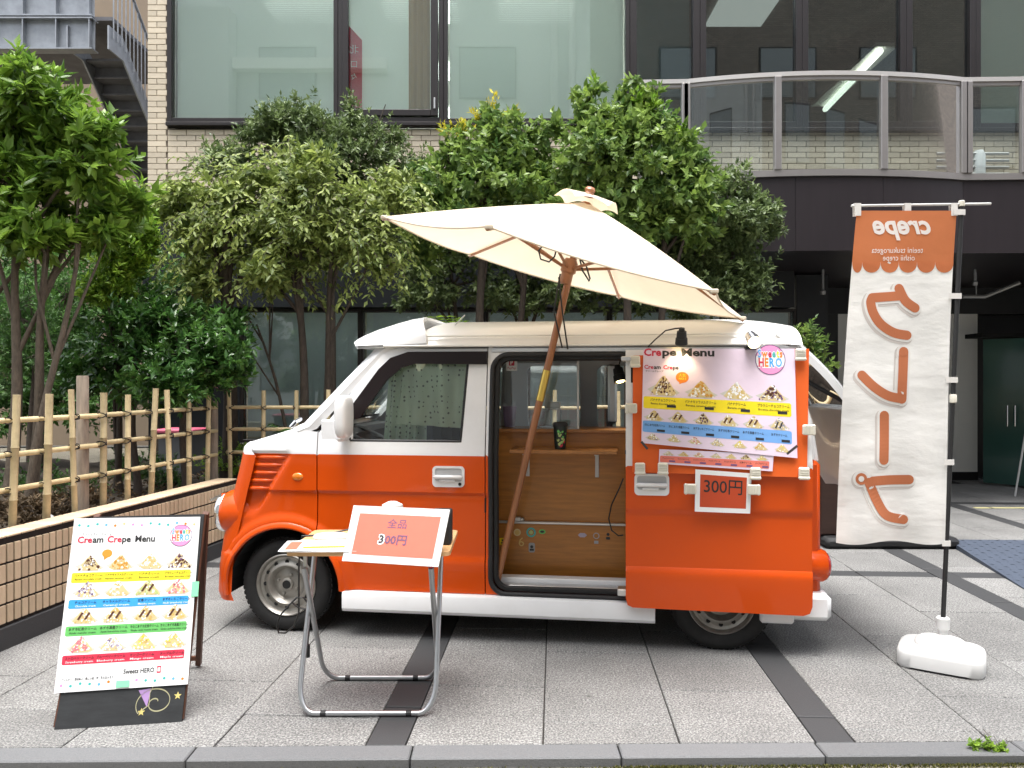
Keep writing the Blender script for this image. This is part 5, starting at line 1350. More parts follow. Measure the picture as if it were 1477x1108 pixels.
# ---- parasol
UF = Vector((-.086, 4.235, .30)); UN = Vector((.27, -.076, 1)).normalized(); UR, UROT, UH = 1.015, .12, .365
uc = Vector((.303, 4.115, 2.015)); ua = UN.cross(Vector((0, 1, 0))).normalized(); ub = UN.cross(ua)
um = thing('parasol', 'cream canvas parasol on a wooden pole leaning out of the van doorway', 'parasol', UF)
rimv = [uc + (ua * math.cos(UROT + k * math.pi / 3) + ub * math.sin(UROT + k * math.pi / 3)) * UR for k in range(6)]
apx = uc + UN * UH
m = MB('canvas')
for k in range(6):
    P, Q = rimv[k], rimv[(k + 1) % 6]
    def cf(a, b, P=P, Q=Q):                       # panel sags a little between the ribs
        p = P.lerp(Q, b); edge = 4 * b * (1 - b); r_ = apx.lerp(p, a)
        return r_ - UN * (0.030 * edge * a * (1 - .25 * a)) - (p - uc).normalized() * (.020 * edge * a * a) + UN * .012 * math.sin(a * math.pi)
    m.grid(cf, 12, 14)
m.build('canopy', um, smooth=25)
m = MB('canvas_seam')
for k in range(6):
    P, Q = rimv[k], rimv[(k + 1) % 6]
    pts = []
    for j in range(15):
        b = j / 14; p = P.lerp(Q, b); e = 4 * b * (1 - b); pts.append(p - UN * (.0225 * e) - (p - uc).normalized() * (.020 * e))
    m.tube(pts, .0045, 5)
m.build('hem', um, smooth=60)
for k in range(6):
    A_ = apx - UN * .03 + (rimv[k] - apx) * .04; B_ = rimv[k] - UN * .012
    m = MB('pole_wood'); m.tube([A_, B_], .009, 6); rb = m.build('rib', um, smooth=40)
    hubp = uc + UN * (UH - .36); m = MB('pole_wood'); m.tube([hubp + (rimv[k] - uc).normalized() * .03, A_.lerp(B_, .48) - UN * .01], .008, 6); m.build('strut', rb, smooth=40)
    m = MB('canvas_seam'); m.box((-.018, -.018, -.012), (.018, .018, .008), .005, M=Matrix.Translation(rimv[k] - (rimv[k] - uc).normalized() * .01)); m.build('pocket', rb)
m = MB('pole_wood'); PT = apx - UN * .02; m.tube([UF, PT], .0195, 14); pole = m.build('pole', um, smooth=40)
m = MB('brass'); zf = lambda z: UF.lerp(PT, (z - UF.z) / (PT.z - UF.z)); m.tube([zf(1.31), zf(1.475)], .0215, 14); m.build('brass_sleeve', pole, smooth=40)
m = MB('pole_wood'); hubp = uc + UN * (UH - .36); m.lathe([(.02, -.09), (.030, -.085), (.032, -.03), (.042, -.02), (.042, .03), (.03, .05), (.02, .05)], hubp, UN, 16); m.build('runner', um, smooth=35)
m = MB('pole_wood'); m.lathe([(.04, -.08), (.045, -.02), (.02, .0)], apx, UN, 14); m.build('crown_hub', um, smooth=35)
# vent cap
m = MB('canvas')
for k in range(6):
    d0 = (rimv[k] - apx).normalized(); d1 = (rimv[(k + 1) % 6] - apx).normalized()
    m.grid(lambda a, b: apx + UN * (.045 + .02 * math.sin(b * math.pi) * a * (1 if k % 2 else 2.0)) + (d0.lerp(d1, b)) * (.19 * a) + UN * .004, 4, 8)
m.build('vent_cap', um, smooth=25)
m = MB('pole_wood'); m.lathe([(.0, .085), (.022, .08), (.03, .066), (.024, .052), (.03, .045), (.03, .03)], apx, UN, 16); m.build('finial', um, smooth=50)
for pth in ([(800, 345), (786, 350), (777, 362), (780, 374), (792, 378), (800, 370), (803, 358)], [(836, 372), (840, 390), (850, 406), (851, 402), (846, 385), (838, 374)], [(808, 395), (802, 430), (799, 450), (806, 480), (811, 502)], [(806, 400), (810, 440), (814, 470), (819, 504)]):
    m = MB('cord_black'); m.tube([at(x, y, hubp.y - .05 if y < 460 else hubp.y + .0) for x, y in pth], .0045, 6); m.build('rope', um, smooth=60)

# ---- A-frame signboard
bl, br = gnd(78, 1053), gnd(262, 1041); w_ = (br - bl); tl_ = Vector((bl.x + .035, bl.y + .236, .822)); tr_ = tl_ + w_ * .93
sg = thing('sandwich_board', 'black A-frame chalkboard sign standing by the tiled wall', 'signboard', (bl + br) / 2)
f_, n_ = quadpos((tl_, tr_, br, bl))
flat_sheet((tl_, tr_, br, bl), 'chalkboard', 'front_board', .016, sg)
m = MB('sign_wood')
yv = Vector((-w_.y, w_.x, 0)).normalized()
for P, s_ in ((tl_, 0), (tr_, 1)):
    foot = (bl if s_ == 0 else br) + yv * .64 + w_ * (.17 if s_ == 0 else -.17); foot.z = 0
    m2 = MB('sign_wood'); d = (foot - P); m2.tube([P + yv * .03, foot + Vector((0, 0, .012))], .017, 4); m2.build('rear_leg', sg)
m = MB('sign_wood'); A_ = bl + yv * .62 + w_ * .17; B_ = br + yv * .62 - w_ * .17; A_.z = B_.z = .05; m.tube([A_, B_], .014, 4); m.build('cross_bar', sg)
for P, Q in ((tl_, bl), (tr_, br), (bl, br)):
    m = MB('sign_wood'); m.tube([P - n_ * .014, Q - n_ * .014 + Vector((0, 0, .010))], .009, 4); m.build('edge_trim', sg)
sh = Sheet(lambda a, b: f_(a, 1 - b), n_, .0008)
m_ = [(.86 + .01 * k, .02 + .0) for k in range(2)]
sp = [(.775 + (.005 + .0090 * k) * math.cos(k * .55), .095 + (.005 + .0040 * k) * math.sin(k * .55)) for k in np.arange(1, 18.5, .25)]
sp += [(.72, .085), (.715, .14), (.745, .185)]
sh.stroke(sp, .006, 'p_chalk', 1, False); sh.poly([(.62, .155), (.72, .160), (.705, .075)], 'p_chalkpurple', 1)
def star(cx, cy, r):
    sh.poly([(cx + (r if k % 2 == 0 else r * .42) * math.cos(R(90 + 36 * k)), cy + .58 * (r if k % 2 == 0 else r * .42) * math.sin(R(90 + 36 * k))) for k in range(10)], 'p_chalkyellow', 1)
star(.665, .055, .032); star(.945, .12, .033)
sh.build('chalk_drawing', sg)
# poster taped on it
Yt = tl_.y - .012
def sgp(px, py):                                  # pixel onto the board's plane, a little in front
    d = Vector(((px - 738.5) / FPX, 1, -(py - 554) / FPX)); o_ = Vector((0, 0, CAM_H)); k = (bl + n_ * .006 - o_).dot(n_) / d.dot(n_); return o_ + d * k
cs = [sgp(107.4, 748), sgp(289, 745.5), sgp(271, 987), sgp(78, 1000)]
ps = thing('menu_poster', 'white Cream Crepe Menu poster taped over the black A-frame board', 'poster', cs[3])
rip2 = lambda a, b: 0.0
flat_sheet(cs, 'poster_white', 'sheet', .0006, ps, I4, 40, 24, rip2, smooth=60)
W_, H_ = 600.0, 800.0
sh, _, _ = poster_sheet(cs, W_, H_, rip2, .0005)
S = lambda s_: s_ * W_
T_ = lambda t: (1 - t) * H_
dc = ['p_teal', 'p_skyblue', 'p_pink', 'p_teal', 'p_orange', 'p_pink', 'p_teal', 'p_cream']
for k in range(14):
    for t in (.042, .962): sh.disc(S(.045 + k * .07), T_(t + .006 * math.sin(k * 2.1)), 6.5, dc[(k * 3 + (5 if t > .5 else 0)) % 8], 1, 12)
jp(sh, 'クリームクレープメニュー', S(.20), T_(.105), 15, 150)
x = S(.045)
for wd, c, g_ in (('Cre', 'p_red', 0), ('am', 'p_black', 0), ('Cre', 'p_red', 16), ('pe', 'p_black', 0), ('Menu', 'p_black', 18)): x += g_ + sh.text(wd, x + g_, T_(.148), 43, c, 2, bold=.03) + 2
logo(sh, S(.855), T_(.115), 54)
sh.disc(S(.285), T_(.215), 24, 'p_caramel', 1, 20, 20); sh.poly([(S(.26), T_(.23)), (S(.29), T_(.24)), (S(.265), T_(.255))], 'p_caramel', 1)
ROWS = [(.300, .325, .385, 'p_yellow2', 'p_black', NAMES1, ('choco', 'caramel', 'banana', 'brownie')),
        (.455, .482, .534, 'p_blue2', 'p_black', [('チョコクリーム', 'Chocolate cream'), ('キャラメルクリーム', 'Caramel cream'), ('抹茶クリーム', 'Matcha cream'), ('あずきいちごクリーム', 'Azuki strawberry cream')], ('berry', 'banana', 'matcha', 'straw')),
        (.607, .634, .690, 'p_green', 'p_black', [('あずき抹茶クリーム', 'Azuki matcha cream'), ('あずき黒蜜クリーム', 'Azuki kuromitsu cream'), ('きなこあずき抹茶クリーム', 'Kinako azuki matcha cream'), ('きなこあずき黒蜜クリーム', 'Kinako azuki kuromitsu cream')], ('stripe', 'stripe', 'stripe', 'stripe')),
        (.770, .797, .850, 'p_crimson', 'p_black', [('ストロベリークリーム', 'Strawberry cream'), ('ブルーベリークリーム', 'Blueberry cream'), ('マンゴークリーム', 'Mango cream'), ('メープルクリーム', 'Maple cream')], ('straw', 'berry', 'mango', 'mango'))]
for (tb, t0, t1, col, tc, names, stys) in ROWS:
    sh.rect(S(.03), T_(t1), S(.955), T_(t0), col, 1, 8)
    for s_, (j, e), sty in zip((.16, .395, .63, .86), names, stys):
        crepe(sh, S(s_), T_(tb + .014), 132, 70, sty, 70)
        jp(sh, j, S(s_), T_(t0 + .024), 15, min(130, 14 * len(j)), en=e, encol='p_white' if col in ('p_blue2', 'p_crimson') else 'p_black')
sh.text('Sweets HERO', S(.50), T_(.918), 30, 'p_black', 2, bold=.02, width=140); sh.rect(S(.752), T_(.925), S(.785), T_(.885), 'p_red', 1, 4); sh.rect(S(.758), T_(.916), S(.779), T_(.894), 'p_white', 2)
jp(sh, 'アレルギー：原材料の一部に小麦・卵・乳を含みます。', S(.24), T_(.938), 14, 235)
sh.build('print', ps)
f2, _ = quadpos(cs)
for (s0, s1, t0, t1) in ((.975, 1.03, .40, .49), (.455, .555, .955, .992)):
    m = MB('tape_green'); m.add([f2(s0, t0) + n_ * .004, f2(s1, t0) + n_ * .004, f2(s1, t1) + n_ * .004, f2(s0, t1) + n_ * .004], [(0, 1, 2, 3)]); m.build('tape', ps)

# ---- folding table
tx0, tx1, ty0, ty1, tz = -0.93, -0.255, 3.15, 3.63, 0.712
tb = thing('folding_table', 'small folding table with pale wooden top and grey tube legs', 'table', ((tx0 + tx1) / 2, (ty0 + ty1) / 2, 0))
m = MB('table_wood'); pr = rrect(tx0, ty0, tx1, ty1, .03, 5)
m.prism([(x, y) for x, y in pr], tz - .018, tz); m.build('table_top', tb, smooth=30)
def uframe(y0, y1, z1, xa, xb, name):
    r = .07; pts = [(xa, y1, z1), (xa, y0 + (y1 - y0) * .16, .0115 + (z1) * .16)]
    for k in range(1, 6):
        t = R(90 * k / 6); pts.append((xa + r * (1 - math.cos(t)), y0 + (y1 - y0) * .16 * (1 - math.sin(t)), .0125 + z1 * .16 * (1 - math.sin(t))))
    pts += [(xa + r, y0, .0125)]
    pts = pts + [(xb + xa - p[0], p[1], p[2]) for p in pts[::-1]]
    m = MB('tube_grey'); m.tube(pts, .0115, 10); o = m.build(name, tb, smooth=50)
    for x in (xa + .11, xb - .11): m = MB('black_rubber'); m.tube([(x - .012, y0, .0125), (x + .012, y0, .0125)], .0125, 10); m.build('foot_sleeve', o)
uframe(3.24, 3.56, .69, -.905, -.325, 'leg_frame'); uframe(3.63, 3.27, .62, -.885, -.345, 'leg_frame')
for x in (-.882, -.342):
    m = MB('tube_grey'); m.tube([(x, 3.28, .692), (x, 3.28, .60), (x, 3.31, .565)], .0095, 8); m.tube([(x - .02, 3.2, .690), (x - .02, 3.6, .690)], .008, 6); m.build('hinge_bar', tb, smooth=50)
m = MB('p_red'); m.lathe([(0, .006), (.010, .005), (.011, 0)], (-.345, 3.268, .623), (0, -.3, 1), 12); m.build('end_cap', tb)
# sign on the table
P = lambda px, py, Y: at(px, py, Y)
cs = [P(510, 729, 3.24), P(649, 735, 3.20), P(633, 819, 3.10), P(493, 809, 3.13)]
pg = thing('price_sign', 'white framed pale red price sign leaning on the folding table', 'sign', cs[3])
flat_sheet(cs, 'white_plastic', 'board', .006, pg)
sh, _, _ = poster_sheet(cs, 500, 300, None, .0006)
sh.rect(42, 38, 462, 258, 'p_cardpale', 1); sh.text('全品', 246, 190, 52, 'p_mauve', 2, bold=.014, align='C', res=4)
x = 168; x += sh.text('3', x - 4, 101, 66, 'p_white', 2, bold=.08) * 0; x = 168; x += sh.text('3', x, 104, 58, 'p_black', 3, bold=.035) + 6; sh.text('00円', x, 104, 58, 'p_mauve', 3, bold=.03)
sh.build('print', pg)
m = MB('black_rubber'); m.box((-.345, 3.28, tz), (-.262, 3.40, tz + .14), .006, M=None); m.build('black_box', label='black box standing on the table behind the price sign', cat='box')
m = MB('white_plastic'); q = P(566, 728, 3.40); m.lathe([(0, 0), (.03, 0), (.05, .05), (.052, .12), (.045, .155), (.02, .168), (0, .17)], (q.x, 3.40, tz), (0, 0, 1), 20); m.build('white_tub', smooth=40, label='white round tub on the table hidden behind the price sign', cat='tub')
m = MB('white_plastic'); q0 = P(478, 771, 3.42); m.grid(lambda a, b: (q0.x + .085 * math.cos(a * 6.283) * (math.sin(b * 1.5708) ** .6), 3.43 + .05 * math.sin(a * 6.283) * (math.sin(b * 1.5708) ** .6), tz + .002 + .022 * max(0, math.cos(b * 1.5708)) ** .7), 28, 8); m.build('card_reader', smooth=60, label='flat white oval device lying on the folding table', cat='device')
for k, (dx, dy, rz) in enumerate(((0, 0, .03), (.02, .012, -.06), (-.015, .004, .10))):
    m = MB('paper'); M_ = Matrix.Translation((-.80 + dx, 3.245 + dy, tz + .0012 + .0022 * k)) @ Matrix.Rotation(rz, 4, 'Z'); m.box((-.15, -.105, 0), (.15, .105, .0012), M=M_)
    t = m.build('leaflet', label=['plain white leaflet at the bottom of the pile on the table', 'white leaflet in the middle of the pile on the table', 'white leaflet with yellow and pink print on top of the pile'][k], cat='leaflet', group='leaflets on the folding table')
    if k == 2:
        sh = Sheet(lambda a, b: M_ @ Vector((a, b, .0013)), (0, 0, 1), .0004)
        sh.rect(-.06, -.06, .13, -.02, 'p_yellow2', 1, .01); sh.rect(-.03, 0, .13, .03, 'p_pink', 1, .01); sh.rect(-.13, -.08, -.08, .08, 'p_cardpale', 1)
        for j in range(8): sh.rect(-.05 + .02 * j, .05, -.038 + .02 * j, .07, rng.choice(['p_caramel', 'p_straw', 'p_lilac']), 1)
        sh.build('print', t)
m = MB('cord_black'); Yc = 3.46
m.tube([(-.62, 3.52, tz + .03), (-.70, 3.50, tz + .035), (-.85, 3.48, tz + .006), (-.945, 3.46, tz + .004), (-.952, 3.46, tz - .04)] + [at(x, y, Yc) for x, y in ((431, 815), (431, 860), (431, 885), (424, 903), (412, 913), (402, 913), (399, 902), (404, 888), (416, 874), (428, 862), (438, 862), (444, 870), (444, 880), (430, 876), (422, 870))], .0042, 6)
m.tube([at(444, 930, Yc), at(444, 948, Yc)], .010, 8); m.tube([at(444, 880, Yc), at(446, 905, Yc), at(444, 932, Yc)], .0035, 6)
m.build('power_cord', smooth=60, label='black power cord trailing off the folding table in a loop', cat='cord')

# ---- banner
PY = 3.86
def flagY(px, py):
    t = (py - 300) / 483; s_ = (px - 1206) / 170
    return PY - .016 + .020 * math.sin(s_ * 8 + t * 2.0) * (0.35 + .65 * t) + .010 * math.sin(s_ * 15 - t * 7) * t + .003 * math.sin(t * 30 + s_ * 3) * (.3 + t)
def fl(px, py): return at(px, py, flagY(px, py))
bn = thing('banner_stand', 'tall white and brown cloth banner on black pole with white base', 'banner', (2.15, PY, 0))
def edgeL(py): t = (py - 304) / 479; return 1236 - 30 * t ** .9 - 3 * math.sin(t * 3.1)
def edgeR(py): t = (py - 304) / 479; return 1380 - 17 * t - 6 * math.sin(t * 3.1) * (1 - t)
m = MB('flag_white', 'flag_brown'); NX, NY = 40, 110
BROWN = 378.0
ys = [304 + (BROWN - 304) * j / 20 for j in range(21)] + [BROWN + (783 - BROWN) * j / 90 for j in range(1, 91)]
vs_ = []
for y in ys:
    for i in range(NX + 1):
        x = edgeL(y) + (edgeR(y) - edgeL(y)) * i / NX; yy = y + (3 * math.sin(i / NX * 9) if y > 700 else 0) * ((y - 700) / 83 if y > 700 else 0); vs_.append(fl(x, yy))
for j in range(len(ys) - 1): m.add([], [], 0)
b0 = len(m.v); m.v += [tuple(v) for v in vs_]
for j in range(len(ys) - 1):
    for i in range(NX):
        a = b0 + j * (NX + 1) + i; m.f.append((a, a + 1, a + NX + 2, a + NX + 1)); m.mi.append(1 if j < 20 else 0)
cloth = m.build('cloth', bn, smooth=60)
sh = Sheet(lambda a, b: fl(a, -b), (0, -1, 0), .0011)
xl, xr = edgeL(BROWN), edgeR(BROWN); cw = (xr - xl) / 5.55
for k in range(6):
    c = xr - cw * (k + .5); r = cw / 2
    if c - r < xl - 1: r = (c + r - xl) / 2; c = xl + r
    pts = [(c + r * math.cos(R(t)), -(BROWN - .5) - 16 * math.sin(R(t)) ** .8) for t in range(0, 181, 12)]
    sh.poly(pts, 'flag_brown', 1.6)
def px6(x, y): return (1180 + x / 2.993, -(270 + y / 2.993))
def px5(x, y): return (1080 + x / 2.174, -(350 + y / 2.174))
def smooth_path(pts, n=6):
    out = []
    for i in range(len(pts) - 1):
        p0 = pts[max(i - 1, 0)]; p1 = pts[i]; p2 = pts[i + 1]; p3 = pts[min(i + 2, len(pts) - 1)]
        for k in range(n):
            t = k / n; out.append(tuple(.5 * (2 * p1[d] + (p2[d] - p0[d]) * t + (2 * p0[d] - 5 * p1[d] + 4 * p2[d] - p3[d]) * t * t + (3 * p1[d] - p0[d] - 3 * p2[d] + p3[d]) * t ** 3) for d in (0, 1)))
    out.append(tuple(pts[-1])); return out
ST = [[px6(382, 640), px6(325, 628), px6(270, 592), px6(238, 545), px6(226, 500), px6(232, 480)], [px6(232, 478), px6(290, 474), px6(348, 470)], [px6(348, 438), px6(375, 490), px6(417, 522)],
      [px6(368, 710), px6(365, 800), px6(360, 915)], [px6(358, 913), px6(300, 900), px6(240, 862), px6(188, 812)],
      [px5(424, 542), px5(424, 612), px5(423, 682)], [px5(388, 748), px5(440, 744), px5(502, 743)], [px5(376, 752), px5(402, 812), px5(432, 855), px5(484, 868)]]
for pts in ST:
    sp_ = smooth_path(pts)
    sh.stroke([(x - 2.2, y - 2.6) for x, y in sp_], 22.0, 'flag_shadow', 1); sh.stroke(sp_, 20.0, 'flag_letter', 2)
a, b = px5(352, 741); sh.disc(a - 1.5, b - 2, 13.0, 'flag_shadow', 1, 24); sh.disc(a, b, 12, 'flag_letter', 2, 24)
for k, pts in enumerate(ST): sh.stroke(smooth_path(pts), 13.4, 'flag_mark', 3 + .1 * (k % 2))
sh.disc(a, b, 8.4, 'flag_mark', 3.3, 24); sh.disc(a, b, 4.2, 'flag_letter', 3.6, 20)
sh.text('crepe', 1300, -337, 38, 'flag_letter', 2.4, bold=.03, align='C', mirror=True, shear=.3, width=84, res=4)
sh.text('teeini tsukurogeta', 1294, -365, 12, 'flag_letter', 2.4, align='C', mirror=True, width=74); sh.text('oishii crepe', 1296, -376, 12, 'flag_letter', 2.6, align='C', mirror=True, width=46)
sh.build('lettering', cloth)
m = MB('black_rubber'); top = at(1387, 292, PY); foot = at(1360, 900, PY); m.tube([foot, top], .0115, 12); pole = m.build('pole', bn, smooth=50)
m = MB('white_plastic'); m.tube([at(1228, 297, PY), at(1429, 294, PY)], .0065, 8); bar = m.build('cross_bar', bn, smooth=50)
m = MB('clip_cream'); m.lathe([(.012, -.014), (.015, -.012), (.015, .012), (.011, .016), (0, .016)], at(1387, 294, PY), (0, 0, 1), 12); m.build('joint_cap', bar, smooth=40)
m = MB('clip_cream'); m.lathe([(.013, -.022), (.017, -.018), (.017, .016), (.014, .022), (.012, .022)], at(1374.7, 575, PY), (0, 0, 1), 14); m.build('pole_collar', pole, smooth=40)
for px in (1236, 1308, 1375):
    m = MB('flag_letter'); q = at(px, 297, PY); m.box((q.x - .016, q.y - .012, q.z - .052), (q.x + .016, q.y - .009, q.z + .008)); m.box((q.x - .016, q.y + .009, q.z - .052), (q.x + .016, q.y + .012, q.z + .008)); m.box((q.x - .016, q.y - .012, q.z + .008), (q.x + .016, q.y + .012, q.z + .011)); m.build('top_loop', cloth)
for py in (306, 427, 548, 667, 784):
    xp = 1387 - 27 * (py - 292) / 608; xe = edgeR(py); A_, B_ = at(xe - 4, py, PY - .0155), at(xp + 6, py - 1, PY - .0155)
    m = MB('flag_letter'); m.box((A_.x, PY - .0165, A_.z - .014), (B_.x, PY - .0145, A_.z + .014)); m.box((B_.x - .002, PY - .0145, A_.z - .014), (B_.x, PY + .015, A_.z + .014)); m.build('side_loop', cloth)
BM = Matrix.Translation((2.135, 3.825, 0)) @ Matrix.Rotation(R(-33), 4, 'Z')
m = MB('white_plastic'); layers = [(.185, .145, .0), (.192, .152, .012), (.192, .152, .070), (.186, .146, .088), (.170, .130, .100), (.12, .10, .104), (.118, .098, .118), (.095, .078, .135), (.05, .042, .145)]
vs_ = []; NN = 40
for (hx, hy, z) in layers:
    for k in range(NN):
        t = 2 * math.pi * k / NN; e = .42 if z < .102 else .85; c, s_ = math.cos(t), math.sin(t)
        zz = z
        if z < .011: zz = z + .022 * math.exp(-((k - 30) / 2.2) ** 2) + .022 * math.exp(-((k - 10) / 2.2) ** 2)
        vs_.append(BM @ Vector((hx * math.copysign(abs(c) ** e, c), hy * math.copysign(abs(s_) ** e, s_), zz)))
m.add(vs_, [(i * NN + k, i * NN + (k + 1) % NN, (i + 1) * NN + (k + 1) % NN, (i + 1) * NN + k) for i in range(len(layers) - 1) for k in range(NN)] + [tuple((len(layers) - 1) * NN + k for k in range(NN))])
base = m.build('base', bn, smooth=50)
q = at(1360, 905, PY)
m = MB('white_plastic'); m.lathe([(.022, -.065), (.022, -.035), (.031, -.033), (.032, .02), (.026, .026), (.012, .026)], (q.x, q.y, .205), (0, 0, 1), 20); m.build('socket', base, smooth=40)
m = MB('white_plastic'); m.lathe([(.018, 0), (.018, .02), (.012, .026), (0, .026)], BM @ Vector((-.09, .02, .105)), (0, 0, 1), 14); m.build('filler_cap', base, smooth=40)
# ================================================================== BAMBOO FENCE
def bamboo_mesh(L, r, name, parent, vertical=True):
    m = MB('bamboo'); n = max(2, int(L / .24)); pts = []; rad = []
    for k in range(n + 1):
        z = L * k / n
        if 0 < k < n:
            pts += [z - .006, z, z + .006]; rad += [r, r * 1.13, r]
        else: pts.append(z); rad.append(r)
    m.tube([(0, 0, z) if vertical else (z, 0, 0) for z in pts], rad, 9); return m.build(name, parent, MW[parent.name], smooth=40)
def knots(root, spots_, src):
    m = MB('twine')
    for p in spots_:
        for a in (R(40), R(-40)): m.tube([Vector(p) + Vector((.034 * math.cos(t), -.022 - .006 * abs(math.sin(t)), .034 * math.sin(t))) if False else Vector(p) + Vector((.027 * math.cos(t) * math.cos(a), .034 * math.sin(t), .027 * math.cos(t) * math.sin(a))) for t in [2 * math.pi * j / 10 for j in range(11)]], .004, 4, caps=False)
    m.build('twine_knots', root, src, kind='stuff')
RZ = (1.19, 1.00, .79)
# left run, following the tiled wall
fa, fb = Vector((-3.12, 2.45)), Vector((-2.53, 6.67)); fd = (fb - fa).normalized(); fl_ = (fb - fa).length; ang = math.atan2(fd.y, fd.x)
F1 = Matrix.Translation((fa.x, fa.y, 0)) @ Matrix.Rotation(ang, 4, 'Z')
fence = thing('bamboo_fence', 'bamboo lattice fence running along the tiled planter wall', 'fence', M=F1, group='bamboo fences round the planting bed')
y0 = 4.38; first = (y0 - fa.y) / fd.y; proto = None; kn = []
k = -6
xs_ = []
while True:
    s_ = first + k * .2615
    if s_ > fl_ - .03: break
    if s_ > 0.1: xs_.append(s_)
    k += 1
for s_ in xs_:
    if proto is None: proto = bamboo_mesh(.90, .0195, 'picket', fence); o = proto
    else: o = copy_obj(proto, (0, 0, 0), fence)
    o.location = (s_, rng.uniform(-.004, .004), .44 + rng.uniform(-.012, .012)); o.rotation_euler = (rng.uniform(-.03, .03), rng.uniform(-.035, .035), rng.uniform(0, 6)); q_ = rng.uniform(.86, 1.16); o.scale = (q_, q_, rng.uniform(.98, 1.03))
    kn += [(s_, .012, z) for z in RZ]
for i, z in enumerate(RZ):
    for (s0, s1) in ((0.05, 1.45), (1.40, 2.80), (2.75, fl_)):
        o = bamboo_mesh(s1 - s0, .0165, 'rail', fence, False); o.location = (s0, .036, z + rng.uniform(-.008, .008)); o.rotation_euler = (0, rng.uniform(-.006, .006), 0)
knots(fence, kn, F1)
for s_, h in (((5.07 - fa.y) / fd.y, 1.455), (fl_ + .04, 1.25)):
    m = MB('post_grey'); m.tube([(s_, .085, .30), (s_, .085, h - .012), (s_, .085, h)], [.038, .037, .034], 14); m.build('post', fence, F1, smooth=40)
# back run, behind the van
F2 = Matrix.Translation((-2.53, 6.78, 0))
fence2 = thing('bamboo_fence', 'bamboo lattice fence behind the van', 'fence', M=F2, group='bamboo fences round the planting bed')
kn = []
for k in range(17):
    o = copy_obj(proto, (.05 + .285 * k, rng.uniform(-.004, .004), .44 + rng.uniform(-.01, .01)), fence2, (rng.uniform(-.02, .02), rng.uniform(-.02, .02), rng.uniform(0, 6))); kn += [(.05 + .285 * k, .012, z) for z in RZ]
for z in RZ:
    for s0, s1 in ((0, 1.6), (1.55, 3.2), (3.15, 4.8)):
        o = bamboo_mesh(s1 - s0, .0165, 'rail', fence2, False); o.location = (s0, .036, z + rng.uniform(-.006, .006))
knots(fence2, kn, F2)

# ================================================================== SMALL THINGS BEHIND
m = MB('ramp_plate'); pl = [(3.46, 5.10), (6.2, 5.02), (6.4, 6.62), (3.80, 6.70)]
m.add([(*pl[0], .004), (*pl[1], .004), (*pl[2], .045), (*pl[3], .045), (*pl[0], .0), (*pl[1], .0), (*pl[2], .0), (*pl[3], .0)], [(0, 1, 2, 3), (0, 4, 5, 1), (1, 5, 6, 2), (2, 6, 7, 3), (3, 7, 4, 0)])
rp_ = m.build('ramp_plate', label='dark blue grey chequered ramp plate on the paving', cat='ramp')
m = MB('ramp_plate')
for i in range(28):
    for j in range(22):
        a, b = (i + .5) / 28 * .8 , (j + .5) / 22
        A_ = Vector(pl[0]).lerp(Vector(pl[3]), b); B_ = Vector(pl[1]).lerp(Vector(pl[2]), b); p = A_.lerp(B_, a); th = R(45) if (i + j) % 2 else R(-45); dx, dy = .022 * math.cos(th), .022 * math.sin(th); z = .004 + .041 * b
        m.add([(p.x - dx, p.y - dy, z + .001), (p.x + dy * .3, p.y - dx * .3, z + .004), (p.x + dx, p.y + dy, z + .001), (p.x - dy * .3, p.y + dx * .3, z + .004)], [(0, 1, 2, 3)])
m.build('tread_pattern', rp_, kind='stuff')
ct = thing('dark_counter', 'dark brown wooden counter on a black base behind the banner', 'counter', (3.2, 6.9, 0))
m = MB('cart_brown'); m.box((2.66, 6.62, .10), (3.66, 7.2, .95), .01); m.build('body', ct)
m = MB('cart_brown'); m.box((2.60, 6.56, .951), (3.72, 7.26, .985), .006); m.build('top', ct)
m = MB('black_rubber'); m.box((2.66, 6.50, .0), (3.80, 7.25, .095), .03); m.build('plinth', ct, smooth=40)
m = MB('foil'); rr = random.Random(3)
m.grid(lambda a, b: (2.78 + .19 * math.cos(a * 6.283) * math.sin(b * 1.57) * (1 + .25 * math.sin(a * 19 + b * 5)), 6.85 + .15 * math.sin(a * 6.283) * math.sin(b * 1.57) * (1 + .2 * math.sin(a * 13)), .987 + .16 * math.cos(b * 1.57) ** .6 * (1 + .25 * math.sin(a * 25.1 + b * 9))), 40, 14); m.build('plastic_bundle', smooth=60, label='crumpled clear plastic bundle on top of the dark counter', cat='bundle')
for px, lb in ((1418, 'short pale yellow tape mark on the paving near the green door'), (1455, 'long pale yellow tape mark on the paving near the green door')):
    q = gnd(px, 733); m = MB('tape_yellow'); w_ = .10 if px < 1440 else .22; m.box((q.x - w_, q.y - .03, .001), (q.x + w_, q.y + .03, .006)); m.build('floor_tape', label=lb, cat='tape')
t = thing('white_easel', 'thin white easel leg standing by the green glass door', 'easel', gnd(1470, 715))
for p0, p1 in (((1464, 716), (1480, 680)), ((1497, 714), (1481, 680)), ((1490, 704), (1481, 680))):
    m = MB('white_plastic'); m.tube([gnd(*p0), at(p1[0], p1[1] - 60, gnd(*p0).y - .05 if p0[0] != 1490 else gnd(*p0).y - .2)], .012, 6); m.build('leg', t)
q = at(262, 612, 7.9)
t = thing('planter_bin', 'dark grey bin with pink lid among the shrubs behind the fence', 'bin', (q.x, 7.9, .45))
m = MB('bin_grey'); m.prism([(q.x - .17, 7.75), (q.x + .17, 7.75), (q.x + .18, 8.05), (q.x - .18, 8.05)], .42, .90); m.build('body', t)
m = MB('bin_pink'); m.box((q.x - .20, 7.72, .902), (q.x + .20, 8.08, .945), .012); m.build('lid', t)
q = at(60, 735, 4.9)
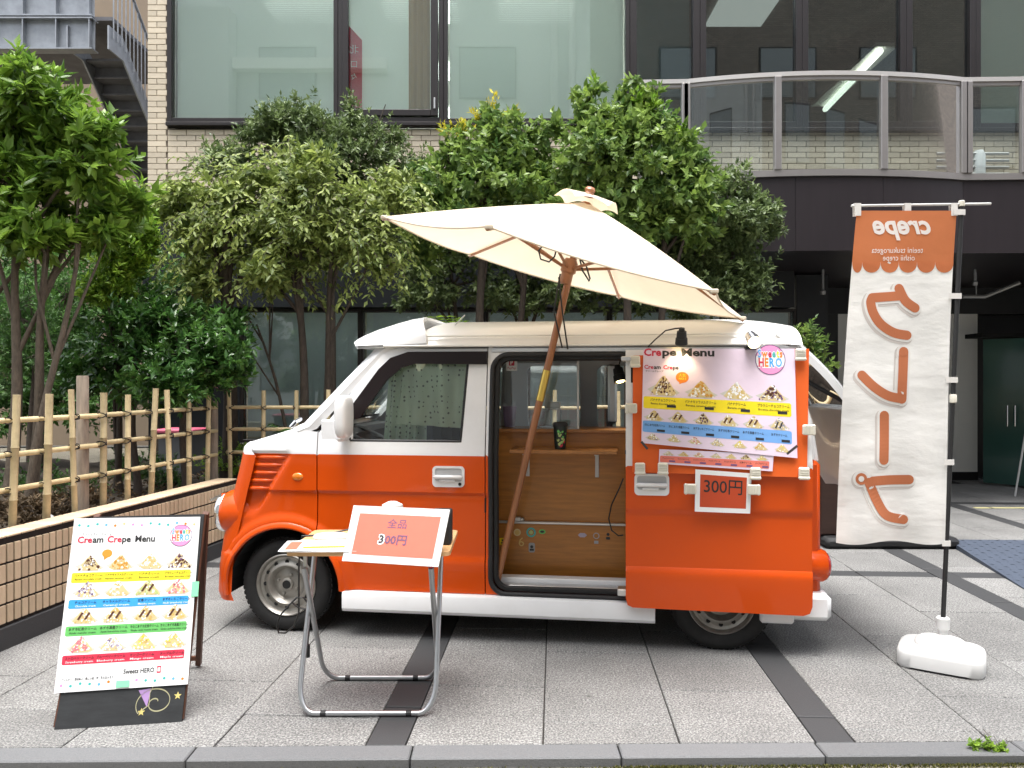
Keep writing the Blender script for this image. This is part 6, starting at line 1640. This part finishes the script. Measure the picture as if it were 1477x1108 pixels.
m = MB('paper'); m.grid(lambda a, b: (q.x + .05 * a + .02 * math.sin(b * 5), 4.9 + .04 * b, .52 + .03 * math.sin(a * 6 + b * 3) + .02 * b), 8, 6); m.build('paper_scrap', smooth=60, label='crumpled scrap of white paper on the soil behind the fence', cat='litter')

# ================================================================== PLANTS
def leaf_arrays(pos, dirs, ups, L, Wd, fold=0.22, tone=None):
    n = len(pos); d = dirs / np.linalg.norm(dirs, axis=1, keepdims=True)
    side = np.cross(d, ups); side /= np.linalg.norm(side, axis=1, keepdims=True) + 1e-9; nn = np.cross(side, d)
    L = np.broadcast_to(L, (n,))[:, None]; Wd = np.broadcast_to(Wd, (n,))[:, None]
    b = pos; mid = pos + d * L * .45 - nn * Wd * fold; l_ = pos + d * L * .42 + side * Wd * .5 + nn * Wd * .08; r_ = pos + d * L * .42 - side * Wd * .5 + nn * Wd * .08
    tip = pos + d * L - nn * L * nrg.uniform(.02, .22, (n, 1))
    V = np.stack([b, l_, mid, r_, tip], 1).reshape(-1, 3)
    base = (np.arange(n) * 5)[:, None]
    F = np.concatenate([base + np.array([[0, 2, 1]]), base + np.array([[0, 3, 2]]), base + np.array([[1, 2, 4]]), base + np.array([[2, 3, 4]])], 1).reshape(-1, 3)
    return V, F
def leaf_object(name, parent, parts, mats_, tones):
    V = np.concatenate([p[0] for p in parts]); F = []; mi = []; off = 0
    for k, p in enumerate(parts): F.append(p[1] + off); mi += [p[2]] * len(p[1]); off += len(p[0])
    F = np.concatenate(F)
    T = np.array(MW[parent.name].inverted()); V = V @ T[:3, :3].T + T[:3, 3]
    me = bpy.data.meshes.new(name); nv, nf = len(V), len(F)
    me.vertices.add(nv); me.vertices.foreach_set('co', V.astype(np.float32).ravel())
    me.loops.add(nf * 3); me.loops.foreach_set('vertex_index', F.astype(np.int32).ravel())
    me.polygons.add(nf); me.polygons.foreach_set('loop_start', np.arange(0, nf * 3, 3, dtype=np.int32)); me.polygons.foreach_set('loop_total', np.full(nf, 3, dtype=np.int32))
    me.polygons.foreach_set('material_index', np.array(mi, dtype=np.int32)); me.polygons.foreach_set('use_smooth', np.ones(nf, dtype=bool))
    for k in mats_: me.materials.append(MATS[k])
    at_ = me.attributes.new('tone', 'FLOAT', 'POINT'); at_.data.foreach_set('value', np.repeat(np.concatenate(tones), 5).astype(np.float32))
    me.update(calc_edges=True); me.validate()
    o = bpy.data.objects.new(name, me); C.objects.link(o); o.parent = parent; MW[o.name] = MW[parent.name]; return o
def unit(v): return v / (np.linalg.norm(v, axis=1, keepdims=True) + 1e-9)
def lumps(ells, k=5):                              # breaks each big mass into uneven smaller ones
    out = []
    for (c, r, *_) in ells:
        out.append((c, tuple(.62 * q for q in r)))
        for i in range(k):
            u = nrg.normal(size=3); u /= np.linalg.norm(u); f = nrg.uniform(.50, .92); sc = nrg.uniform(.26, .50)
            out.append((tuple(np.array(c) + u * f * np.array(r)), tuple(sc * q * nrg.uniform(.8, 1.25) for q in r)))
    return out
def blob_points(ells, n, shell=.45):              # points spread through uneven ellipsoids, denser outside
    vol = np.array([e[1][0] * e[1][1] * e[1][2] for e in ells]) ** .8; cnt = np.maximum(4, (n * vol / vol.sum()).astype(int)); P = []; O = []
    for (c, r, *_), k in zip(ells, cnt):
        u = unit(nrg.normal(size=(k, 3))); rad = nrg.uniform(shell, 1.0, (k, 1)) ** .7 * np.where(nrg.random((k, 1)) < .14, nrg.uniform(1.08, 1.38, (k, 1)), nrg.uniform(.80, 1.12, (k, 1)))
        P.append(np.array(c) + u * rad * np.array(r)); O.append(unit(u / np.array(r)))
    return np.concatenate(P), np.concatenate(O)
def clusters(P, O, per, L, Wd, upb=.35, spread=.9, tw=.12):   # tufts of leaves on short twigs
    n = len(P); ax = unit(O + np.array([0, 0, upb]) + nrg.normal(scale=.35, size=(n, 3)))
    pos = np.repeat(P, per, 0); a = np.repeat(ax, per, 0); N = n * per
    t = nrg.uniform(0, 1, (N, 1)); pos = pos - a * tw * (1 - t)
    rnd = nrg.normal(size=(N, 3)); perp = unit(rnd - a * (rnd * a).sum(1, keepdims=True))
    d = unit(a * (.25 + .75 * t) + perp * spread * (1.15 - .5 * t)); ups = unit(a + np.array([0, 0, .6]) + .25 * nrg.normal(size=(N, 3)))
    tone_c = np.repeat(nrg.uniform(0, 1, n), per); tone = np.clip(.68 * tone_c ** 1.3 + .32 * nrg.uniform(0, 1, N), 0, 1)
    s_ = nrg.uniform(.5, 1.25, N)
    V, F = leaf_arrays(pos, d, ups, L * s_, Wd * s_); return V, F, tone
def branch_mesh(name, parent, base, ells, tips, mt, r0, trunks, bend=.06, twig_n=60, smooth=True):
    m = MB(mt)
    for (b0, top, r_) in trunks:
        b0 = Vector(b0); top = Vector(top); N = 9; pts = []; rads = []; ph = rng.uniform(0, 6)
        for k in range(N + 1):
            t = k / N; p = b0.lerp(top, t) + Vector((math.sin(t * 5 + ph), math.cos(t * 4 + ph), 0)) * bend * t * (1.3 - t); pts.append(p); rads.append(r_ * (1.25 if k == 0 else 1 - .62 * t))
        m.tube(pts, rads, 10)
        for e in sorted(ells, key=lambda e: (Vector(e[0]) - top).length)[:4]:
            c = Vector(e[0])
            s0 = pts[rng.choice((5, 6, 7, 8))]; mid = s0.lerp(c, .5) + Vector((rng.uniform(-.1, .1), rng.uniform(-.1, .1), .08)); m.tube([s0, mid, c, c + (c - mid) * .4], [r_ * .38, r_ * .27, r_ * .18, r_ * .08], 7)
    cs_ = [Vector(e[0]) for e in ells]
    idx = nrg.choice(len(tips), min(twig_n, len(tips)), replace=False)
    for i in idx:
        p = Vector(tips[i]); c = min(cs_, key=lambda q: (q - p).length); mid = c.lerp(p, .5) + Vector((rng.uniform(-.05, .05), rng.uniform(-.05, .05), rng.uniform(-.02, .06))); m.tube([c, mid, p], [r0 * .12, r0 * .08, r0 * .035], 5)
    return m.build(name, parent, smooth=60)
def tree(name, label, base, ells, leaf, n, per, L, Wd, trunks, bark='bark', r0=.06, upb=.35, extra=None, group=None, cat='tree', shell=.45, tw=.12, spread=.9, crown='crown', twig_n=60):
    t = thing(name, label, cat, base, group=group)
    P, O = blob_points(lumps(ells), int(n * .75), shell + .2); P3, O3 = blob_points(ells, int(n * .5), shell); P = np.concatenate([P, P3]); O = np.concatenate([O, O3]); V, F, tn = clusters(P, O, per, L, Wd, upb, spread, tw)
    parts = [(V, F, 0)]; tones = [tn]; ms = [leaf]
    if extra:
        for (el2, lf2, n2, per2, L2, W2) in extra:
            P2, O2 = blob_points(el2, n2, .2); V, F, tn = clusters(P2, O2, per2, L2, W2, 1.0, .7, tw); ms.append(lf2); parts.append((V, F, len(ms) - 1)); tones.append(tn)
    leaf_object(crown, t, parts, ms, tones)
    branch_mesh('trunk' if trunks else 'stems', t, base, ells, P, bark, r0, trunks, twig_n=twig_n)
    return t
def EL(px, py, Y, rx, rz, ry=None):               # ellipsoid from pixels: centre and pixel radii at distance Y
    c = at(px, py, Y); k = Y / FPX; return ((c.x, c.y, c.z), (rx * k, ry if ry else rx * k * .9, rz * k))
def base_at(px, Y, z=.45): return ((px - 738.5) / FPX * Y, Y, z)
# big broad-leaved tree on the left
Y = 5.6
tree('broadleaf_tree', 'tall broad-leaved tree with shiny bright green leaves above the fence', base_at(20, Y), [EL(40, 150, Y, 85, 70), EL(120, 230, Y, 75, 70), EL(10, 260, Y, 80, 80), EL(140, 320, Y + .2, 62, 45), EL(50, 340, Y, 70, 40), EL(60, 215, Y + .4, 90, 90), EL(-80, 220, Y, 90, 120), EL(175, 300, Y + .3, 38, 40)],
     'leaf_bright', 950, 12, .112, .048, [(base_at(12, Y), tuple(at(30, 330, Y)), .05), (base_at(42, Y + .1), tuple(at(75, 340, Y)), .045), (base_at(-20, Y), tuple(at(-40, 320, Y)), .05), (base_at(38, Y), tuple(at(110, 350, Y)), .035)], 'bark_pale', .07, upb=.5)
Y = 6.6
tree('small_tree', 'slender young tree with yellow-green leaves beside the brick corner', base_at(165, Y), [EL(185, 310, Y, 34, 52), EL(170, 360, Y, 45, 45), EL(205, 345, Y, 25, 45), EL(150, 415, Y, 45, 30)], 'leaf_lime', 620, 12, .064, .028, [(base_at(168, Y), tuple(at(180, 350, Y)), .03), (base_at(175, Y), tuple(at(150, 400, Y)), .022)], 'bark', .04, upb=.7)
Y = 6.5
tree('camellia_bush', 'dense dark glossy camellia bush rising behind the bamboo fence', base_at(230, Y), [EL(165, 500, Y, 75, 55), EL(260, 505, Y, 78, 62), EL(215, 460, Y + .3, 70, 50), EL(310, 520, Y, 55, 60), EL(120, 540, Y + .2, 50, 40), EL(240, 555, Y - .1, 95, 40), EL(335, 480, Y + .2, 30, 45)],
     'leaf_gloss', 900, 11, .078, .034, [(base_at(270, Y), tuple(at(265, 500, Y)), .04), (base_at(200, Y), tuple(at(190, 500, Y)), .035)], 'bark', .05, upb=.4, cat='bush', crown='foliage')
Y = 7.4
P_juni = tree('juniper_tree', 'feathery green conifer far behind the broad-leaved tree trunks', base_at(40, Y), [EL(30, 440, Y, 50, 75), EL(95, 430, Y, 45, 70), EL(70, 500, Y, 55, 45), EL(-20, 470, Y, 60, 80), EL(20, 530, Y, 40, 40)], 'leaf_fern', 800, 16, .05, .010, [(base_at(45, Y), tuple(at(45, 440, Y)), .04)], upb=.9)
Y = 8.7
tree('background_hedge', 'dense dark green hedge filling the back of the planting bed', base_at(120, Y), [EL(-40, 480, Y, 90, 100), EL(60, 490, Y, 90, 95), EL(150, 470, Y, 90, 90), EL(240, 440, Y, 80, 80), EL(60, 400, Y, 80, 60), EL(180, 390, Y, 80, 60), EL(300, 470, Y, 50, 90), EL(120, 570, Y, 150, 60), EL(0, 400, Y, 70, 70), EL(90, 440, Y, 70, 80), EL(30, 560, Y, 100, 60)], 'leaf_fern', 2600, 12, .07, .03, [(base_at(60, Y), tuple(at(60, 470, Y)), .05), (base_at(230, Y), tuple(at(220, 450, Y)), .05)], cat='hedge', crown='foliage', shell=.25)
# weeping tree
Y = 7.0
wt = thing('weeping_tree', 'weeping pale green tree with two thin trunks behind the van', 'tree', base_at(465, Y))
pos, dr, tn, strands = [], [], [], MB('bark')
hub = [EL(330, 285, Y, 75, 60), EL(430, 260, Y, 85, 50), EL(520, 300, Y, 70, 60), EL(300, 340, Y, 55, 55), EL(400, 330, Y, 95, 60), EL(545, 340, Y, 45, 55), EL(270, 320, Y, 45, 50), EL(470, 350, Y, 90, 50), EL(240, 290, Y, 40, 40), EL(560, 270, Y, 40, 50), EL(285, 400, Y, 45, 45), EL(390, 395, Y, 70, 38), EL(550, 390, Y, 38, 40)]
SP, SO = blob_points(hub, 620, .5); CP, CO = blob_points(lumps(hub, 4), 1500, .5); CV, CF, CT = clusters(CP, CO, 11, .082, .036, -.15, 1.0, .16)
for p, o in zip(SP, SO):
    ln = rng.uniform(.20, .55) if p[2] > 2.2 else rng.uniform(.15, .45); hd = np.array([o[0], o[1] * .8, 0]); hd /= (np.linalg.norm(hd) + 1e-6); n_seg = int(ln / .034); pts = []
    q = p.copy(); v = np.array([hd[0] * .7, hd[1] * .7, .45]); ph = rng.random() * 6; tc = rng.random()
    for k in range(n_seg):
        v = v + np.array([0, 0, -.16]) + nrg.normal(scale=.07, size=3); v /= np.linalg.norm(v); q = q + v * .034; pts.append(tuple(q))
        sd = np.cross(v, [0, 0, 1.0]) + .3 * nrg.normal(size=3); sd /= np.linalg.norm(sd) + 1e-6
        pos.append(q.copy()); dr.append(v * .6 + sd * (1 if k % 2 else -1) * .8 + np.array([0, 0, -.35])); tn.append(np.clip(.5 * tc + .5 * rng.random(), 0, 1))
    if len(pts) > 3 and rng.random() < .55: strands.tube(pts[::3], .0028, 3, caps=False)
pos = np.array(pos); dr = np.array(dr); N = len(pos); ups = unit(nrg.normal(scale=.5, size=(N, 3)) + np.array([0, -.5, .8]))
V, F = leaf_arrays(pos, dr, ups, .072 * nrg.uniform(.6, 1.2, N), .031 * nrg.uniform(.7, 1.2, N)); leaf_object('crown', wt, [(V, F, 0), (CV, CF, 0)], ['leaf_weep'], [np.array(tn), CT])
strands.build('hanging_twigs', wt, kind='stuff')
branch_mesh('trunk', wt, base_at(465, Y), hub, SP, 'bark', .07, [(base_at(440, Y), tuple(at(428, 330, Y)), .05), (base_at(462, Y + .1), tuple(at(485, 330, Y)), .042), (base_at(330, Y + .3), tuple(at(330, 330, Y)), .08), (base_at(436, Y), tuple(at(370, 468, Y)), .022)], twig_n=80)
# dark fine-leaved shrub tree under the windows
Y = 8.4
tree('olive_tree', 'dark fine-leaved tree below the brick wall windows', base_at(470, Y), [EL(390, 185, Y, 50, 40), EL(460, 190, Y, 70, 45), EL(540, 195, Y, 48, 38), EL(500, 230, Y, 90, 40), EL(330, 225, Y, 55, 35), EL(590, 250, Y, 45, 45), EL(420, 165, Y, 35, 28), EL(510, 160, Y, 22, 28), EL(440, 250, Y, 80, 40)],
     'leaf_olive', 2700, 13, .054, .022, [(base_at(480, Y), tuple(at(470, 240, Y)), .06)], upb=.8, shell=.3)
# middle tree with yellow tips
Y = 7.6
tree('leafy_tree', 'leafy green tree with yellow shoot tips between the windows', base_at(690, Y), [EL(700, 215, Y, 75, 50), EL(650, 240, Y, 45, 55), EL(760, 220, Y, 60, 50), EL(700, 265, Y, 90, 40), EL(780, 265, Y, 60, 40), EL(640, 300, Y, 45, 45), EL(720, 180, Y, 40, 30), EL(620, 275, Y, 40, 40), EL(680, 320, Y, 70, 40), EL(620, 350, Y + .3, 45, 45), EL(760, 310, Y, 60, 40)],
     'leaf_blue', 1250, 11, .082, .046, [(base_at(690, Y), tuple(at(700, 260, Y)), .06), (base_at(740, Y + .1), tuple(at(760, 280, Y)), .05)], upb=.15,
     extra=[([EL(712, 150, Y, 10, 22), EL(665, 185, Y, 22, 14), EL(640, 185, Y, 12, 12), EL(735, 160, Y, 16, 12), EL(690, 160, Y, 12, 10)], 'leaf_yellow', 50, 9, .06, .02)])
Y = 7.2
tree('leafy_tree', 'large leafy green tree rising in front of the glass balcony end', base_at(905, Y), [EL(870, 185, Y, 60, 55), EL(940, 190, Y, 65, 50), EL(900, 240, Y, 90, 55), EL(835, 235, Y, 45, 55), EL(985, 235, Y, 50, 50), EL(960, 285, Y, 70, 40), EL(850, 150, Y, 26, 36), EL(920, 145, Y, 30, 30), EL(880, 290, Y, 80, 30), EL(1010, 270, Y, 40, 40), EL(900, 330, Y, 80, 40), EL(990, 320, Y, 60, 45), EL(830, 310, Y, 50, 40)],
     'leaf_blue', 1500, 11, .082, .046, [(base_at(905, Y), tuple(at(910, 260, Y)), .06), (base_at(940, Y + .1), tuple(at(960, 270, Y)), .05)], upb=.15,
     extra=[([EL(855, 115, Y, 12, 14), EL(842, 130, Y, 10, 14), EL(930, 150, Y, 40, 16), EL(990, 190, Y, 22, 16)], 'leaf_lime', 60, 10, .075, .034)])
Y = 7.6
tree('dark_evergreen', 'dark evergreen with small leaves under the balcony corner', base_at(1040, Y), [EL(1060, 330, Y, 60, 60), EL(1000, 350, Y, 60, 60), EL(1090, 300, Y, 40, 30), EL(1080, 400, Y, 50, 50), EL(1010, 420, Y, 70, 40), EL(960, 340, Y, 50, 50), EL(1060, 260, Y, 35, 30), EL(1115, 330, Y, 26, 22), EL(920, 390, Y, 50, 50)],
     'leaf_olive', 2300, 12, .060, .026, [(base_at(1040, Y), tuple(at(1040, 370, Y)), .06)], upb=.3, shell=.3)
Y = 8.6
tree('dark_evergreen', 'shadowy evergreen filling the space below the parasol', base_at(730, Y), [EL(640, 360, Y, 60, 60), EL(720, 350, Y, 70, 60), EL(800, 340, Y, 70, 60), EL(860, 370, Y, 60, 60), EL(590, 320, Y, 40, 40), EL(690, 300, Y, 80, 40), EL(620, 420, Y, 60, 40), EL(720, 415, Y, 70, 40), EL(830, 425, Y, 70, 35), EL(920, 420, Y, 60, 40)], 'leaf_olive', 2000, 12, .068, .030, [(base_at(760, Y), tuple(at(755, 400, Y)), .06), (base_at(670, Y), tuple(at(650, 380, Y)), .045)], upb=.2, shell=.3)
Y = 7.3
tree('small_shrub', 'small green shrub growing beside the raised tailgate', base_at(1150, Y, .02), [EL(1160, 490, Y, 30, 30), EL(1180, 525, Y, 24, 40), EL(1150, 540, Y, 30, 50)], 'leaf_blue', 150, 11, .062, .026, [(base_at(1160, Y, .0), tuple(at(1160, 520, Y)), .02)], 'bark', .03, cat='shrub', crown='foliage')
# low plants behind the fence
for i, (px, Y, rx, rz, lf, lab) in enumerate(((60, 6.0, 70, 38, 'leaf_fern', 'low green shrub on the soil behind the first fence pickets'), (30, 4.95, 40, 34, 'leaf_dry', 'dry brown low shrub close behind the tiled wall'), (110, 5.3, 40, 34, 'leaf_dry', 'brownish low shrub next to the grey fence post'), (185, 6.9, 90, 32, 'leaf_fern', 'spreading low green shrub below the camellia bush'), (330, 7.3, 50, 30, 'leaf_lime', 'mossy bright green mound near the fence corner'))):
    zc = .55 + rz / FPX * Y * .4
    c = ((px - 738.5) / FPX * Y, Y, zc); k = Y / FPX
    tree('low_shrub', lab, (c[0], Y, .46), [(c, (rx * k, .3, rz * k)), ((c[0] + rx * k * .6, Y + .1, zc - .05), (rx * k * .5, .25, rz * k * .8))], lf, 170, 12, .036, .015, [], 'bark', .03, upb=.9, shell=.2, tw=.06, cat='shrub', crown='foliage', twig_n=40)
# mahonia-like fronds beside the thin trunks
def fronds(name, label, base, n, L, lw, ll, leaf, cat='fern', rise=.9, group=None):
    t = thing(name, label, cat, base, group=group); pos, dr, tn = [], [], []; m = MB('bark')
    for i in range(n):
        a = 6.283 * i / n + rng.uniform(-.3, .3); q = np.array(base, dtype=float); v = np.array([math.cos(a) * .75, math.sin(a) * .75, rise * rng.uniform(.7, 1.3)]); v /= np.linalg.norm(v); pts = [tuple(q)]; S_ = int(L / .03); tc = rng.random()
        for k in range(S_):
            v = v + np.array([0, 0, -.055]); v /= np.linalg.norm(v); q = q + v * .03; pts.append(tuple(q)); sd = np.cross(v, [0, 0, 1.]); sd /= np.linalg.norm(sd) + 1e-6
            if k > S_ * .25:
                for s_ in (1, -1): pos.append(q.copy()); dr.append(sd * s_ + v * .45 + np.array([0, 0, -.15])); tn.append(np.clip(.5 * tc + .5 * rng.random(), 0, 1))
        m.tube(pts[::2], .003, 4, caps=False)
    pos = np.array(pos); dr = np.array(dr); N = len(pos); V, F = leaf_arrays(pos, dr, np.tile([0, 0, 1.], (N, 1)) + .15 * nrg.normal(size=(N, 3)), ll, lw); leaf_object('fronds', t, [(V, F, 0)], [leaf], [np.array(tn)]); m.build('stems', t); return t
Y = 6.95; b0 = at(455, 620, Y); fronds('fern_plant', 'arching fern fronds at the foot of the two thin trunks', (b0.x, Y, .75), 16, .48, .030, .12, 'leaf_fern')
b0 = at(640, 470, 7.2); fronds('sprouting_plant', 'upright light green sprout showing above the van roof', (b0.x, 7.2, 1.75), 9, .30, .03, .11, 'leaf_lime', 'plant', 1.6)
m = MB('bark'); m.tube([(b0.x, 7.2, .45), (b0.x + .02, 7.2, 1.2), (b0.x, 7.2, 1.76)], [.016, .012, .008], 6); m.build('stalk', bpy.data.objects['sprouting_plant'], smooth=60)
q = gnd(1420, 1092, -.03); tree('weed_plant', 'small green weed growing out of the kerb joint', (q.x, q.y, -.03), [((q.x, q.y, .005), (.075, .035, .035)), ((q.x + .05, q.y, .0), (.05, .03, .02))], 'leaf_lime', 60, 9, .018, .012, [], 'bark', .01, upb=.9, shell=.2, tw=.015, cat='weed', crown='foliage', twig_n=20)
# moss along the kerb foot
mp, md = [], []
for i in range(2600):
    x = rng.choice((rng.gauss(1.0, .25), rng.gauss(1.5, .3), rng.gauss(.55, .1), rng.uniform(-2, 2.2), rng.gauss(1.85, .2))); y = KY1 + KS * x - abs(rng.gauss(0, .012)); mp.append((x, y - .004, -.033)); md.append((rng.gauss(0, .6), rng.gauss(-.2, .6), 1))
mp = np.array(mp); md = np.array(md); V, F = leaf_arrays(mp, md, unit(nrg.normal(size=(len(mp), 3))), .011, .006)
hold = bpy.data.objects.new('tmp', None); MW['tmp'] = I4
leafmat('moss_leaf', (0.04, 0.05, 0.01), (0.14, 0.13, 0.03), .1, .9)
mo = leaf_object('moss', hold, [(V, F, 0)], ['moss_leaf'], [nrg.uniform(0, 1, len(mp))]); mo.parent = None; bpy.data.objects.remove(hold); tag(mo, 'dark green moss along the foot of the kerb', 'moss', kind='stuff')
# leaf litter and ground cover in the bed
mp = np.stack([nrg.uniform(-2.0, -.2, 3000), nrg.uniform(3.6, 8.6, 3000), np.full(3000, .50)], 1); mp[:, 0] += WALL_A.x + (mp[:, 1] - WALL_A.y) * _wd.x / _wd.y; md = unit(nrg.normal(size=(3000, 3)) * [1, 1, .35]); V, F = leaf_arrays(mp, md, unit(nrg.normal(size=(3000, 3)) + [0, 0, 1.5]), .05, .022)
hold = bpy.data.objects.new('tmp', None); MW['tmp'] = I4; mo = leaf_object('leaf_litter', hold, [(V, F, 0)], ['leaf_dry'], [nrg.uniform(0, 1, 3000)]); mo.parent = None; bpy.data.objects.remove(hold); tag(mo, 'dry fallen leaves scattered over the planting bed soil', 'leaf litter', kind='stuff')

bpy.data.objects.remove(_tob)
